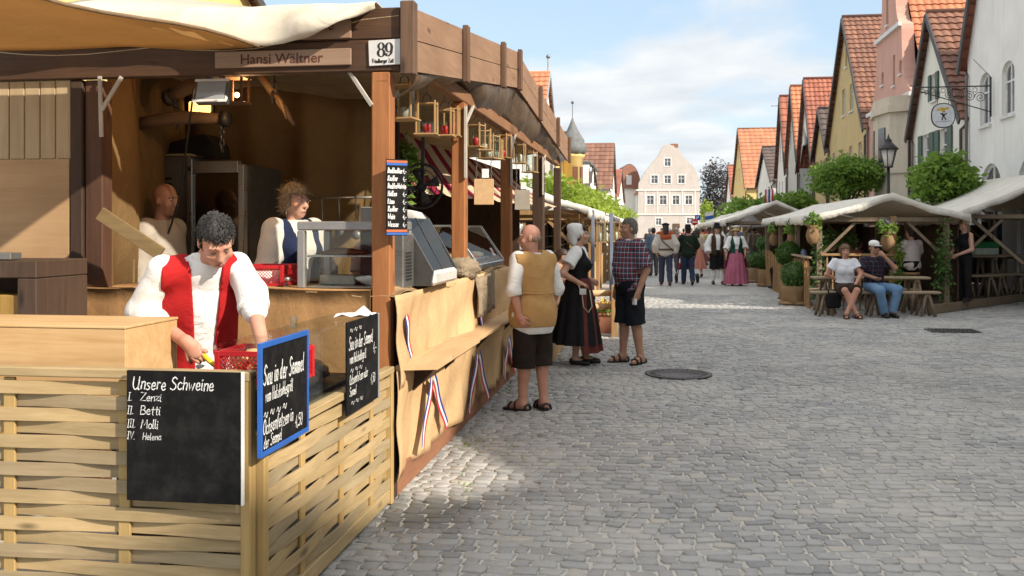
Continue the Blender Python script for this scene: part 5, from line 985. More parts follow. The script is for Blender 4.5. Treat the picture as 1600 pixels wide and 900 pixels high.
# ---------------------------------------------------------------- small working clutter in the stall
def small(name, label, cat, p, parts, group=None, rz=0):
    o = stall_thing(name, label, cat, p, group, rz)
    for nm, mb, mat in parts: mb.build(nm, mat, o)
    return o
small('plate_stack', 'stack of white paper plates left of the glass case on the inner counter', 'plates', (-.95, .32, 1.303), [('plates', MB().lathe([(.08, 0), (.10, .02), (.10, .10), (.085, .095), (.001, .09)], 20), plain('paper_white', (.8, .79, .77), .8))])
m = MB(); m.bbox((-.002, -.06, 0), (.002, .06, .09), .001, Matrix.Rotation(R(-30), 4, 'Y')); k = MB(); [k.box((.0026, -.05, .02 + i * .022), (.0034, .05 - .02 * i, .032 + i * .022), Matrix.Rotation(R(-30), 4, 'Y')) for i in range(3)]
small('price_card', 'small white card with red lines on the tilted glass counter', 'sign', (-.08, 4.35, 1.40), [('card', m, plain('paper_white', (.8, .79, .77), .8)), ('red_lines', k, REDP)])
o = stall_thing('utensil_rail', 'steel rail with hanging ladles on the back cloth right of the woman', 'rail', (-1.35, 2.1, 1.95)); MB().tube([(-.1, 0, 0), (.75, 0, 0)], .01, 6).build('rail', MET, o)
for i in range(5): m = MB(); x = i * .15; m.tube([(x, 0, .01), (x, -.015, -.02), (x, 0, -.26 - .03 * (i % 2))], .007, 6); m.ball((x, 0, -.29 - .03 * (i % 2)), (.04, .02, .04), 10, 6); m.build('ladle', METD, o)
o = stall_thing('carton_pile', 'brown cartons piled on the floor riser below the back cloth', 'cartons', (-1.35, 1.95, .257)); CT = plain('carton', (.34, .22, .12), .8)
for lo, hi in (((0, 0, 0), (.5, .4, .38)), ((.05, .03, .382), (.45, .38, .70)), ((.52, .05, 0), (.95, .4, .33)), ((.08, .04, .702), (.42, .36, .98))): MB().bbox(lo, hi, .006).build('carton', CT, o)
# ---------------------------------------------------------------- people
def skinmat(name, c):
    if name in MATS: return MATS[name]
    t = NT(name); v = t.tc.outputs['Object']; t.col(t.mix(t.ramp(t.noise(v, 9, 4), .3, .7), c, (c[0] * .92, c[1] * .78, c[2] * .72))); t.rough(.5, .35); t.b.inputs['Subsurface Weight'].default_value = .08; t.b.inputs['Subsurface Radius'].default_value = (.02, .008, .004); t.bump(t.noise(v, 90, 3), .1, .003); MATS[name] = t.m; return t.m
SK = skinmat('skin', (.52, .315, .23)); SKR = skinmat('skin_ruddy', (.49, .265, .19)); SKT = skinmat('skin_tanned', (.41, .24, .165))
def fabric(name, c, c2=None, ws=7, w_=.35): return cloth(name, c, c2, 300, 0, w_, ws)
HAIRS = {}
def hairmat(name, c):
    if name in MATS: return MATS[name]
    t = NT(name); v = t.tc.outputs['Object']; n = t.noise(t.map(v, (60, 60, 14)), 1.5, 5, .65); t.col(t.mix(t.ramp(n, .35, .65), mul(c, .45), mul(c, 1.5))); t.rough(.5, .5); t.bump(n, .9, .012); MATS[name] = t.m; return t.m
BASE = dict(pel=(0, 0, .95), chest=(0, -.01, 1.28), neck=(0, .005, 1.475), head=(0, -.02, 1.63), shL=(.175, 0, 1.425), shR=(-.175, 0, 1.425), elL=(.225, .02, 1.14), elR=(-.225, .02, 1.14), wrL=(.235, -.04, .89), wrR=(-.235, -.04, .89), hipL=(.09, 0, .92), hipR=(-.09, 0, .92), knL=(.1, -.01, .50), knR=(-.1, -.01, .50), anL=(.105, .02, .085), anR=(-.105, .02, .085), toL=(.13, -.13, .03), toR=(-.13, -.13, .03))
def V(a): return Vector(a)
class Fig:
    def __init__(s, label, loc, rz=0, J=None, sc=1.0, fat=1.0, h=.012, yaw=0, pitch=0, roll=0, skin=None, hair=None, hairc=None, female=False, group=None, curl=.5, hands=True, bald=False, belly=0, beard=None, cat='person', hand_dir=None, face=True):
        s.J = {k: V(v) for k, v in BASE.items()}
        for k, v in (J or {}).items(): s.J[k] = V(v)
        s.sc = sc; s.fat = fat; s.h = h; s.f = female; s.belly = belly; s.skin = skin or SK
        s.o = thing('person', label, cat, loc, rz, group); s.o.scale = (sc,) * 3
        s.HR = (Euler((0, 0, R(yaw))).to_matrix() @ Euler((R(pitch), 0, 0)).to_matrix() @ Euler((0, R(roll), 0)).to_matrix())   # head turn: yaw to the person's left, pitch down
        s.hd = hand_dir or {}; s.body(curl, hands, face)
        if hair:
            s.hair(hair, hairmat(*hairc)); ho = next((c for c in s.o.children if c.name.startswith('hair')), None)
            if ho and h < .0125: s.strands(ho, hairmat(*hairc), 1800 if h < .01 else 700, .05 if hair == 'fluffy' else .022, .35 if hair == 'fluffy' else .08)
    def axes(s):
        J = s.J; side = ((J['shL'] - J['shR']).normalized() + (J['hipL'] - J['hipR']).normalized()).normalized(); up = (J['neck'] - J['pel']).normalized(); fw = side.cross(up).normalized(); fw = fw if True else -fw
        side = up.cross(fw) ; return side, fw, up     # fw points to the person's back
    def frame(s, top=False):
        J = s.J; up = (J['neck'] - J['pel']).normalized(); sd = (J['shL'] - J['shR'] if top else J['hipL'] - J['hipR']).normalized(); bk = up.cross(sd).normalized() * 1; sd = bk.cross(up); return np.array([list(sd), list(bk), list(up)]).T
    def torso(s, B, t=0., lo=0, arms=True):
        J = s.J; A = s.frame(); T = s.frame(True); f = s.fat; c1 = J['pel']; c3 = J['chest']; mid = c1.lerp(c3, .5); bk = V(T[:, 1])
        B.ell(c1 + V((0, 0, .0)), (.168 * f + t, .118 * f + t, .13 + t), A, .06)
        B.ell(mid - bk * .02 * s.belly * 5, (.15 * f + t, (.108 + s.belly) * f + t, .17 + t), A, .06)
        B.ell(c3, (.163 * f + t, .118 * f + t, .19 + t), T, .06)
        if s.f:
            for sg in (-1, 1): B.ell(c3 - bk * .085 + V(T[:, 0]) * .07 * sg - V(T[:, 2]) * .02, (.07 + t, .07 + t, .07 + t), T, .03)
        up = V(T[:, 2]); [B.cap(J['neck'] - up * .055, .066 + t * .8, J['sh' + S] - up * .022, .056 + t, .045) for S in 'LR']; B.cap(J['chest'] + up * .08, .10 + t, J['neck'] - up * .06, .07 + t * .7, .05)
    def arm(s, B, S, t=0., upto=2., r=1., loose=0):
        J = s.J; sh, el, wr = J['sh' + S], J['el' + S], J['wr' + S]; f = .5 + .5 * s.fat
        if upto <= 1: B.cap(sh, .058 * f + t, sh.lerp(el, upto), (.058 + (.043 - .058) * upto) * f + t + loose, .03)
        else: B.cap(sh, .058 * f + t, el, .043 * f + t + loose * .6, .03); B.cap(el, .043 * f + t + loose * .6, el.lerp(wr, upto - 1), (.043 + (.028 - .043) * (upto - 1)) * f + t + loose, .025)
    def leg(s, B, S, t=0., upto=2., loose=0, k=.03):
        J = s.J; hp, kn, an = J['hip' + S], J['kn' + S], J['an' + S]; f = .5 + .5 * s.fat
        if upto <= 1: B.cap(hp, .088 * f + t, hp.lerp(kn, upto), (.088 + (.058 - .088) * upto) * f + t + loose, k)
        else: B.cap(hp, .088 * f + t, kn, .058 * f + t + loose * .7, k); B.cap(kn, .056 * f + t + loose * .7, kn.lerp(an, upto - 1), (.056 + (.038 - .056) * (upto - 1)) * f + t + loose, k)
    def body(s, curl, hands, face):
        J = s.J; B = Body(s.h, .03); s.torso(B, -.012)
        for S in 'LR':
            s.arm(B, S); s.leg(B, S, 0); kn, an, to = J['kn' + S], J['an' + S], J['to' + S]
            B.ell(kn.lerp(an, .3) + V((0, .012, 0)), (.05, .052, .11), None, .03); B.cap(an - V((0, -.03, .035)), .034, to, .03, .03); B.cap(an, .036, to.lerp(an, .5) - V((0, 0, .0)), .034, .03)
        H = np.array(s.HR); c = J['head']
        def hp(x, y, z): return c + s.HR @ V((x, y, z))
        k = .92 if s.f else 1.0
        B.cap(J['neck'] - V((0, 0, .02)), .056 * k, hp(0, .02, -.06), .052 * k, .02)
        B.ell(hp(0, .012, .025), (.074 * k, .095, .098), H, .02); B.ell(hp(0, -.030, -.045), (.058 * k, .062, .068), H, .03); B.ell(hp(0, -.055, -.095), (.030, .028, .022), H, .02)
        B.cap(hp(0, -.088, .012), .010, hp(0, -.108, -.028), .0145, .012); B.cap(hp(-.012, -.094, -.032), .009, hp(.012, -.094, -.032), .009, .008)
        for sg in (-1, 1): B.ell(hp(.077 * k * sg, .010, -.012), (.010, .020, .031), H, .006); B.cap(hp(.014 * sg, -.088, .030), .009, hp(.048 * sg, -.076, .030), .009, .012); B.ell(hp(.045 * sg, -.062, -.028), (.022, .02, .02), H, .02)
        B.cap(hp(-.018, -.088, -.063), .007, hp(.018, -.088, -.063), .007, .008); B.cap(hp(-.014, -.087, -.076), .008, hp(.014, -.087, -.076), .008, .008)
        m = MB(); hb = []
        if hands:
            for S in 'LR': hb += s.hand(B, S, curl)
        B.into(m); m.smooth = True
        for pts, rs in hb: m.tube(pts, rs, 7)
        m.smooth = False; s.b = m.build('body', s.skin, s.o)
        if face == 'closed':
            for sg in (-1, 1): e = MB(); e.tube([hp(.031 * k * sg + x, -.0865 + abs(x) * .35, .004 - (.0 if x else .002)) for x in (-.014, 0, .014)], [.0012, .0024, .0012], 5); e.build('lashes', plain('eye_dark', (.03, .02, .015), .2), s.o)
        if face is True:
            for sg in (-1, 1):
                e = MB(); p = hp(.031 * k * sg, -.0765, .010); e.ball(p, (.0105, .0105, .0075), 10, 7); e.build('eye', plain('eye_white', (.6, .57, .53), .3), s.o) if s.h < .0125 else None
                e = MB(); e.ball(hp(.031 * k * sg, -.0825, .009), (.0062, .0058, .0055), 8, 6); e.build('iris' if s.h < .0125 else 'eye', plain('eye_dark', (.03, .02, .015), .2), s.o)
        if face:
            if s.h < .0125:
                for sg in (-1, 1): e = MB(); e.tube([hp((.012 + .012 * i) * sg, -.0935 + .004 * i * i * .9, .030 + .003 * math.sin(i * 1.1)) for i in range(4)], [.0025, .004, .0036, .0015], 5); e.build('eyebrow', hairmat('brow_hair', (.05, .035, .025)), s.o)
            e = MB(); e.tube([hp(-.022, -.0945, -.069), hp(0, -.0985, -.0690), hp(.022, -.0945, -.069)], [.002, .0042, .002], 6); e.build('mouth', plain('lip', (.30, .10, .085), .5), s.o)
    def hand(s, B, S, curl):
        J = s.J; wr = J['wr' + S]; d = (wr - J['el' + S]).normalized(); out = []
        sg = 1 if S == 'L' else -1
        if S in s.hd:
            d = V(s.hd[S][0]).normalized(); n = V(s.hd[S][1]).normalized(); cu = s.hd[S][2] if len(s.hd[S]) > 2 else curl
        else: n = V((-sg, 0, 0)); cu = curl
        n = (n - d * n.dot(d)).normalized(); t = n.cross(d) * (-sg)          # n: palm faces this way; t: thumb side
        A = np.array([list(t), list(n), list(d)]).T; pc = wr + d * .048
        B.cap(wr - d * .01, .028, wr + d * .02, .027, .02); B.ell(pc, (.041, .017, .050), A, .018)
        for i, (o, ln) in enumerate(((.029, .068), (.010, .077), (-.010, .071), (-.028, .055))):
            p = wr + d * (.082 - abs(o) * .25) + t * o; a = cu * (.5 + .08 * i); pts = [p - d * .02, p]; dd = d.copy()
            for seg in (.42, .32, .26):
                dd = (d * math.cos(a) + n * math.sin(a)).normalized(); p = p + dd * ln * seg; pts.append(p); a += cu * .95
            out.append((pts, [.0095, .0095, .009, .0082, .0065]))
        p = wr + d * .03 + t * .03; dd = (d * .7 + t * .65 + n * .25).normalized(); q = p + dd * .035; dd2 = (d * .9 + t * .12 + n * (.25 + .5 * cu)).normalized(); out.append(([p - dd * .02, p, q, q + dd2 * .028], [.013, .012, .0105, .0075])); return out
    def part(s, name, mat, fn, h=None, k=.025, cuts=()):
        B = Body(h or s.h, k); fn(B); B.wr = 0 if name in ('hair', 'shoe', 'stocking', 'collar') else .0038
        for c in cuts: B.cut(c)
        m = MB(); B.into(m); return m.build(name, mat, s.o)
    def peplum(s, B, low):
        if low: p = s.J['pel']; f = s.fat; B.ell(p + V((0, 0, -.06)), (.168 * f + low, .125 * f + low, .26), s.frame(), .05)
    # garments ------------------------------------------------
    def shirt(s, mat, sleeve=2., t=.012, loose=.01, hem=None, name='shirt', low=None):
        J = s.J; up = (J['neck'] - J['pel']).normalized(); n = J['neck']
        def fn(B):
            s.torso(B, t); s.peplum(B, low)
            for S in 'LR': s.arm(B, S, t + .004, sleeve, loose=loose)
        T = s.frame(True); cuts = []
        nb = V(n + up * .012); cuts.append(lambda X, Y, Z: np.where((X - nb.x) ** 2 + (Y - nb.y) ** 2 < .0105, (X - nb.x) * up.x + (Y - nb.y) * up.y + (Z - nb.z) * up.z, -1.))
        hz = hem if hem is not None else -.06; pb = J['pel'] + up * hz; cuts.append(lambda X, Y, Z: -((X - pb.x) * up.x + (Y - pb.y) * up.y + (Z - pb.z) * up.z))
        for S in 'LR':
            e, w_ = (J['sh' + S], J['el' + S]) if sleeve <= 1 else (J['el' + S], J['wr' + S]); a = e.lerp(w_, sleeve if sleeve <= 1 else sleeve - 1); d = (w_ - e).normalized()
            cuts.append(lambda X, Y, Z, a=a, d=d: np.where((X - a.x) ** 2 + (Y - a.y) ** 2 + (Z - a.z) ** 2 < .014, (X - a.x) * d.x + (Y - a.y) * d.y + (Z - a.z) * d.z, -1.))
        return s.part(name, mat, fn, cuts=cuts)
    def vest(s, mat, t=.024, hem=-.05, open_=None, name='vest', neck=.0, sh=.022, low=None):
        J = s.J; up = (J['neck'] - J['pel']).normalized(); T = s.frame(True); sd, bk = V(T[:, 0]), V(T[:, 1]); n = J['neck'] + up * (-.02 + neck); pb = J['pel'] + up * hem; c3 = J['chest']
        def fn(B): s.torso(B, t); s.peplum(B, low)
        cuts = [lambda X, Y, Z: np.where((X - n.x) ** 2 + (Y - n.y) ** 2 < .0095, (X - n.x) * up.x + (Y - n.y) * up.y + (Z - n.z) * up.z, -1.), lambda X, Y, Z: -((X - pb.x) * up.x + (Y - pb.y) * up.y + (Z - pb.z) * up.z)]
        for S in 'LR':
            a = J['sh' + S] + (J['sh' + S] - J['neck']).normalized() * sh; d = (J['sh' + S] - J['chest']); d = (V(T[:, 0]) * (1 if S == 'L' else -1)); cuts.append(lambda X, Y, Z, a=a, d=d: (X - a.x) * d.x + (Y - a.y) * d.y + (Z - a.z) * d.z)
        if open_:
            wt, wb = open_; p0 = J['pel']; L_ = (J['neck'] - p0).length
            def f(X, Y, Z):
                x = (X - p0.x) * sd.x + (Y - p0.y) * sd.y + (Z - p0.z) * sd.z; y = (X - c3.x) * bk.x + (Y - c3.y) * bk.y + (Z - c3.z) * bk.z; z = ((X - p0.x) * up.x + (Y - p0.y) * up.y + (Z - p0.z) * up.z) / L_
                return np.where(y < .03, (wb + (wt - wb) * np.clip(z, 0, 1)) - np.abs(x), -1.)
            cuts.append(f)
        return s.part(name, mat, fn, cuts=cuts)
    def legs(s, mat, upto=2., t=.012, loose=.02, top=.10, name='trousers'):
        J = s.J; A = s.frame(); up = V(A[:, 2]); pt = J['pel'] + up * top
        def fn(B):
            B.ell(J['pel'], (.170 * s.fat + t, .122 * s.fat + t, .14 + t), A, .05); B.ell(J['pel'].lerp(J['chest'], .35), (.155 * s.fat + t, .115 * s.fat + t + s.belly * .5, .12), A, .05)
            for S in 'LR': s.leg(B, S, t, upto, loose, .015)
        cuts = [lambda X, Y, Z: (X - pt.x) * up.x + (Y - pt.y) * up.y + (Z - pt.z) * up.z]
        for S in 'LR':
            e, w_ = (J['hip' + S], J['kn' + S]) if upto <= 1 else (J['kn' + S], J['an' + S]); a = e.lerp(w_, upto if upto <= 1 else upto - 1); d = (w_ - e).normalized()
            cuts.append(lambda X, Y, Z, a=a, d=d: np.where((X - a.x) ** 2 + (Y - a.y) ** 2 + (Z - a.z) ** 2 < .022, (X - a.x) * d.x + (Y - a.y) * d.y + (Z - a.z) * d.z, -1.))
        return s.part(name, mat, fn, cuts=cuts)
    def shoes(s, mat, name='shoe', hgt=.0):
        J = s.J
        for S in 'LR':
            an, to = J['an' + S], J['to' + S]; z = min(an.z, to.z) - .03
            def fn(B): B.cap(an + V((0, .035, -.035)), .042, to, .040, .03); B.cap(an + V((0, .0, -.02)), .045, to.lerp(an, .6), .040, .03); hgt and B.cap(an, .05, an.lerp(J['kn' + S], hgt), .052, .02)
            s.part(name, mat, fn)
    def socks(s, mat, upto=.75):
        J = s.J
        for S in 'LR': s.part('stocking', mat, lambda B: (B.cap(J['an' + S], .044, J['an' + S].lerp(J['kn' + S], .45), .062, .02), B.cap(J['an' + S].lerp(J['kn' + S], .45), .062, J['an' + S].lerp(J['kn' + S], upto), .06, .02)))
    def skirt(s, mat, top=1.06, hem=.14, r0=.15, r1=.36, folds=11, name='skirt', amp=.022, a0=0, a1=360, t=0, dy=0, seed=1):
        m = MB(); rows = []; q = random.Random(seed); ph = q.uniform(0, 6); n = 72
        for i in range(15):
            f = i / 14; z = top + (hem - top) * f; r = (r0 + (r1 - r0) * (f ** .75)) + t; row = []
            for j in range(n + (0 if a1 - a0 == 360 else 1)):
                a = R(a0 + (a1 - a0) * j / n); w_ = amp * f * (math.sin(folds * a + ph + f) + .5 * math.sin(folds * 1.7 * a + ph * 2)); row.append((s.J['pel'].x + (r + w_) * math.cos(a) * 1.0, s.J['pel'].y + dy * f + (r * .82 + w_) * math.sin(a), z))
            rows.append(row)
        m.sheet(rows, closed=(a1 - a0 == 360), flip=True); return m.build(name, mat, s.o)
    def hp(s, x, y, z): return s.J['head'] + s.HR @ V((x, y, z))
    def hair(s, kind, mat):
        H = np.array(s.HR); c = s.hp
        def fr(lim, low):
            a = c(0, 0, 0); fx = s.HR @ V((0, -1, 0)); up = s.HR @ V((0, 0, 1))
            def f(X, Y, Z):
                y = (X - a.x) * fx.x + (Y - a.y) * fx.y + (Z - a.z) * fx.z; z = (X - a.x) * up.x + (Y - a.y) * up.y + (Z - a.z) * up.z
                return np.maximum(np.minimum(y - lim, .058 + .35 * (y - lim) * 0 - z), low - z)
            return f
        if kind == 'short': s.part('hair', mat, lambda B: (B.ell(c(0, .016, .036), (.082, .100, .101), H, .02), B.ell(c(0, .05, -.02), (.07, .062, .07), H, .02)), h=min(s.h, .011), cuts=[fr(.012, -.075)])
        if kind == 'cropped': s.part('hair', mat, lambda B: (B.ell(c(0, .016, .030), (.079, .098, .100), H, .02), B.ell(c(0, .05, -.02), (.066, .060, .07), H, .02)), h=min(s.h, .010), cuts=[fr(.008, -.06)])
        if kind == 'fluffy': s.part('hair', mat, lambda B: (B.ell(c(0, .016, .045), (.098, .110, .105), H, .02), B.ell(c(0, .055, -.02), (.085, .07, .09), H, .02)), h=min(s.h, .011), cuts=[fr(.022, -.085)])
        if kind == 'long': s.part('hair', mat, lambda B: (B.ell(c(0, .016, .036), (.086, .105, .103), H, .02), B.cap(c(0, .06, 0), .085, c(0, .085, -.17), .075, .03)), h=min(s.h, .012), cuts=[fr(.015, -.26)])
        if kind == 'bun': s.part('hair', mat, lambda B: (B.ell(c(0, .016, .036), (.083, .101, .101), H, .02), B.ell(c(0, .10, .04), (.045, .045, .045), H, .02)), h=min(s.h, .012), cuts=[fr(.012, -.08)])
    def strands(s, o, mat, n, ln, up=.3):
        me = o.data; q = random.Random(n); m = MB(); nv = len(me.vertices); cr = s.hp(0, .03, .10); fwd = s.HR @ V((0, -1, 0))
        for i in range(n):
            v = me.vertices[q.randrange(nv)]; p = v.co.copy(); nn = v.normal.copy(); d = (p - cr); d = d - nn * d.dot(nn); d = d.normalized() if d.length > 1e-4 else nn.orthogonal()
            d = (d * (1 - up) + nn * up + V((q.gauss(0, .28), q.gauss(0, .28), q.gauss(0, .28)))).normalized(); u = d.cross(nn); u = u.normalized() * .0028; l_ = ln * q.uniform(.5, 1.2); a = p - nn * .004; b = p + d * l_ * .55 + nn * .006; c = p + d * l_
            m.add([a - u, a + u, b + u * .8, b - u * .8, c], [(0, 1, 2, 3), (3, 2, 4)])
        m.build('hair_strands', mat, o)
    def hat(s, kind, mat, band=None):
        M = Matrix.Translation(s.hp(0, .01, .045)) @ s.HR.to_4x4(); m = MB()
        if kind == 'brim': m.lathe([(.17, .0), (.165, .012), (.095, .022), (.09, .07), (.08, .105), (.03, .115), (.001, .116)], 22, M=M, sy=1.12, wob=.02)
        if kind == 'tall': m.lathe([(.16, .0), (.155, .012), (.098, .02), (.085, .14), (.05, .16), (.001, .162)], 20, M=M, sy=1.1)
        if kind == 'cap': m.lathe([(.085, -.01), (.092, .03), (.082, .065), (.05, .09), (.001, .098)], 20, M=M, sy=1.16); m.prism([(-.06, -.07), (-.062, -.13), (-.03, -.175), (.03, -.175), (.062, -.13), (.06, -.07)], .0, .008, M)
        if kind == 'beret': m.lathe([(.08, 0), (.115, .03), (.10, .065), (.04, .08), (.001, .082)], 20, M=M, sy=1.15, wob=.03)
        if kind == 'bonnet':
            return s.part('bonnet', mat, lambda B: (B.ell(s.hp(0, .045, .045), (.100, .11, .112), np.array(s.HR), .03), B.ell(s.hp(0, .095, -.03), (.085, .075, .10), np.array(s.HR), .03), B.ell(s.hp(0, .10, .10), (.075, .07, .06), np.array(s.HR), .03)), cuts=[lambda X, Y, Z: (lambda a, f: (X - a.x) * f.x + (Y - a.y) * f.y + (Z - a.z) * f.z)(s.hp(0, -.03, 0), s.HR @ V((0, -1, -.35)))])
        m.build('hat', mat, s.o)
def sandals(fg, mat):
    for S in 'LR':
        an, to = fg.J['an' + S], fg.J['to' + S]; d = (to - an); d.z = 0; d.normalize(); n = Vector((-d.y, d.x, 0)); m = MB(); c = V((an.x, an.y, 0)); pts = [c - d * .07 + n * .03, c - d * .07 - n * .03, c + d * .02 - n * .042, c + d * .13 - n * .05, c + d * .20 - n * .03, c + d * .21 + n * .02, c + d * .14 + n * .05, c + d * .02 + n * .042]; m.prism([(p.x, p.y) for p in pts][::-1], .0, .022)
        for k, hgt in ((.13, .075), (.06, .10), (-.055, .07)): cc = c + d * k; m.tube([cc + n * .05 + V((0, 0, .015)), cc + n * .038 + V((0, 0, hgt * .8)), cc + V((0, 0, hgt)), cc - n * .038 + V((0, 0, hgt * .8)), cc - n * .05 + V((0, 0, .015))], .012, 6)
        m.build('sandal', mat, fg.o)
WS = fabric('white_linen', (.80, .79, .77), (.68, .67, .66), 5, .55); BLKC = fabric('black_cloth', (.016, .015, .016)); BRNC = fabric('dark_brown_cloth', (.030, .021, .017)); NAVY = fabric('navy_cloth', (.016, .024, .06)); REDC = fabric('red_wool', (.42, .018, .018), (.30, .012, .014)); TAN = fabric('tan_cotton', (.50, .30, .125), (.41, .235, .09), 6, .5); LEA = plain('black_leather', (.018, .016, .015), .45); LEB = plain('brown_leather', (.09, .045, .025), .5)
def rel(o, pts): return {k: V(v) - V(o) for k, v in pts.items()}
# the cook, leaning over the crate
o = fromS((SP(318, 575, y=-1.2).x, -1.25, 0)); P = lambda px, py, dy=0: W(px, py, o.y + dy)
pel = V((o.x - .03, o.y + .10, .96)); ck = dict(pel=pel, chest=V((o.x + .00, o.y + .01, 1.29)), neck=P(320, 404, -.10), head=P(338, 377, -.21), shL=P(368, 415, .0), shR=P(256, 422, -.15), elL=P(392, 458, -.08), elR=P(222, 487, -.08), wrL=P(412, 546, -.30), wrR=P(293, 536, -.30), hipL=pel + V((.085, .03, -.03)), hipR=pel + V((-.085, -.03, -.03)), knL=pel + V((.1, -.02, -.46)), knR=pel + V((-.1, 0, -.46)), anL=pel + V((.1, 0, -.875)), anR=pel + V((-.1, .02, -.875)), toL=pel + V((.12, -.14, -.93)), toR=pel + V((-.12, -.13, -.93)))
f = Fig('cook in red vest and white shirt leaning over a crate with a yellow knife', o, 0, rel(o, ck), 1.0, 1.06, .009, yaw=34, pitch=42, roll=-8, face='closed', skin=SKR, hair='short', hairc=('hair_black_grey', (.022, .02, .019)), curl=.75, hand_dir={'R': ((.62, -.25, -.55), (.5, .6, -.5), 1.1), 'L': ((.15, -.4, -.8), (-.3, .3, -.6), .7)})
f.shirt(WS, 1.28, .010, .024, -.12); f.vest(REDC, .030, -.03, (.075, .035))
f.part('collar', WS, lambda B: B.cap(f.J['neck'] - V((0, 0, .01)), .068, f.J['neck'] + V((.004, -.01, .022)), .064), cuts=[lambda X, Y, Z: Z - (f.J['neck'].z + .028)])
for S in 'LR': e, w_ = f.J['el' + S], f.J['wr' + S]; f.part('rolled_cuff', WS, lambda B: B.cap(e.lerp(w_, .16), .066, e.lerp(w_, .32), .062))
f.legs(fabric('grey_trousers', (.10, .10, .11)), 2., .012, .02); f.shoes(LEA)
m = MB(); pj = f.J['pel']; rows = [[(pj.x + (.19 + .04 * i / 10) * math.sin(a), pj.y - (.155 + .012 * i / 10 + .008 * math.sin(a * 9 + i)) * math.cos(a), pj.z + .16 - .62 * i / 10) for a in [R(-80 + 160 * j / 24) for j in range(25)]] for i in range(11)]; m.sheet(rows, thick=.003, flip=True); m.build('apron', WS, f.o)
fb = f
wr = f.J['wrR'] + V(o); hdR = V((.62, -.25, -.55)).normalized(); hc = wr + hdR * .085 + V((.03, .01, -.012))
kn = thing('kitchen_knife', 'kitchen knife with yellow handle held by the cook', 'knife', hc); m = MB(); dk = V((.55, -.2, -.42)).normalized(); m.tube([-dk * .04, dk * .03, dk * .07], [.012, .013, .010], 8); m.build('handle', plain('yellow_plastic', (.75, .55, .03), .4), kn); m = MB(); m.bar(dk * .07, dk * .20, .003, .026, up=(0, 0, 1)); m.build('blade', MET, kn)
# bald man at the back
o = fromS((-2.08, 1.0, 0)); f = Fig('bald man in white shirt at the back of the stall beside the fridge', (o.x, o.y, .26), R(75), dict(head=(0, -.04, 1.64)), 1.0, 1.1, .012, yaw=-6, pitch=8, skin=SKT, curl=.6); f.shirt(fabric('beige_shirt', (.40, .36, .30)), 1.7, .02, .02); f.legs(BLKC); f.shoes(LEA)
pf = stall_thing('floor_riser', 'low wooden floor riser inside the grill stall', 'platform', (-1.6, 1.1, 0)); m = MB(); m.bbox((-1.6, -.42, 0), (1.45, 1.5, .256), .01); m.build('deck', W_dark, pf)
o = fromS((-1.02, .98, 0)); f = Fig('woman with short grey blond hair in navy vest serving behind the counter', (o.x, o.y, .26), R(48), dict(wrL=(.12, -.30, 1.0), elL=(.24, -.05, 1.12), wrR=(-.10, -.30, .98), elR=(-.26, -.04, 1.12), head=(0, -.02, 1.62)), 1.0, 1.05, .011, yaw=8, pitch=3, hair='fluffy', hairc=('hair_grey_blond', (.27, .20, .12)), female=True); f.shirt(fabric('cream_blouse', (.62, .57, .5), None, 5, .5), 1.15, .02, .035); f.vest(NAVY, .03, -.02, (.09, .03)); f.skirt(BLKC, 1.05, .2); f.shoes(LEA)
o = fromS((-.42, 1.15, 0)); f = Fig('helper in dark cap bending over behind the glass case', (o.x, o.y, .26), R(20), dict(neck=(0, -.28, 1.30), head=(0, -.40, 1.42), chest=(0, -.15, 1.17), shL=(.17, -.26, 1.26), shR=(-.17, -.26, 1.26), elL=(.23, -.30, 1.0), elR=(-.23, -.30, 1.0), wrL=(.10, -.40, 1.12), wrR=(-.10, -.40, 1.12)), 1, 1, .012, yaw=10, pitch=30, hair='short', hairc=('hair_ginger', (.30, .13, .04))); f.shirt(fabric('striped_grey', (.42, .42, .45)), .6); f.legs(BLKC); f.shoes(LEA); f.hat('beret', fabric('dark_cap', (.02, .018, .022))); f.part('neck_scarf', REDC, lambda B: B.cap(f.J['neck'] + V((-.03, 0, 0)), .075, f.J['neck'] + V((.03, .0, 0)), .075))
# bald customer with the tan vest, seen from behind
g_ = G(833, 641); f = Fig('bald man in tan vest and knee breeches standing at the shelf', (g_.x, g_.y, 0), R(-144), dict(elR=(-.27, .02, 1.14), wrR=(-.24, -.06, .90), elL=(.265, .05, 1.14), wrL=(.235, .10, .90), head=(.005, -.05, 1.625), neck=(0, -.02, 1.47), anL=(.11, -.02, .085), toL=(.16, -.16, .03), anR=(-.09, .05, .085), toR=(-.13, -.1, .03)), .985, 1.16, .0095, yaw=48, pitch=6, skin=SKR, belly=.02, hand_dir={'L': ((-.25, .5, -.75), (-.8, -.5, .1), .8)})
f.shirt(WS, 1.22, .010, .010, -.225, low=.040); f.vest(TAN, .034, -.16, None, sh=.062, low=.05); f.legs(BRNC, 1.22, .02, .035, .05, 'breeches'); sandals(f, LEA)
m = MB(); pj = f.J['pel'] + V((0, 0, .16)); m.tube([(pj.x + .222 * math.cos(a), pj.y + (.175) * math.sin(a) - .004, pj.z + .005 * math.sin(3 * a)) for a in [i * math.pi / 16 for i in range(33)]], .009, 6, False); m.build('waist_cord', TAN, f.o)
f.part('hair', hairmat('hair_stubble', (.30, .185, .135)), lambda B: B.ell(f.hp(0, .024, -.012), (.0755, .088, .05), np.array(f.HR)), cuts=[lambda X, Y, Z: (lambda a, d: (X - a.x) * d.x + (Y - a.y) * d.y + (Z - a.z) * d.z)(f.hp(0, .02, 0), f.HR @ V((0, -1, .25)))])
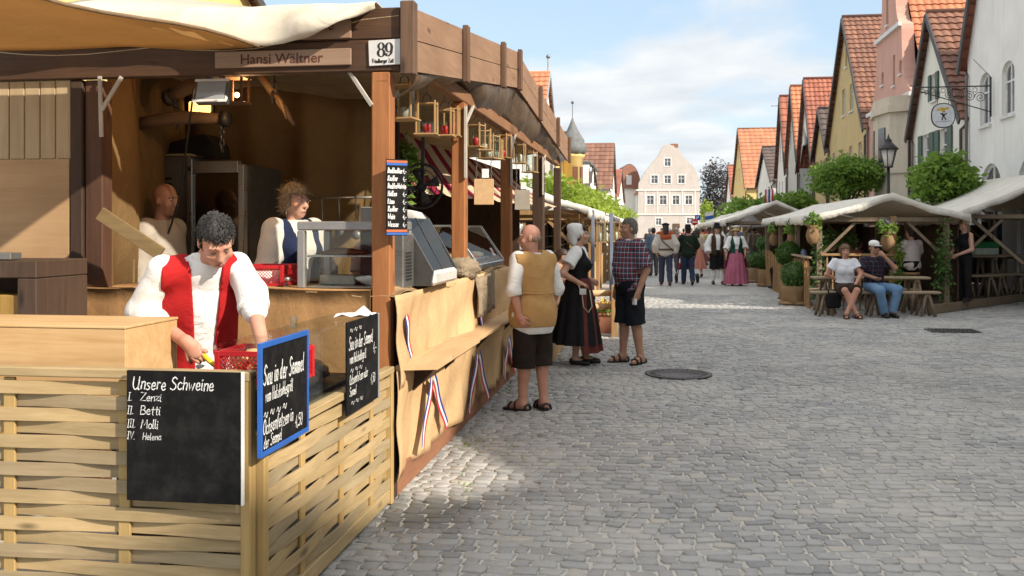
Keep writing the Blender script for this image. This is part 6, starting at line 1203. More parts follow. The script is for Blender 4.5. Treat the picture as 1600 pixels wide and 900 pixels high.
# woman in the bonnet
g_ = G(902, 569); f = Fig('woman in white bonnet and long black dress with a hand on her hip', (g_.x, g_.y, 0), R(82), dict(elR=(-.33, .16, 1.16), wrR=(-.20, -.05, 1.03), elL=(.25, .02, 1.14), wrL=(.10, -.18, 1.05), head=(0, -.04, 1.63), neck=(0, -.005, 1.475), anL=(.09, -.1, .085), toL=(.1, -.25, .03)), .985, 1.0, .0095, yaw=5, pitch=-3, hair='short', hairc=('hair_dark', (.02, .014, .012)), female=True, hand_dir={'R': ((.6, -.75, -.2), (.2, .3, -.9), .5)})
f.hat('bonnet', WS); f.shirt(WS, .62, .016, .025, .2); f.vest(BLKC, .026, .02, (.10, .05), 'bodice', -.03); f.skirt(BLKC, 1.10, .27, .165, .37, 11); f.skirt(fabric('burgundy', (.13, .035, .03), (.09, .025, .022)), 1.09, .17, .165, .36, 9, 'apron', .02, 200, 325, .014)
for S in 'LR': f.part('shoe', LEA, lambda B: (B.cap(f.J['an' + S] + V((0, .03, -.03)), .045, f.J['to' + S], .042)))
m = MB(); m.tube([(-.22, -.02, 1.04), (-.30, -.08, .9), (-.33, -.1, .75), (-.30, -.16, .68), (-.26, -.2, .75), (-.22, -.17, .95)], .008, 6); m.build('cord', fabric('cord_beige', (.45, .38, .27)), f.o); m = MB(); m.bbox((-.31, -.13, .90), (-.28, -.05, .97), .003); m.build('name_tag', plain('paper_white', (.8, .79, .77), .8), f.o)
# man in plaid shirt
def plaid(name, a, b, c, sc=1.0):
    t = NT(name); v = t.tc.outputs['Object']; s_ = t.n.new('ShaderNodeSeparateXYZ'); t.l.new(v, s_.inputs[0]); d = t.math('ADD', s_.outputs[0], t.math('MULTIPLY', s_.outputs[1], .8))
    def st(x, per, lo, hi, off=0): fr_ = t.math('FRACT', t.math('ADD', t.math('MULTIPLY', x, 1 / per), off)); return t.math('MULTIPLY', t.math('GREATER_THAN', fr_, lo), t.math('LESS_THAN', fr_, hi))
    z = s_.outputs[2]; per = .062 * sc; base = t.mix(t.math('MULTIPLY', st(d, per, .0, .42), .6), a, mul(a, .45)); base = t.mix(t.math('MULTIPLY', st(z, per, .0, .42), .6), base, mul(a, .35))
    for x in (d, z): base = t.mix(t.math('MULTIPLY', st(x, per, .62, .72), .55), base, c); base = t.mix(t.math('MULTIPLY', st(x, per, .22, .31), .75), base, b)
    t.col(base); t.rough(.9, .15); t.bump(t.noise(v, 7, 4, .5, 1), .4, .04); MATS[name] = t.m; return t.m
g_ = G(984, 567); f = Fig('man in blue red plaid shirt and dark shorts facing the bonneted woman', (g_.x, g_.y, 0), R(-62), dict(elL=(.25, .06, 1.13), wrL=(.25, -.05, .88), elR=(-.25, .03, 1.13), wrR=(-.25, -.03, .88), anL=(.14, .06, .085), toL=(.20, -.09, .03), anR=(-.1, -.03, .085), toR=(-.13, -.19, .03), knL=(.12, .0, .5)), 1.035, 1.20, .0095, yaw=-14, pitch=2, skin=SKT, hair='cropped', hairc=('hair_grey_brown', (.19, .17, .15)), belly=.045)
f.shirt(plaid('plaid_shirt', (.03, .055, .10), (.45, .05, .05), (.62, .62, .62)), .88, .02, .035, -.13); f.legs(fabric('dark_shorts', (.014, .016, .022)), 1.05, .02, .05, .06, 'shorts'); sandals(f, LEA); f.part('undershirt', WS, lambda B: B.cap(f.J['neck'] + V((0, -.03, -.05)), .06, f.J['neck'] + V((0, -.02, .0)), .055))
m = MB(); m.bbox((.21, -.115, .725), (.27, -.085, .80), .004); m.build('paper', plain('paper_white', (.8, .79, .77), .8), f.o)
# seated couple
SEAT = dict(pel=(0, .02, .57), chest=(0, -.0, .90), neck=(0, .0, 1.09), head=(0, -.03, 1.25), shL=(.18, 0, 1.04), shR=(-.18, 0, 1.04), hipL=(.09, 0, .55), hipR=(-.09, 0, .55), knL=(.11, -.44, .50), knR=(-.11, -.44, .50), anL=(.11, -.40, .085), anR=(-.11, -.40, .085), toL=(.12, -.55, .03), toR=(-.12, -.55, .03), elL=(.26, -.06, .78), elR=(-.26, -.06, .78), wrL=(.16, -.28, .66), wrR=(-.16, -.28, .66))
def seat(**k): d = dict(SEAT); d.update(k); return d
BY = 18.55
pw = W(1320, 470, BY); f = Fig('seated woman in white top and dark skirt, ankles crossed, on the bench', (pw.x, BY, 0), R(-6), seat(anL=(-.09, -.52, .085), anR=(.10, -.50, .085), toL=(-.12, -.66, .03), toR=(.13, -.64, .03), knL=(.12, -.43, .52), knR=(-.1, -.43, .52), elR=(-.34, .02, .80), wrR=(-.16, .02, .72), wrL=(.12, -.32, .62), elL=(.27, -.12, .82)), 1.0, 1.06, .011, skin=SKR, hair='fluffy', hairc=('hair_light_brown', (.20, .12, .06)), female=True); f.shirt(fabric('white_top', (.74, .75, .80)), .55, .016, .02, -.08); f.legs(fabric('brown_skirt', (.045, .03, .026)), .97, .025, .03, .08, 'skirt'); sandals(f, LEB)
pw = W(1366, 470, BY); f = Fig('seated man in white cap, dark shirt and jeans, hand to his mouth', (pw.x, BY, 0), R(6), seat(anL=(.16, -.36, .085), anR=(.0, -.38, .085), toL=(.18, -.5, .03), toR=(-.01, -.53, .03), knL=(.24, -.42, .51), elL=(.30, -.20, .90), wrL=(.08, -.20, 1.13), elR=(-.30, -.06, .80), wrR=(-.08, -.14, .72), head=(-.01, -.02, 1.27)), 1.04, 1.08, .011, skin=SKT, yaw=14, pitch=4, hair='cropped', hairc=('hair_brown', (.06, .04, .025)), hand_dir={'L': ((-.5, .2, .6), (.2, .9, 0), .9)}); f.shirt(plaid('dark_plaid', (.016, .018, .028), (.10, .03, .05), (.10, .10, .13), 1.3), .75, .02, .03, -.1); f.legs(fabric('light_jeans', (.16, .27, .42), (.10, .18, .30)), 2, .014, .02, .06, 'jeans'); f.shoes(LEA); f.hat('cap', WS); m = MB(); m.bbox((-.075, -.100, -.005), (.075, -.07, .028), .008, Matrix.Translation(f.J['head']) @ f.HR.to_4x4()); m.build('sunglasses', BLK, f.o)
# ---- walkers up the street
def hgt(px, py_foot, dy=0): return G(px, py_foot)
def walker(label, px, pf, rz, h=.02, **k): g_ = G(px, pf); return Fig(label, (g_.x, g_.y, 0), R(rz), h=h, face=k.pop('face', False), **k)
STRIDE = dict(knL=(.1, -.10, .51), anL=(.1, -.16, .09), toL=(.11, -.30, .04), knR=(-.1, .05, .50), anR=(-.1, .22, .12), toR=(-.11, .10, .03))
f = walker('man in orange shoulder cape, white tunic and blue trousers walking away', 1040, 446, 176, .014, J=dict(STRIDE, elL=(.28, .05, 1.15), elR=(-.28, .05, 1.15)), sc=1.06, fat=1.15, hair='long', hairc=('hair_dark', (.02, .014, .012))); f.shirt(fabric('raw_linen', (.60, .56, .50)), 1.8, .03, .05, -.22); f.legs(fabric('slate_trousers', (.05, .06, .10))); f.shoes(LEB, hgt=.3); f.part('cape', fabric('rust_wool', (.38, .09, .035)), lambda B: (B.cap(f.J['shL'], .10, f.J['shR'], .10), B.ell(f.J['chest'] + V((0, .03, .06)), (.20, .15, .13)), B.cap(f.J['neck'], .09, f.J['neck'] + V((0, .03, .04)), .09))); f.hat('beret', fabric('dark_cap', (.02, .018, .022))); m = MB(); m.tube([(.2, -.1, 1.42), (.1, .19, 1.25), (-.12, .21, 1.05), (-.24, .05, .95)], .02, 6); m.build('strap', LEB, f.o); m = MB(); m.tube([(.235 * math.cos(a), .19 * math.sin(a), 1.02) for a in [i * math.pi / 10 for i in range(21)]], .022, 6, False); m.build('belt', LEB, f.o)
f = walker('person in dark green coat and black hat pushing a pushchair away', 1075, 445, 180, .014, J=dict(STRIDE, elL=(.28, -.1, 1.18), elR=(-.28, -.1, 1.18), wrL=(.2, -.32, 1.02), wrR=(-.2, -.32, 1.02)), sc=1.0, fat=1.12, hair='short', hairc=('hair_dark', (.02, .014, .012))); f.shirt(fabric('green_coat', (.018, .030, .020)), 1.9, .035, .03, -.25, 'coat'); f.legs(fabric('dark_jeans', (.03, .05, .10))); f.shoes(LEA); f.hat('tall', BLKC); m = MB(); m.tube([(.2, -.1, 1.42), (.05, .19, 1.25), (-.2, .1, 1.05)], .02, 6); m.build('strap', LEB, f.o)
g_ = G(1076, 443); pc = thing('pushchair', 'dark three wheeled pushchair pushed by the person in the green coat', 'pushchair', (g_.x + .02, g_.y + .62, 0), 0); m = MB(); m.tube([(-.26, -.45, 1.0), (-.24, 0, .55), (-.22, .45, .25)], .016, 6); m.tube([(.26, -.45, 1.0), (.24, 0, .55), (.22, .45, .25)], .016, 6); m.tube([(-.26, -.45, 1.0), (.26, -.45, 1.0)], .018, 6); m.tube([(-.30, -.2, .16), (-.2, .05, .5)], .014, 6); m.tube([(.30, -.2, .16), (.2, .05, .5)], .014, 6); m.build('frame', BLK, pc); m = MB(); m.sheet([[(x, y, z) for x in (-.2, 0, .2)] for y, z in ((-.25, .95), (-.15, .5), (.3, .42), (.4, .6))], thick=.03); m.build('seat', fabric('dark_red_cloth', (.16, .02, .03)), pc)
for x, y in ((-.33, -.22), (.33, -.22), (0, .5)): m = MB(); m.lathe([(.08, -.03), (.15, -.03), (.15, .03), (.08, .03), (.08, -.03)], 18, M=Matrix.Translation((x, y, .15)) @ Matrix.Rotation(R(90), 4, 'Y')); wo = m.build('wheel', LEA, pc); m = MB(); m.lathe([(.001, -.02), (.078, -.015), (.078, .015), (.001, .02)], 12, M=Matrix.Translation((x, y, .15)) @ Matrix.Rotation(R(90), 4, 'Y')); m.build('rim', MET, wo)
f = walker('man in tall black hat, brown waistcoat and knee breeches walking towards us', 1120, 444, 4, .013, J=dict(elL=(.29, .0, 1.15), elR=(-.29, .0, 1.15), wrL=(.30, -.12, .92), wrR=(-.30, -.12, .92), anL=(.14, -.12, .085), toL=(.18, -.26, .03)), sc=1.02, fat=1.08, hair='short', hairc=('hair_brown', (.06, .04, .025)), face=True); f.shirt(WS, 1.85, .024, .045, -.1); f.vest(fabric('brown_vest', (.07, .040, .022)), .038, -.26, (.07, .05)); f.legs(BLKC, 1.1, .025, .05, .08, 'breeches'); f.socks(WS); f.shoes(LEA); f.hat('tall', BLKC); f.part('neckerchief', REDC, lambda B: B.cap(f.J['neck'] + V((0, -.07, -.02)), .03, f.J['neck'] + V((0, -.13, -.14)), .022)); m = MB(); m.ball((0, .0, 1.86), (.11, .11, .035)); m.build('hat_trim', WS, f.o)
f = walker('woman in straw hat, green bodice and pink skirt walking towards us', 1150, 446, -4, .013, J=dict(elL=(.27, .0, 1.15), elR=(-.27, .0, 1.15), wrL=(.26, -.1, .95), wrR=(-.3, -.05, .92), ), sc=.98, fat=1.1, hair='fluffy', hairc=('hair_light_brown', (.20, .12, .06)), female=True, face=True); f.shirt(WS, 1.15, .02, .05, .15); f.vest(fabric('green_bodice', (.012, .07, .045)), .03, .02, (.10, .02), 'bodice', -.03); f.skirt(fabric('pink_skirt', (.46, .15, .22), (.36, .10, .16)), 1.1, .05, .16, .36, 13, amp=.03); f.skirt(fabric('wine_overskirt', (.20, .02, .05)), 1.1, .55, .17, .33, 9, 'overskirt', .03, -20, 200, .02); f.shoes(LEB); f.hat('brim', plain('straw', (.50, .36, .16), .8)); m = MB(); m.ball((0, .01, 1.79), (.13, .13, .03), wob=.15); m.build('hat_trim', WS, f.o)
# the crowd behind them
CR = [(1021, 431, 180, 'man in grey blue shirt seen from behind, left of the orange cape', (.14, .20, .28), (.10, .10, .11), 'short', 0), (1052, 424, 170, 'person with orange scarf between the cape and the green coat', (.45, .16, .08), (.08, .07, .1), 'long', 0), (1062, 418, 180, 'man in dark blue shirt beyond the pushchair', (.05, .08, .14), (.04, .05, .08), 'short', 0), (1089, 433, 178, 'tall person in cream shirt and pink orange skirt walking away', (.62, .50, .38), (.55, .22, .16), 'long', 1), (1100, 414, 10, 'woman in a red patterned dress deep in the crowd', (.40, .08, .07), (.40, .08, .07), 'long', 1), (1107, 411, 0, 'child in yellow top standing in the crowd', (.55, .40, .08), (.1, .1, .2), 'short', 2), (1134, 418, 20, 'man in white shirt behind the couple in costume', (.68, .68, .70), (.05, .06, .1), 'short', 0), (1094, 405, 180, 'person in pale blue top far down the street', (.35, .45, .6), (.05, .06, .1), 'short', 0), (1046, 408, 180, 'person in white top beside the left booths', (.7, .7, .7), (.06, .06, .1), 'long', 0), (1034, 405, 0, 'woman in pale green dress near the far booths', (.4, .5, .35), (.4, .5, .35), 'bun', 1), (1080, 402, 180, 'man in black far down the street', (.03, .03, .03), (.04, .04, .05), 'short', 0), (1112, 403, 180, 'person in rust coloured jacket far down the street', (.42, .13, .05), (.08, .06, .05), 'short', 0), (1125, 404, 0, 'person in turquoise top far down the street', (.05, .38, .40), (.07, .07, .09), 'short', 0), (1142, 406, 180, 'person in beige jacket near the far right booths', (.45, .37, .27), (.07, .07, .09), 'short', 0), (1168, 416, -60, 'vendor in black apron beside the far right booth', (.62, .58, .52), (.03, .03, .03), 'short', 0), (1178, 421, 180, 'person in white coat turned to the far right booth', (.66, .63, .60), (.30, .26, .22), 'bun', 1), (1156, 405, 180, 'man in blue jeans and blue shirt near the right booths', (.12, .2, .42), (.05, .09, .2), 'short', 0), (1015, 412, 180, 'person in brown sitting close by the left booths', (.18, .11, .06), (.1, .08, .06), 'short', 0), (1068, 398, 180, 'tiny figure in red before the beige gable', (.5, .05, .05), (.05, .05, .08), 'short', 0), (1102, 396, 0, 'tiny figure in white before the beige gable', (.7, .7, .7), (.1, .1, .2), 'short', 0), (1088, 394, 180, 'tiny figure in dark clothes at the street end', (.04, .04, .06), (.04, .04, .05), 'short', 0), (1098, 419, 185, 'woman in a pale yellow blouse left of the tall black hat', (.62, .52, .25), (.25, .1, .1), 'bun', 1), (1104, 408, 170, 'man in a dark red shirt deep in the crowd', (.28, .03, .04), (.05, .05, .07), 'short', 0), (1057, 404, 185, 'person in a grey jacket beyond the orange scarf', (.2, .2, .21), (.04, .04, .05), 'short', 0), (1073, 409, 175, 'person in a pink top hidden behind the green coat', (.6, .25, .3), (.08, .08, .12), 'long', 0), (1120, 409, 5, 'man in a mustard shirt behind the tall black hat', (.45, .30, .06), (.06, .05, .05), 'short', 0), (1130, 400, 180, 'person in light grey far down the right side', (.5, .5, .5), (.08, .08, .1), 'short', 0), (1116, 395, 180, 'tiny figure in orange at the street end', (.55, .2, .05), (.1, .08, .08), 'long', 0)]
for i, (px, pf, rz, lb, c1, c2, hr, kd) in enumerate(CR):
    f = walker(lb, px, pf, rz + rnd.uniform(-20, 20), .026, J=STRIDE if i % 2 else dict(elL=(.26, -.05, 1.15)), sc=rnd.uniform(.96, 1.06) * (.72 if kd == 2 else 1), fat=rnd.uniform(.95, 1.12), hair=hr, hairc=[('hair_dark', (.02, .014, .012)), ('hair_light_brown', (.20, .12, .06)), ('hair_grey', (.42, .40, .38))][i % 3], group='people in the crowd up the street', hands=pf > 410, female=kd == 1)
    f.shirt(fabric('crowd_top_%d' % i, c1), .7 if i % 3 else 1.7, .02, .02, -.12)
    (f.skirt(fabric('crowd_low_%d' % i, c2), 1.05, .3) if kd == 1 else f.legs(fabric('crowd_low_%d' % i, c2))); f.shoes(LEA)
# ---------------------------------------------------------------- canvas booths on both sides
CANV = cloth('booth_canvas', (.84, .81, .74), (.66, .62, .54), 160, .22, .9, 3.5, tcol=(.60, .50, .36)); CANP = cloth('booth_canvas_pale', (.78, .76, .71), (.62, .59, .53), 160, .2, .9, 3.5, tcol=(.62, .55, .42))
W_grey = wood('grey_wood', (.27, .205, .14), (.17, .125, .085), 2); W_greyx = wood('grey_wood_x', (.36, .28, .19), (.25, .185, .12), 0); W_pick = wood('picket_wood', (.42, .26, .12), (.27, .155, .07), 2)
def canopy(parent, x0, x1, y0, y1, ze, zr, mat, val=.22, sag=.10, xr=None, n=28, gable=True, seed=1, over=.0):
    q = random.Random(seed); xr = (x0 + x1) / 2 if xr is None else xr; m = MB(); ph = q.uniform(0, 6)
    def row(y):
        r = []; s = sag * (math.sin(math.pi * ((y - y0) / (y1 - y0) * 2.0 % 1)) ** 2)
        for x, z in ((x0, ze - val), (x0 - .02, ze - val * .5), (x0, ze)): r.append((x + .02 * math.sin(y * 5 + ph + z * 8), y, z + .02 * math.sin(y * 7 + ph) * (z < ze)))
        for i in range(1, 8): f = i / 8; r.append((x0 + (xr - x0) * f, y, ze + (zr - ze) * f - s * math.sin(f * math.pi) * .8 - .05 * math.sin(f * math.pi)))
        r.append((xr, y, zr - s * .25))
        for i in range(1, 8): f = i / 8; r.append((xr + (x1 - xr) * f, y, zr + (ze - zr) * f - s * math.sin(f * math.pi) * .8 - .05 * math.sin(f * math.pi)))
        for x, z in ((x1, ze), (x1 + .02, ze - val * .5), (x1, ze - val)): r.append((x + .02 * math.sin(y * 5 + ph + z * 8), y, z + .02 * math.sin(y * 6 + ph) * (z < ze)))
        return r
    m.sheet([row(y0 + (y1 - y0) * i / n) for i in range(n + 1)], thick=.008); o = m.build('canopy', mat, parent)
    for y in (y0, y1):
        if not gable: break
        m = MB(); r = row(y)[2:-2]; m.sheet([[(x, y + (-.015 if y == y0 else .015), z + .012) for x, _, z in r], [(x, y + (-.02 if y == y0 else .02), z - .13 - .02 * math.sin(x * 9)) for x, _, z in r]], thick=.006); m.build('valance', mat, parent)
    return o
def frame(parent, x0, x1, y0, y1, ze, zr, mat=None, step=3, w_=.10, diag=True):
    mat = mat or W_grey; k = max(1, round((y1 - y0) / step))
    for i in range(k + 1):
        y = y0 + (y1 - y0) * i / k
        for x in (x0, x1): m = MB(); m.bbox((x - w_ / 2, y - w_ / 2, 0), (x + w_ / 2, y + w_ / 2, ze - .02), .008); m.build('post', mat, parent)
        m = MB(); m.bar((x0, y, ze - .10), (x1, y, ze - .10), .06, .09); m.build('cross_beam', mat, parent)
        if diag and i in (0, k):
            for x, s_ in ((x0, 1), (x1, -1)): m = MB(); m.bar((x, y + .06, ze - .9), (x + s_ * .75, y + .06, ze - .15), .05, .06); m.build('diagonal_brace', mat, parent)
    for x in (x0, x1): m = MB(); m.bar((x, y0, ze - .05), (x, y1, ze - .05), .06, .08); m.build('eave_beam', mat, parent)
def booth(label, side, s0, t0, t1, depth=2.6, ze=2.0, zr=2.6, mat=CANP, goods=True, seed=1, group='white canvas booths along the street'):
    o = thing('market_booth', label, 'market stall', ST(s0, t0), RZ, group); L_ = (t1 - t0) / CU; x0, x1 = (-depth, 0) if side < 0 else (0, depth); q = random.Random(seed)
    canopy(o, x0 - .15, x1 + .15, 0, L_ - .15, ze, zr, mat, seed=seed); frame(o, x0, x1, .15, L_ - .3, ze, zr, W_pick if side < 0 else W_grey, 3)
    xf = 0 if side < 0 else 0; m = MB(); a, b = sorted((xf - side * -.08, xf + side * .62)); m.bbox((a, .2, .88), (b, L_ - .35, .92), .006); m.build('counter_top', W_shelf if side < 0 else W_greyx, o); m = MB(); a, b = sorted((xf + side * .04, xf + side * .08)); m.bbox((a, .25, 0), (b, L_ - .4, .875), .004); m.build('counter_front', W_pale if side < 0 else W_greyx, o)
    m = MB(); xb = side * depth; a, b = sorted((xb - side * .05, xb - side * .02)); m.bbox((a, .1, 0), (b, L_ - .25, ze - .1), .004); m.build('back_panel', W_dark, o)
    m = MB(); xs_ = xb - side * .3; a, b = sorted((xs_ - .15, xs_ + .15)); [m.bbox((a, .3, z), (b, L_ - .5, z + .03), .003) for z in (1.0, 1.4)]; m.build('back_shelf', W_pick, o)
    if goods:
        for i in range(int(L_ * 1.6)):
            m = MB(); y = .4 + q.random() * (L_ - 1.0); x = xf + side * q.uniform(.05, .45); k = q.randrange(3); r = q.uniform(.06, .11)
            (m.lathe([(r * .7, 0), (r, .08), (r * .8, .16), (r * .5, .2)], 12) if k == 0 else m.ball((0, 0, r * .6), (r, r, r * .6), 10, 7, .05, i) if k == 1 else m.bbox((-r, -r * .7, 0), (r, r * .7, r * 1.1), .006))
            g_ = m.build('goods', [plain('goods_terra', (.40, .17, .08), .7), plain('goods_straw', (.55, .40, .18), .8), plain('goods_white', (.6, .58, .52), .6), plain('goods_green', (.08, .16, .05), .7), plain('goods_red', (.40, .05, .04), .6), plain('goods_brown', (.16, .09, .05), .7)][q.randrange(6)], None, ST(s0, t0) + Vector((x * CU + y * SU, -x * SU + y * CU, .92))); tag(g_, 'small pottery, basket or box laid out on a booth counter', 'goods', 'goods on the booth counters')
    return o
lb_ = ['first white canvas booth behind the grill stall, with lanterns on its front', 'second white canvas booth of the left row behind the plaid man', 'third white canvas booth of the left row under the green trees', 'fourth white canvas booth of the left row further up', 'last far white canvas booth of the left row']
for i, (t0, t1) in enumerate(((18.3, 24.2), (24.6, 30.6), (31.2, 38.5), (39.5, 48), (50, 62))): booth(lb_[i], -1, -1.55 + (.15, 0, .1, 0, .2)[i], t0, t1, 2.8, (2.10, 2.06, 2.08, 2.1, 2.1)[i], 2.62, CANP, i < 3, i + 3)
lb_ = ['low white canvas booth beyond the garlanded tavern tent', 'middle white canvas booth of the far right row', 'last far white canvas booth of the right row']
for i, (s0, t0, t1) in enumerate(((2.6, 32.5, 40.5), (3.0, 42, 52), (3.2, 54, 68))): booth(lb_[i], 1, s0, t0, t1, 3.0, 2.0, 2.65, CANV, i < 2, i + 13)
# lanterns, poles and frames on the first left booth
for i, (px, py, Y) in enumerate(((921, 380, 20.0), (938, 379, 20.6), (952, 378, 21.2), (963, 377, 22.0))): p = W(px, py, Y); lantern(('tall wooden lantern left of the plaid man on the booth front', 'tall wooden lantern behind the blue pole', 'tall wooden lantern close to the plaid man', 'tall wooden lantern partly behind the head of the plaid man')[i], p, .44, .2, CAND_W, hang=.1, group='lanterns on the first left booth')
for i, (px, y0, y1, Y) in enumerate(((926, 328, 400, 18.9), (955, 333, 400, 19.6))):
    a = W(px, y0, Y); b = W(px, y1, Y); o = thing('booth_pole', ('grey blue pole before the lantern booth, left one', 'grey blue pole before the lantern booth, nearer the plaid man')[i], 'pole', (a.x, a.y, 0), 0); m = MB(); m.bbox((-.035, -.035, 0), (.035, .035, a.z), .006); m.build('shaft', plain('blue_grey_paint', (.17, .19, .25), .6), o); m = MB(); m.bbox((-.07, -.07, 0), (.07, .07, .04), .005); m.build('foot', BLK, o)
# table, benches and seated guests by the first left booth
o = thing('beer_table', 'long wooden table beside the first left booth with seated guests', 'table', fromS((-.75, 9.4, 0)), RZ); m = MB(); m.bbox((-.3, -1.2, .73), (.3, 1.6, .77), .006); m.build('tabletop', W_pale, o)
for y in (-.9, 1.3): m = MB(); m.bar((-.2, y, 0), (-.1, y, .73), .05); m.bar((.2, y, 0), (.1, y, .73), .05); m.build('leg', W_pick, o)
o = thing('rail_bench', 'pale log rail and bench at the end of the grill stall', 'bench', fromS((.25, 9.2, 0)), RZ); m = MB()
for z in (.45, .66): m.tube([(-.3, 0, z), (.9, .2, z + .02)], .05, 8)
m.build('rail', W_shelf, o)
for x in (-.2, .75): m = MB(); m.bbox((x - .05, -.04, 0), (x + .05, .24, .8), .008); m.build('post', W_pick, o)
for px, py, Y, rz, lb, c, hc in ((868, 412, 16.8, 60, 'seated dark haired woman bent over the table behind the bald man', (.35, .22, .16), ('hair_dark_brown', (.035, .018, .012))), (885, 402, 17.6, 100, 'seated person in beige top with black hair at the table', (.48, .34, .22), ('hair_dark', (.02, .014, .012))), (908, 400, 18.2, -80, 'guest in bright orange top seen beyond the bonneted woman', (.55, .20, .07), ('hair_light_brown', (.20, .12, .06)))):
    p = W(px, 360, Y); f = Fig(lb, (p.x, Y, .0), R(rz), seat(head=(0, -.14, 1.20), neck=(0, -.06, 1.08)), 1.0, 1.0, .018, pitch=25, hair='long', hairc=hc, group='guests at the tables', face=False, female=True); f.shirt(fabric('guest_%d' % px, c), .6, .016, .02, -.08); f.legs(BLKC); f.shoes(LEA); st_ = thing('stool', 'plain stool under the guest: ' + ('bent over the table', 'in the beige top', 'in the orange top')[(868, 885, 908).index(px)], 'stool', (p.x, Y, 0), 0, 'stools under the guests'); m = MB(); m.lathe([(.17, .40), (.17, .44)], 14); m.build('seat', W_pick, st_)
    for k in range(3): a = k * 2.1; m = MB(); m.tube([(.11 * math.cos(a), .11 * math.sin(a), .40), (.16 * math.cos(a), .16 * math.sin(a), 0)], .018, 6); m.build('leg', W_pick, st_)
# terracotta trough with yellow flowers
p = G(947, 520); o = thing('flower_trough', 'terracotta trough of yellow flowers between the bonneted woman and plaid man', 'flower pot', (p.x, p.y, 0), R(-15)); TER = plain('terracotta', (.44, .20, .13), .8, (.36, .16, .10)); m = MB(); m.lathe([(.14, 0), (.20, .30), (.225, .30), (.225, .36), (.19, .36), (.185, .32)], 4, M=Matrix.Rotation(R(45), 4, 'Z')); m.smooth = False; o2 = m.build('pot', TER, o); o2.data.polygons.foreach_set('use_smooth', [False] * len(o2.data.polygons)); m = MB(); leaves(m, (0, 0, .40), (.18, .18, .10), 260, .07, 4, 20); m.build('foliage', LM, o); m = MB(); leaves(m, (0, 0, .46), (.19, .19, .08), 150, .06, 5, 20); m.build('blossoms', plain('yellow_petal', (.72, .42, .02), .6, (.7, .2, .02), 30), o)
# manhole cover
p = G(1060, 586); o = thing('manhole_cover', 'round iron manhole cover in the cobbles near the plaid man', 'manhole cover', (p.x, p.y, .006), 0); IRON = plain('cast_iron', (.12, .11, .105), .6, (.07, .06, .055), 20, .5, 60, .6); m = MB(); m.lathe([(.385, .0), (.385, .014), (.33, .014), (.33, .006)], 40); m.build('ring', IRON, o); m = MB(); m.lathe([(.325, -.004), (.325, .010), (.25, .010), (.245, .004), (.24, .004)], 40)
for i in range(24): a = i * math.pi / 12; m.box((-.03, -.006, .0101), (.03, .006, .014), Matrix.Rotation(a, 4, 'Z') @ Matrix.Translation((.29, 0, 0)))
m.build('lid', IRON, o); m = MB(); m.lathe([(.24, .0045), (.001, .0055)], 30); m.build('concrete_fill', plain('concrete', (.30, .29, .27), .9), o)
p = G(1488, 518); o = thing('drain_grate', 'dark sunken drain grate in the paving before the platform', 'drain', (p.x, p.y, .01), R(-8)); m = MB(); m.bbox((-.38, -.25, 0), (.38, .25, .012), .004); m.build('frame', IRON, o); m = MB(); [m.box((-.33 + i * .06, -.21, .0125), (-.30 + i * .06, .21, .02)) for i in range(12)]; m.build('grille', BLK, o)

# ---------------------------------------------------------------- the garlanded tavern tent on the right
TP = Vector((6.33, 20.0, 0))
tv = thing('tavern_tent', 'open white canvas tavern tent with garlanded posts behind the seated couple', 'market stall', TP, RZ)
canopy(tv, -.05, 3.0, -.1, 9.6, 1.98, 2.42, CANV, .20, .05, xr=1.5, seed=22)
frame(tv, .08, 2.60, .1, 9.3, 1.98, 2.42, W_grey, 3, .11)
m = MB(); m.bbox((2.9, .4, 0), (2.94, 9.4, 1.75), .004); m.build('back_panel', W_dark, tv); m = MB(); m.bbox((.2, 9.4, 0), (2.9, 9.44, 1.85), .004); m.build('end_panel', W_dark, tv)  # dark panels added to make the tent's shaded inside look darker
def garland(label, loc, h, r, n, seed=1): o = thing('ivy_garland', label, 'garland', loc, 0, 'ivy wound around the tent posts'); m = MB(); leaves(m, (0, 0, h * .5), (r, r, h * .5), n, .09, seed, 40, .3, shell=.3); m.build('foliage', LD if seed % 2 else LM, o)
fT = lambda x, y, z=0: TP + Vector((x * CU + y * SU, -x * SU + y * CU, z))
garland('ivy garland on the post left of the seated woman', fT(.08, .1, .1), 1.75, .14, 420, 3); garland('ivy garland on the middle post behind the jeans man', fT(1.6, .0, .1), 1.45, .13, 380, 4); garland('ivy garland on the post by the woman in black', fT(2.52, .0, .05), 1.85, .16, 520, 5)
m = MB(); m.bbox((1.50, .05, 0), (1.62, .17, 1.95), .008); m.build('post', W_pick, tv)
m = MB(); m.bar((.1, .0, 1.15), (1.6, .0, 1.15), .05, .05); m.build('rail', W_pick, tv); m = MB()
for i in range(14): m.bar((.12 + i * .11, .03, .02), (.12 + i * .11, .03, 1.12), .035, .03) if i % 3 else None
m.build('rail_bars', W_pick, tv)
for j, (xx, lb) in enumerate(((.5, 'first wreath of dark leaves hung inside the tent'), (1.0, 'second leafy wreath with red berries hung inside the tent'), (2.2, 'third leafy bundle hung inside the tent near the brace'))): o = thing('leaf_bundle', lb, 'plant', fT(xx, 1.2 + j, 1.45), 0); m = MB(); leaves(m, (0, 0, 0), (.22, .2, .25), 300, .10, 7 + j, 14); m.build('foliage', LD, o)
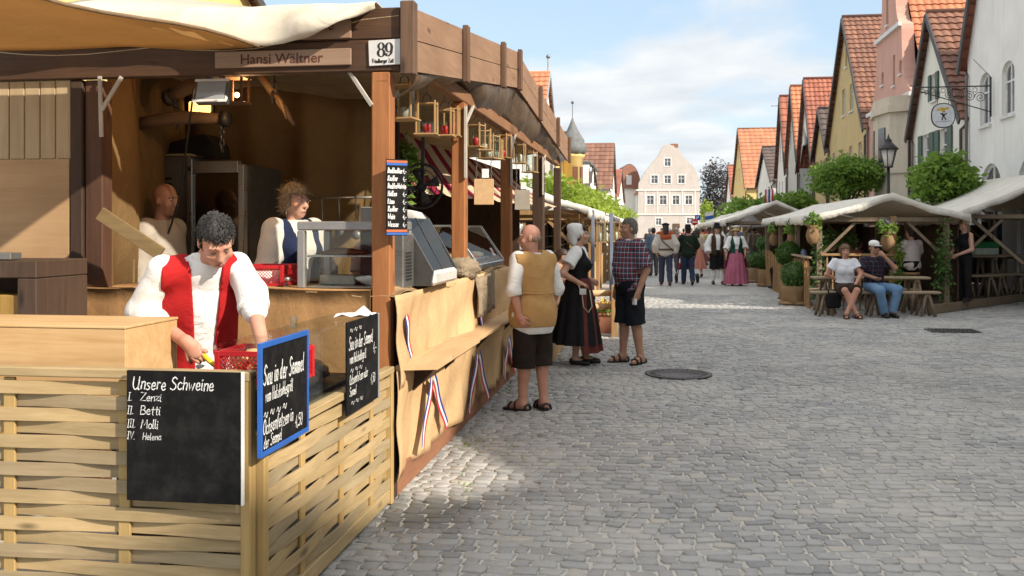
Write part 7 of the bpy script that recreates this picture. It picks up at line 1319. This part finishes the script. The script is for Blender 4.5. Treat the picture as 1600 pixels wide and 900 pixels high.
# picket fence along the street side
pf_ = thing('picket_fence', 'rough wooden picket fence along the street side of the tent', 'fence', TP, RZ); m = MB(); q = random.Random(4)
for i in range(46): y = .25 + i * .19; m.bar((-.08 + q.uniform(-.01, .01), y, 0), (-.08 + q.uniform(-.03, .03), y + q.uniform(-.03, .03), 1.02 + q.uniform(-.06, .06)), .05, .035)
m.build('pickets', W_pick, pf_); m = MB(); m.bar((-.05, .2, .85), (-.05, 9.0, .85), .04, .06); m.build('rail', W_pick, pf_); m = MB(); m.bar((-.1, .1, 1.08), (-.1, 4.4, 1.08), .09, .04); m.build('top_board', W_greyx, pf_)
# boxwood balls in burlap pots
BURP = burlap('burlap_pot', (.30, .195, .105)); 
def boxwood(label, loc, r, n, pot, stem=0, seed=1):
    o = thing('boxwood_ball', label, 'plant', loc, seed * 1.3, 'clipped boxwood balls in burlap sacks'); pr, ph_ = pot; m = MB(); m.lathe([(pr * .92, 0), (pr * 1.05, ph_ * .2), (pr, ph_ * .6), (pr * 1.04, ph_ * .92), (pr * .9, ph_)], 20, wob=.05, seed=seed); m.lathe([(pr * 1.02, ph_ * .0), (pr * 1.25, .03), (pr * 1.15, .06), (pr, .09)], 20, wob=.09, seed=seed + 5); m.build('burlap_sack', BURP, o)
    cz = ph_ + stem + r * .85; m = MB(); m.ball((0, 0, cz), (r * .86, r * .86, r * .82), 14, 10); q = random.Random(seed)
    for i in range(n):
        d = Vector((q.gauss(0, 1), q.gauss(0, 1), q.gauss(0, 1))).normalized(); p = Vector((0, 0, cz)) + Vector((d.x, d.y, d.z * .95)) * r * q.uniform(.82, 1.04); u = (d + Vector((q.gauss(0, .6), q.gauss(0, .6), q.gauss(0, .6)))).normalized(); v = u.orthogonal().normalized(); s_ = q.uniform(.05, .085); m.add([p, p + u * s_ * .5 + v * s_ * .3, p + u * s_, p + u * s_ * .5 - v * s_ * .3], [(0, 1, 2, 3)])
    m.build('foliage', LD, o)
    if stem: m = MB(); m.tube([(0, 0, ph_ * .8), (0, 0, cz)], .03, 6); m.build('stem', BARK, o)
    return o
for px, pf, r, pot, stm, lb in ((1243, 476, .29, (.30, .42), 0, 'large boxwood ball in a burlap sack at the tent corner'), (1232, 468, .27, (.2, .5), .36, 'boxwood ball on a stem behind the large one'), (1197, 447, .25, (.24, .5), 0, 'boxwood ball in a tall burlap sack farther along the fence'), (1183, 441, .27, (.26, .46), 0, 'low boxwood ball beside the pink skirted woman'), (1196, 440, .24, (.2, .5), .5, 'small stemmed boxwood ball at the far end of the fence')):
    g_ = G(px, pf); boxwood(lb, (g_.x, g_.y, 0), r, 900, pot, stm, len(lb) % 7 + 1)
# sacks of lavender hung on the posts
LAV = plain('lavender', (.16, .09, .24), .8, (.06, .09, .05), 25)
for i, (px, py, Y, lb) in enumerate(((1215, 372, 26.5, 'hanging burlap sack of lavender farthest up the tent side'), (1244, 372, 23.4, 'hanging burlap sack of lavender on the middle tent post'), (1276, 366, 20.0, 'hanging burlap sack of lavender on the corner post'), (1393, 376, 19.7, 'hanging burlap sack with violet flowers on the middle front post'))):
    p = W(px, py, Y); o = thing('flower_sack', lb, 'flower pot', p - Vector((.12, .1, .16)), 0, 'burlap flower sacks hung on the tent posts'); m = MB(); m.lathe([(.03, -.06), (.10, .0), (.135, .12), (.11, .24), (.075, .29), (.13, .35)], 18, wob=.10, seed=i + 2); m.build('sack', burlap('burlap_sack', (.27, .17, .09)), o); m = MB(); leaves(m, (0, 0, .40), (.17, .15, .15), 160, .10, i + 3, 18, droop=-.6); m.build('foliage', LM, o); m = MB(); leaves(m, (0, 0, .52), (.17, .14, .10), 110, .05, i + 8, 18); m.build('blossoms', LAV, o)
# table and bench with the seated couple
def plank_table(label, name, loc, rz, L_, w_, z, cat, mat=None, legs=2, group=None):
    o = thing(name, label, cat, loc, rz, group); m = MB(); m.bbox((-L_ / 2, -w_ / 2, z - .05), (L_ / 2, w_ / 2, z), .015); m.build('tabletop' if cat == 'table' else 'seat', mat or W_greyx, o); xs = [-L_ / 2 + .25, L_ / 2 - .25] if legs == 2 else [-L_ / 2 + .25, 0, L_ / 2 - .25]
    for x in xs:
        m = MB(); m.bbox((x - .05, -w_ * .42, z - .11), (x + .05, w_ * .42, z - .052), .01); m.build('crosspiece', W_grey, o)
        for sx in (-1, 1):
            for sy in (-1, 1): m = MB(); m.tube([(x + .03 * sx, sy * w_ * .3, z - .06), (x + .13 * sx, sy * w_ * .5, 0)], .03, 6); m.build('leg', W_grey, o)
    return o
c = W(1362, 433, 19.05); plank_table('long plank table behind the seated couple with a glass on it', 'plank_table', (c.x, 19.15, 0), R(-2), 2.25, .42, .735, 'table'); c = W(1370, 457, 18.45); plank_table('long plank bench carrying the seated couple', 'plank_bench', (c.x, 18.55, 0), R(-1), 2.45, .27, .48, 'bench', legs=3)
c = W(1350, 452, 19.7); plank_table('plank bench on the far side of the long table', 'plank_bench', (c.x, 19.7, 0), R(-2), 2.2, .25, .46, 'bench')
p = W(1398, 431, 19.1); o = thing('beer_glass', 'tall glass with dark drink standing on the long table', 'glass', (p.x, 19.1, .737), 0); m = MB(); m.lathe([(.03, 0), (.042, .15), (.04, .15), (.028, .01)], 14); m.build('glass_wall', GL, o); m = MB(); m.lathe([(.027, .012), (.033, .07), (.001, .071)], 12); m.build('drink', plain('cola', (.06, .02, .01), .2), o)
p = W(1300, 455, 18.5); o = thing('handbag', 'black handbag hanging at the left end of the bench', 'bag', (p.x, 18.42, .16), 0); m = MB(); m.bbox((-.14, -.06, 0), (.14, .06, .30), .04); m.build('bag_body', BLKC, o); m = MB(); m.tube([(-.1, 0, .28), (-.06, .02, .5), (.06, .02, .5), (.1, 0, .28)], .012, 6); m.build('strap', LEA, o)
# platform tavern at the right edge
DP = Vector((8.2, 18.9, 0)); DR = R(42)
dk_ = thing('deck_platform', 'low dark timber platform under the right edge canopy', 'platform', DP, 0); m = MB(); m.prism([(0, 0), (4.0, 3.75), (4.6, 6), (4.7, 9), (1.5, 9), (.95, 2.0)], .02, .16); m.build('deck', wood('deck_wood', (.14, .105, .075), (.085, .06, .045), 0), dk_); m = MB(); m.bar((.02, -.06, .10), (4.1, 3.77, .10), .05, .17); m.build('edge_board', W_grey, dk_)
fD = lambda x, y, z=0: DP + Vector((x, y, z))
t2 = thing('canopy_tent', 'second white canvas canopy over the dark platform at the right edge', 'market stall', (9.55, 20.3, 0), RZ); canopy(t2, .0, 3.1, 0, 7.5, 2.08, 2.95, CANV, .14, .04, xr=2.0, seed=31); frame(t2, .15, 2.9, .3, 7.2, 2.05, 2.8, W_grey, 2.8, .12); m = MB(); m.bbox((.3, 7.3, .16), (2.9, 7.34, 1.9), .004); m.build('back_panel', W_dark, t2)  # back panel added to deepen the shade under the canopy
m = MB(); m.bar((.25, .3, 1.9), (1.3, .35, .95), .06, .07); m.build('diagonal_brace', W_grey, t2)
for i, (x, y, lb) in enumerate(((2.4, 3.4, 'tall wooden table on the platform beneath the green box'), (3.2, 3.9, 'wooden table on the platform near the right edge'))): plank_table(lb, 'platform_table', fD(x, y, .16), R(10), 1.5, .7, .92, 'table')
for i, (x, y, lb) in enumerate(((2.2, 2.6, 'high wooden bench in front of the tall table'), (3.3, 3.3, 'slatted stool bench at the right picture edge'), (2.6, 5.2, 'wooden bench deeper on the platform'))): plank_table(lb, 'platform_bench', fD(x, y, .16), R(14), 1.1, .32, .5, 'bench')
p = W(1536, 374, 22.3); o = thing('drinks_box', 'green and white box standing on the tall platform table', 'box', (p.x, p.y, 1.085), R(10)); m = MB(); m.bbox((-.30, -.15, 0), (.30, .15, .16), .01); m.build('lower_box', plain('box_pale', (.55, .62, .55), .6), o); m = MB(); m.bbox((-.31, -.16, .162), (.31, .16, .30), .01); m.build('upper_box', plain('box_green', (.02, .20, .07), .5), o)
p = W(1524, 340, 20.6); o = thing('notice_sheet', 'small white notice with dark figure at the canopy corner', 'sign', p, R(-5)); m = MB(); m.bbox((-.12, -.005, -.16), (.12, .005, .16), .001); m.build('sheet', plain('paper_white', (.8, .79, .77), .8), o); m = MB(); m.ball((-.01, -.007, .06), (.025, .002, .03)); m.prism([(-.07, -.11), (.05, -.11), (.03, .0), (.05, .03), (-.02, .04), (-.06, 0)], 0, .002, Matrix.Translation((0, -.0055, 0)) @ Matrix.Rotation(R(90), 4, 'X')); m.build('figure', INK, o)
p = W(1504, 300, 22); m = MB()
# people under the tents
p = W(1424, 400, 20.25); f = Fig('person in pale shirt with dark hair seated with their back to us in the tent', (p.x, 20.25, .34), R(200), seat(elL=(.3, -.1, .85), wrL=(.25, -.3, .8)), 1.0, 1.1, .016, hair='short', hairc=('hair_dark', (.02, .014, .012)), face=False); f.shirt(fabric('pale_pink_shirt', (.62, .54, .52)), .8, .02, .03, -.1); f.legs(BLKC); f.shoes(LEA)
o = thing('stool', 'wooden stool under the seated person in the pale shirt', 'stool', (p.x, 20.3, 0), 0); m = MB(); m.lathe([(.19, .72), (.19, .77)], 14); m.build('seat', W_pick, o)
for k in range(3): a = k * 2.1; m = MB(); m.tube([(.11 * math.cos(a), .11 * math.sin(a), .72), (.18 * math.cos(a), .18 * math.sin(a), 0)], .02, 6); m.build('leg', W_pick, o)
p = W(1506, 400, 20.0); f = Fig('woman in black dress standing on the platform edge looking down', (p.x, 20.0, .17), R(-70), dict(wrL=(.1, -.3, 1.0), wrR=(-.1, -.3, 1.0), elL=(.24, -.02, 1.12), elR=(-.24, -.02, 1.12)), .97, 1.05, .014, pitch=20, hair='bun', hairc=('hair_light_brown', (.20, .12, .06)), female=True, face=False); f.vest(fabric('black_top', (.014, .014, .017)), .016, -.1, None, 'top'); f.legs(BLKC); f.shoes(LEA)
for i, (px, Y, c, lb) in enumerate(((1300, 22.5, (.05, .05, .07), 'guest in dark clothes sitting deep inside the tent, left'), (1340, 24, (.30, .12, .10), 'guest in reddish shirt sitting deep inside the tent'), (1366, 22.8, (.04, .05, .05), 'guest in black sitting inside the tent behind the white cap'), (1234, 26.5, (.65, .63, .62), 'guest in white behind the stemmed boxwood'), (1246, 25.2, (.3, .36, .55), 'guest in blue behind the picket fence'))): p = W(px, 358, Y); f = Fig(lb, (p.x, Y, .05), R(30 + 70 * i), seat(), 1, 1, .02, hair='short', hairc=('hair_dark', (.02, .014, .012)), group='guests inside the tavern tent', face=False, hands=False); f.shirt(fabric('tent_guest_%d' % i, c), .7, .016, .02, -.1); f.legs(BLKC); f.shoes(LEA); plank_table('bench under the ' + lb.replace(' sitting', '')[:60], 'guest_bench', (p.x, Y, 0), R(30 + 70 * i), .9, .3, .5, 'bench', group='benches under the tent guests')
# ---------------------------------------------------------------- lamp, wrought iron sign, flags, traffic signs
p = W(1388, 262, 28); o = thing('street_lamp', 'black street lantern on an iron post above the tavern tent', 'street lamp', (p.x, 28, 0), 0); m = MB(); m.tube([(0, 0, 0), (0, 0, .5), (0, 0, .9), (0, 0, p.z)], [.11, .10, .055, .045], 10); m.lathe([(.05, 0), (.09, .03), (.05, .07)], 12, (0, 0, 2.6)); m.build('post', BLK, o); m = MB(); z0 = p.z; 
for i in range(6): a = i * math.pi / 3; m.bar((.12 * math.cos(a), .12 * math.sin(a), z0 + .02), (.24 * math.cos(a), .24 * math.sin(a), z0 + .52), .02)
m.lathe([(.13, 0), (.14, .03), (.05, .03)], 12, (0, 0, z0)); m.lathe([(.29, .52), (.27, .57), (.14, .70), (.10, .74), (.10, .80), (.04, .86), (.015, .95), (.001, 1.0)], 12, (0, 0, z0)); m.build('lantern_frame', BLK, o); m = MB(); m.lathe([(.118, .03), (.23, .515)], 6, (0, 0, z0)); m.build('lantern_glass', plain('milk_glass', (.62, .60, .55), .3), o)
A = ST(SR - .02, 26.6) ; A = Vector((A.x, A.y, 0)); nv = Vector((-CU, SU, 0)); Zb = EYE + (HZ - 135) / F * 26.7
sg = thing('hanging_sign', 'round white inn sign hung from an ornate iron bracket on the white house', 'sign', A, 0); m = MB(); pt = lambda d, z: nv * d + Vector((0, 0, Zb + z)); m.tube([pt(.05, -.85), pt(.05, .25)], .025, 6); m.tube([pt(.05, .0), pt(2.05, .0)], .018, 6); m.tube([pt(.05, -.72), pt(1.9, -.12)], .014, 6)
for i in range(6):
    cx = .32 + i * .28; r = .16 - i * .017; m.tube([pt(cx + r * (1 - k / 26) * math.cos(k * .55 + i), -.05 - r - .1 * (1 - i / 6) + r * (1 - k / 26) * math.sin(k * .55 + i)) for k in range(24)], .010, 5, False); m.tube([pt(cx + .14 + .06 * math.cos(k * .5), -.10 + .06 * math.sin(k * .5)) for k in range(13)], .008, 5, False)
m.tube([pt(.05, .25), pt(.5, .75)], .008, 5); m.tube([pt(2.05, 0), pt(2.15, .06), pt(2.22, .02)], .012, 5); m.build('bracket', BLK, sg)
m = MB(); cz = -.80; cxx = 1.30; Mx_ = Matrix.Translation(pt(cxx, cz)) @ Matrix((( -nv.x, -nv.y, 0, 0), (-nv.y, nv.x, 0, 0), (0, 0, 1, 0), (0, 0, 0, 1))).transposed() if False else None
sp_ = lambda u, v, d=0: pt(cxx, cz) + Vector((CU, -SU, 0)) * u * sS + Vector((0, 0, v * sS)) + Vector((-SU, -CU, 0)) * d
n = 32; sS = 1.0; out = [(.295 * math.copysign(abs(math.cos(a)) ** .8, math.cos(a)), .32 * math.copysign(abs(math.sin(a)) ** .8, math.sin(a))) for a in [2 * math.pi * i / n for i in range(n)]]
m.add([sp_(u, v, .02) for u, v in out] + [sp_(u, v, -.02) for u, v in out], [tuple(range(n)), tuple(n + i for i in range(n))[::-1]] + [(i, n + i, n + (i + 1) % n, (i + 1) % n) for i in range(n)]); m.build('sign_plate', plain('sign_white', (.66, .68, .72), .4), sg)
m = MB(); m.tube([sp_(u * 1.03, v * 1.03) for u, v in out + out[:1]], .022, 6, False); m.tube([sp_(-.15, .32), sp_(-.15, .78)], .008, 5); m.tube([sp_(.15, .32), sp_(.15, .78)], .008, 5); m.build('rim', BLK, sg)
sS = .8; m = MB(); 
for u, v, a in ((-.16, .20, .3), (-.06, .24, -.2), (.04, .22, .2), (.14, .25, -.3), (-.02, .17, .1)): m.add([sp_(u + .07 * math.cos(k * 1.05 + a), v + .05 * math.sin(k * 1.05 + a), .022) for k in range(6)], [tuple(range(6))])
m.build('emblem', plain('emblem_gold', (.62, .40, .05), .5), sg); m = MB(); 
for P_ in ([(-.10, .06), (-.02, .10), (.03, .02), (-.02, -.02)], [(-.02, .02), (.10, .09), (.12, .06), (.02, -.03)], [(-.02, -.0), (.03, -.0), (-.03, -.17), (-.07, -.16)], [(.0, -.02), (.04, -.02), (.11, -.16), (.06, -.15)], [(.0, .10), (.05, .11), (.05, .15), (.01, .15)], [(-.1, .06), (-.13, .09), (-.12, .1), (-.08, .08)]): m.add([sp_(u, v, .0225) for u, v in P_], [(0, 1, 2, 3)])
m.add([sp_(u, v, .0222) for u, v in ((-.26, -.21), (.26, -.19), (.26, -.20), (-.26, -.22))], [(0, 1, 2, 3)]); m.build('black_figure', INK, sg)
p = W(1202, 320, 50); o = thing('striped_banner', 'red white and blue striped banner hung before the dark street tree', 'banner', (p.x, 50, 0), 0); m = MB(); m.tube([(0, .05, 0), (0, .05, 3.9)], .03, 6); m.build('pole', W_grey, o)
for i, c in enumerate((RR, RW, RB, RW, RR)): m = MB(); x = -.22 + i * .09; m.sheet([[(x + .09 * k + .02 * math.sin(z * 5), .02 * math.sin(z * 4 + i), z) for k in (0, 1)] for z in (3.75, 3.3, 2.9)], thick=.006); m.build('stripe', c, o)
o = thing('flag', 'blue and white diagonal flag hung deep in the street', 'flag', (W(1101, 350, 85).x, 85, 0), 0); m = MB(); m.tube([(0, 0, 0), (0, 0, 3.2)], .035, 6); m.build('pole', W_grey, o)
for i in range(4): m = MB(); m.add([(.02 + .02 * i, -.02 - .003 * i, 3.1 - i * .32), (.8, -.02 - .003 * i, 3.25 - i * .32), (.8, -.02 - .003 * i, 2.95 - i * .32), (.02 + .02 * i, -.02 - .003 * i, 2.8 - i * .32)], [(0, 1, 2, 3)]); m.build('stripe', BLU if i % 2 else RW, o)
p = W(1085, 347, 120); o = thing('no_entry_sign', 'round red no entry sign by the beige gable', 'traffic sign', (p.x, 120, 0), 0); m = MB(); m.tube([(0, 0, 0), (0, 0, p.z + .3)], .05, 6); m.build('post', MET, o); m = MB(); m.lathe([(.001, .0), (.42, .0), (.42, .03), (.001, .03)], 20, M=Matrix.Translation((0, -.06, p.z)) @ Matrix.Rotation(R(90), 4, 'X')); m.build('disc', plain('sign_red', (.45, .02, .04), .4), o); m = MB(); m.bbox((-.28, -.11, p.z - .07), (.28, -.095, p.z + .07), .004); m.build('bar', WPL, o)
p = W(1090, 340, 125); o = thing('parking_sign', 'blue parking sign on a post beside the no entry sign', 'traffic sign', (p.x, 125, 0), 0); m = MB(); m.tube([(0, 0, 0), (0, 0, p.z + .5)], .05, 6); m.build('post', MET, o); m = MB(); m.bbox((-.36, -.08, p.z - .36), (.36, -.05, p.z + .36), .01); m.build('plate', plain('sign_blue', (.02, .06, .40), .4), o); text_mesh('P', .7, WPL, o, (-.2, -.086, p.z - .24), name='letter')
p = W(1171, 352, 42); o = thing('grey_umbrella', 'closed looking grey cloth canopy above the far right vendor', 'parasol', (p.x, 42, 0), 0); m = MB(); m.tube([(0, 0, 0), (0, 0, 2.5)], .03, 6); m.build('pole', W_grey, o); m = MB(); m.lathe([(.75, 1.75), (.72, 1.8), (.35, 2.15), (.1, 2.4), (.001, 2.45)], 8); m.build('canopy', fabric('grey_canvas', (.20, .18, .17)), o)
# ---------------------------------------------------------------- small litter and weeds between the setts
def litter():
    q = random.Random(12); m = MB(); k = MB()
    for i in range(420):
        y = q.uniform(-2.0, 9) if i < 260 else q.uniform(0, 16); x = abs(q.gauss(.12, .5)) + .05 if i < 260 else q.uniform(.2, 7)
        if x < .08 and y > -.1: x += .1
        p = fromS((x, y, .006)); a = q.uniform(0, 6.3); s_ = q.uniform(.006, .018); d = Vector((math.cos(a), math.sin(a), 0)); n = Vector((-d.y, d.x, q.uniform(-.3, .3))); m.add([p - d * s_, p + n * s_ * .45, p + d * s_ * q.uniform(.8, 1.6), p - n * s_ * .4], [(0, 3, 2, 1)])
    for i in range(900):
        y = q.uniform(-.2, 9); x = .04 + abs(q.gauss(0, .28)); 
        if math.sin(y * 5.1) + math.sin(x * 17 + y * 3) < .35: continue
        p = fromS((x, y, -.004))
        for b in range(3): a = q.uniform(0, 6.3); h = q.uniform(.012, .035); e = Vector((math.cos(a) * h * .7, math.sin(a) * h * .7, h)); u = Vector((-math.sin(a), math.cos(a), 0)) * .003; k.add([p - u, p + u, p + e], [(0, 1, 2)])
    tag(m.build('dry_leaf_litter', plain('dry_litter', (.32, .21, .10), .9, (.18, .12, .07), 30)), kind='stuff'); tag(k.build('joint_weeds', LM), kind='stuff')
litter()
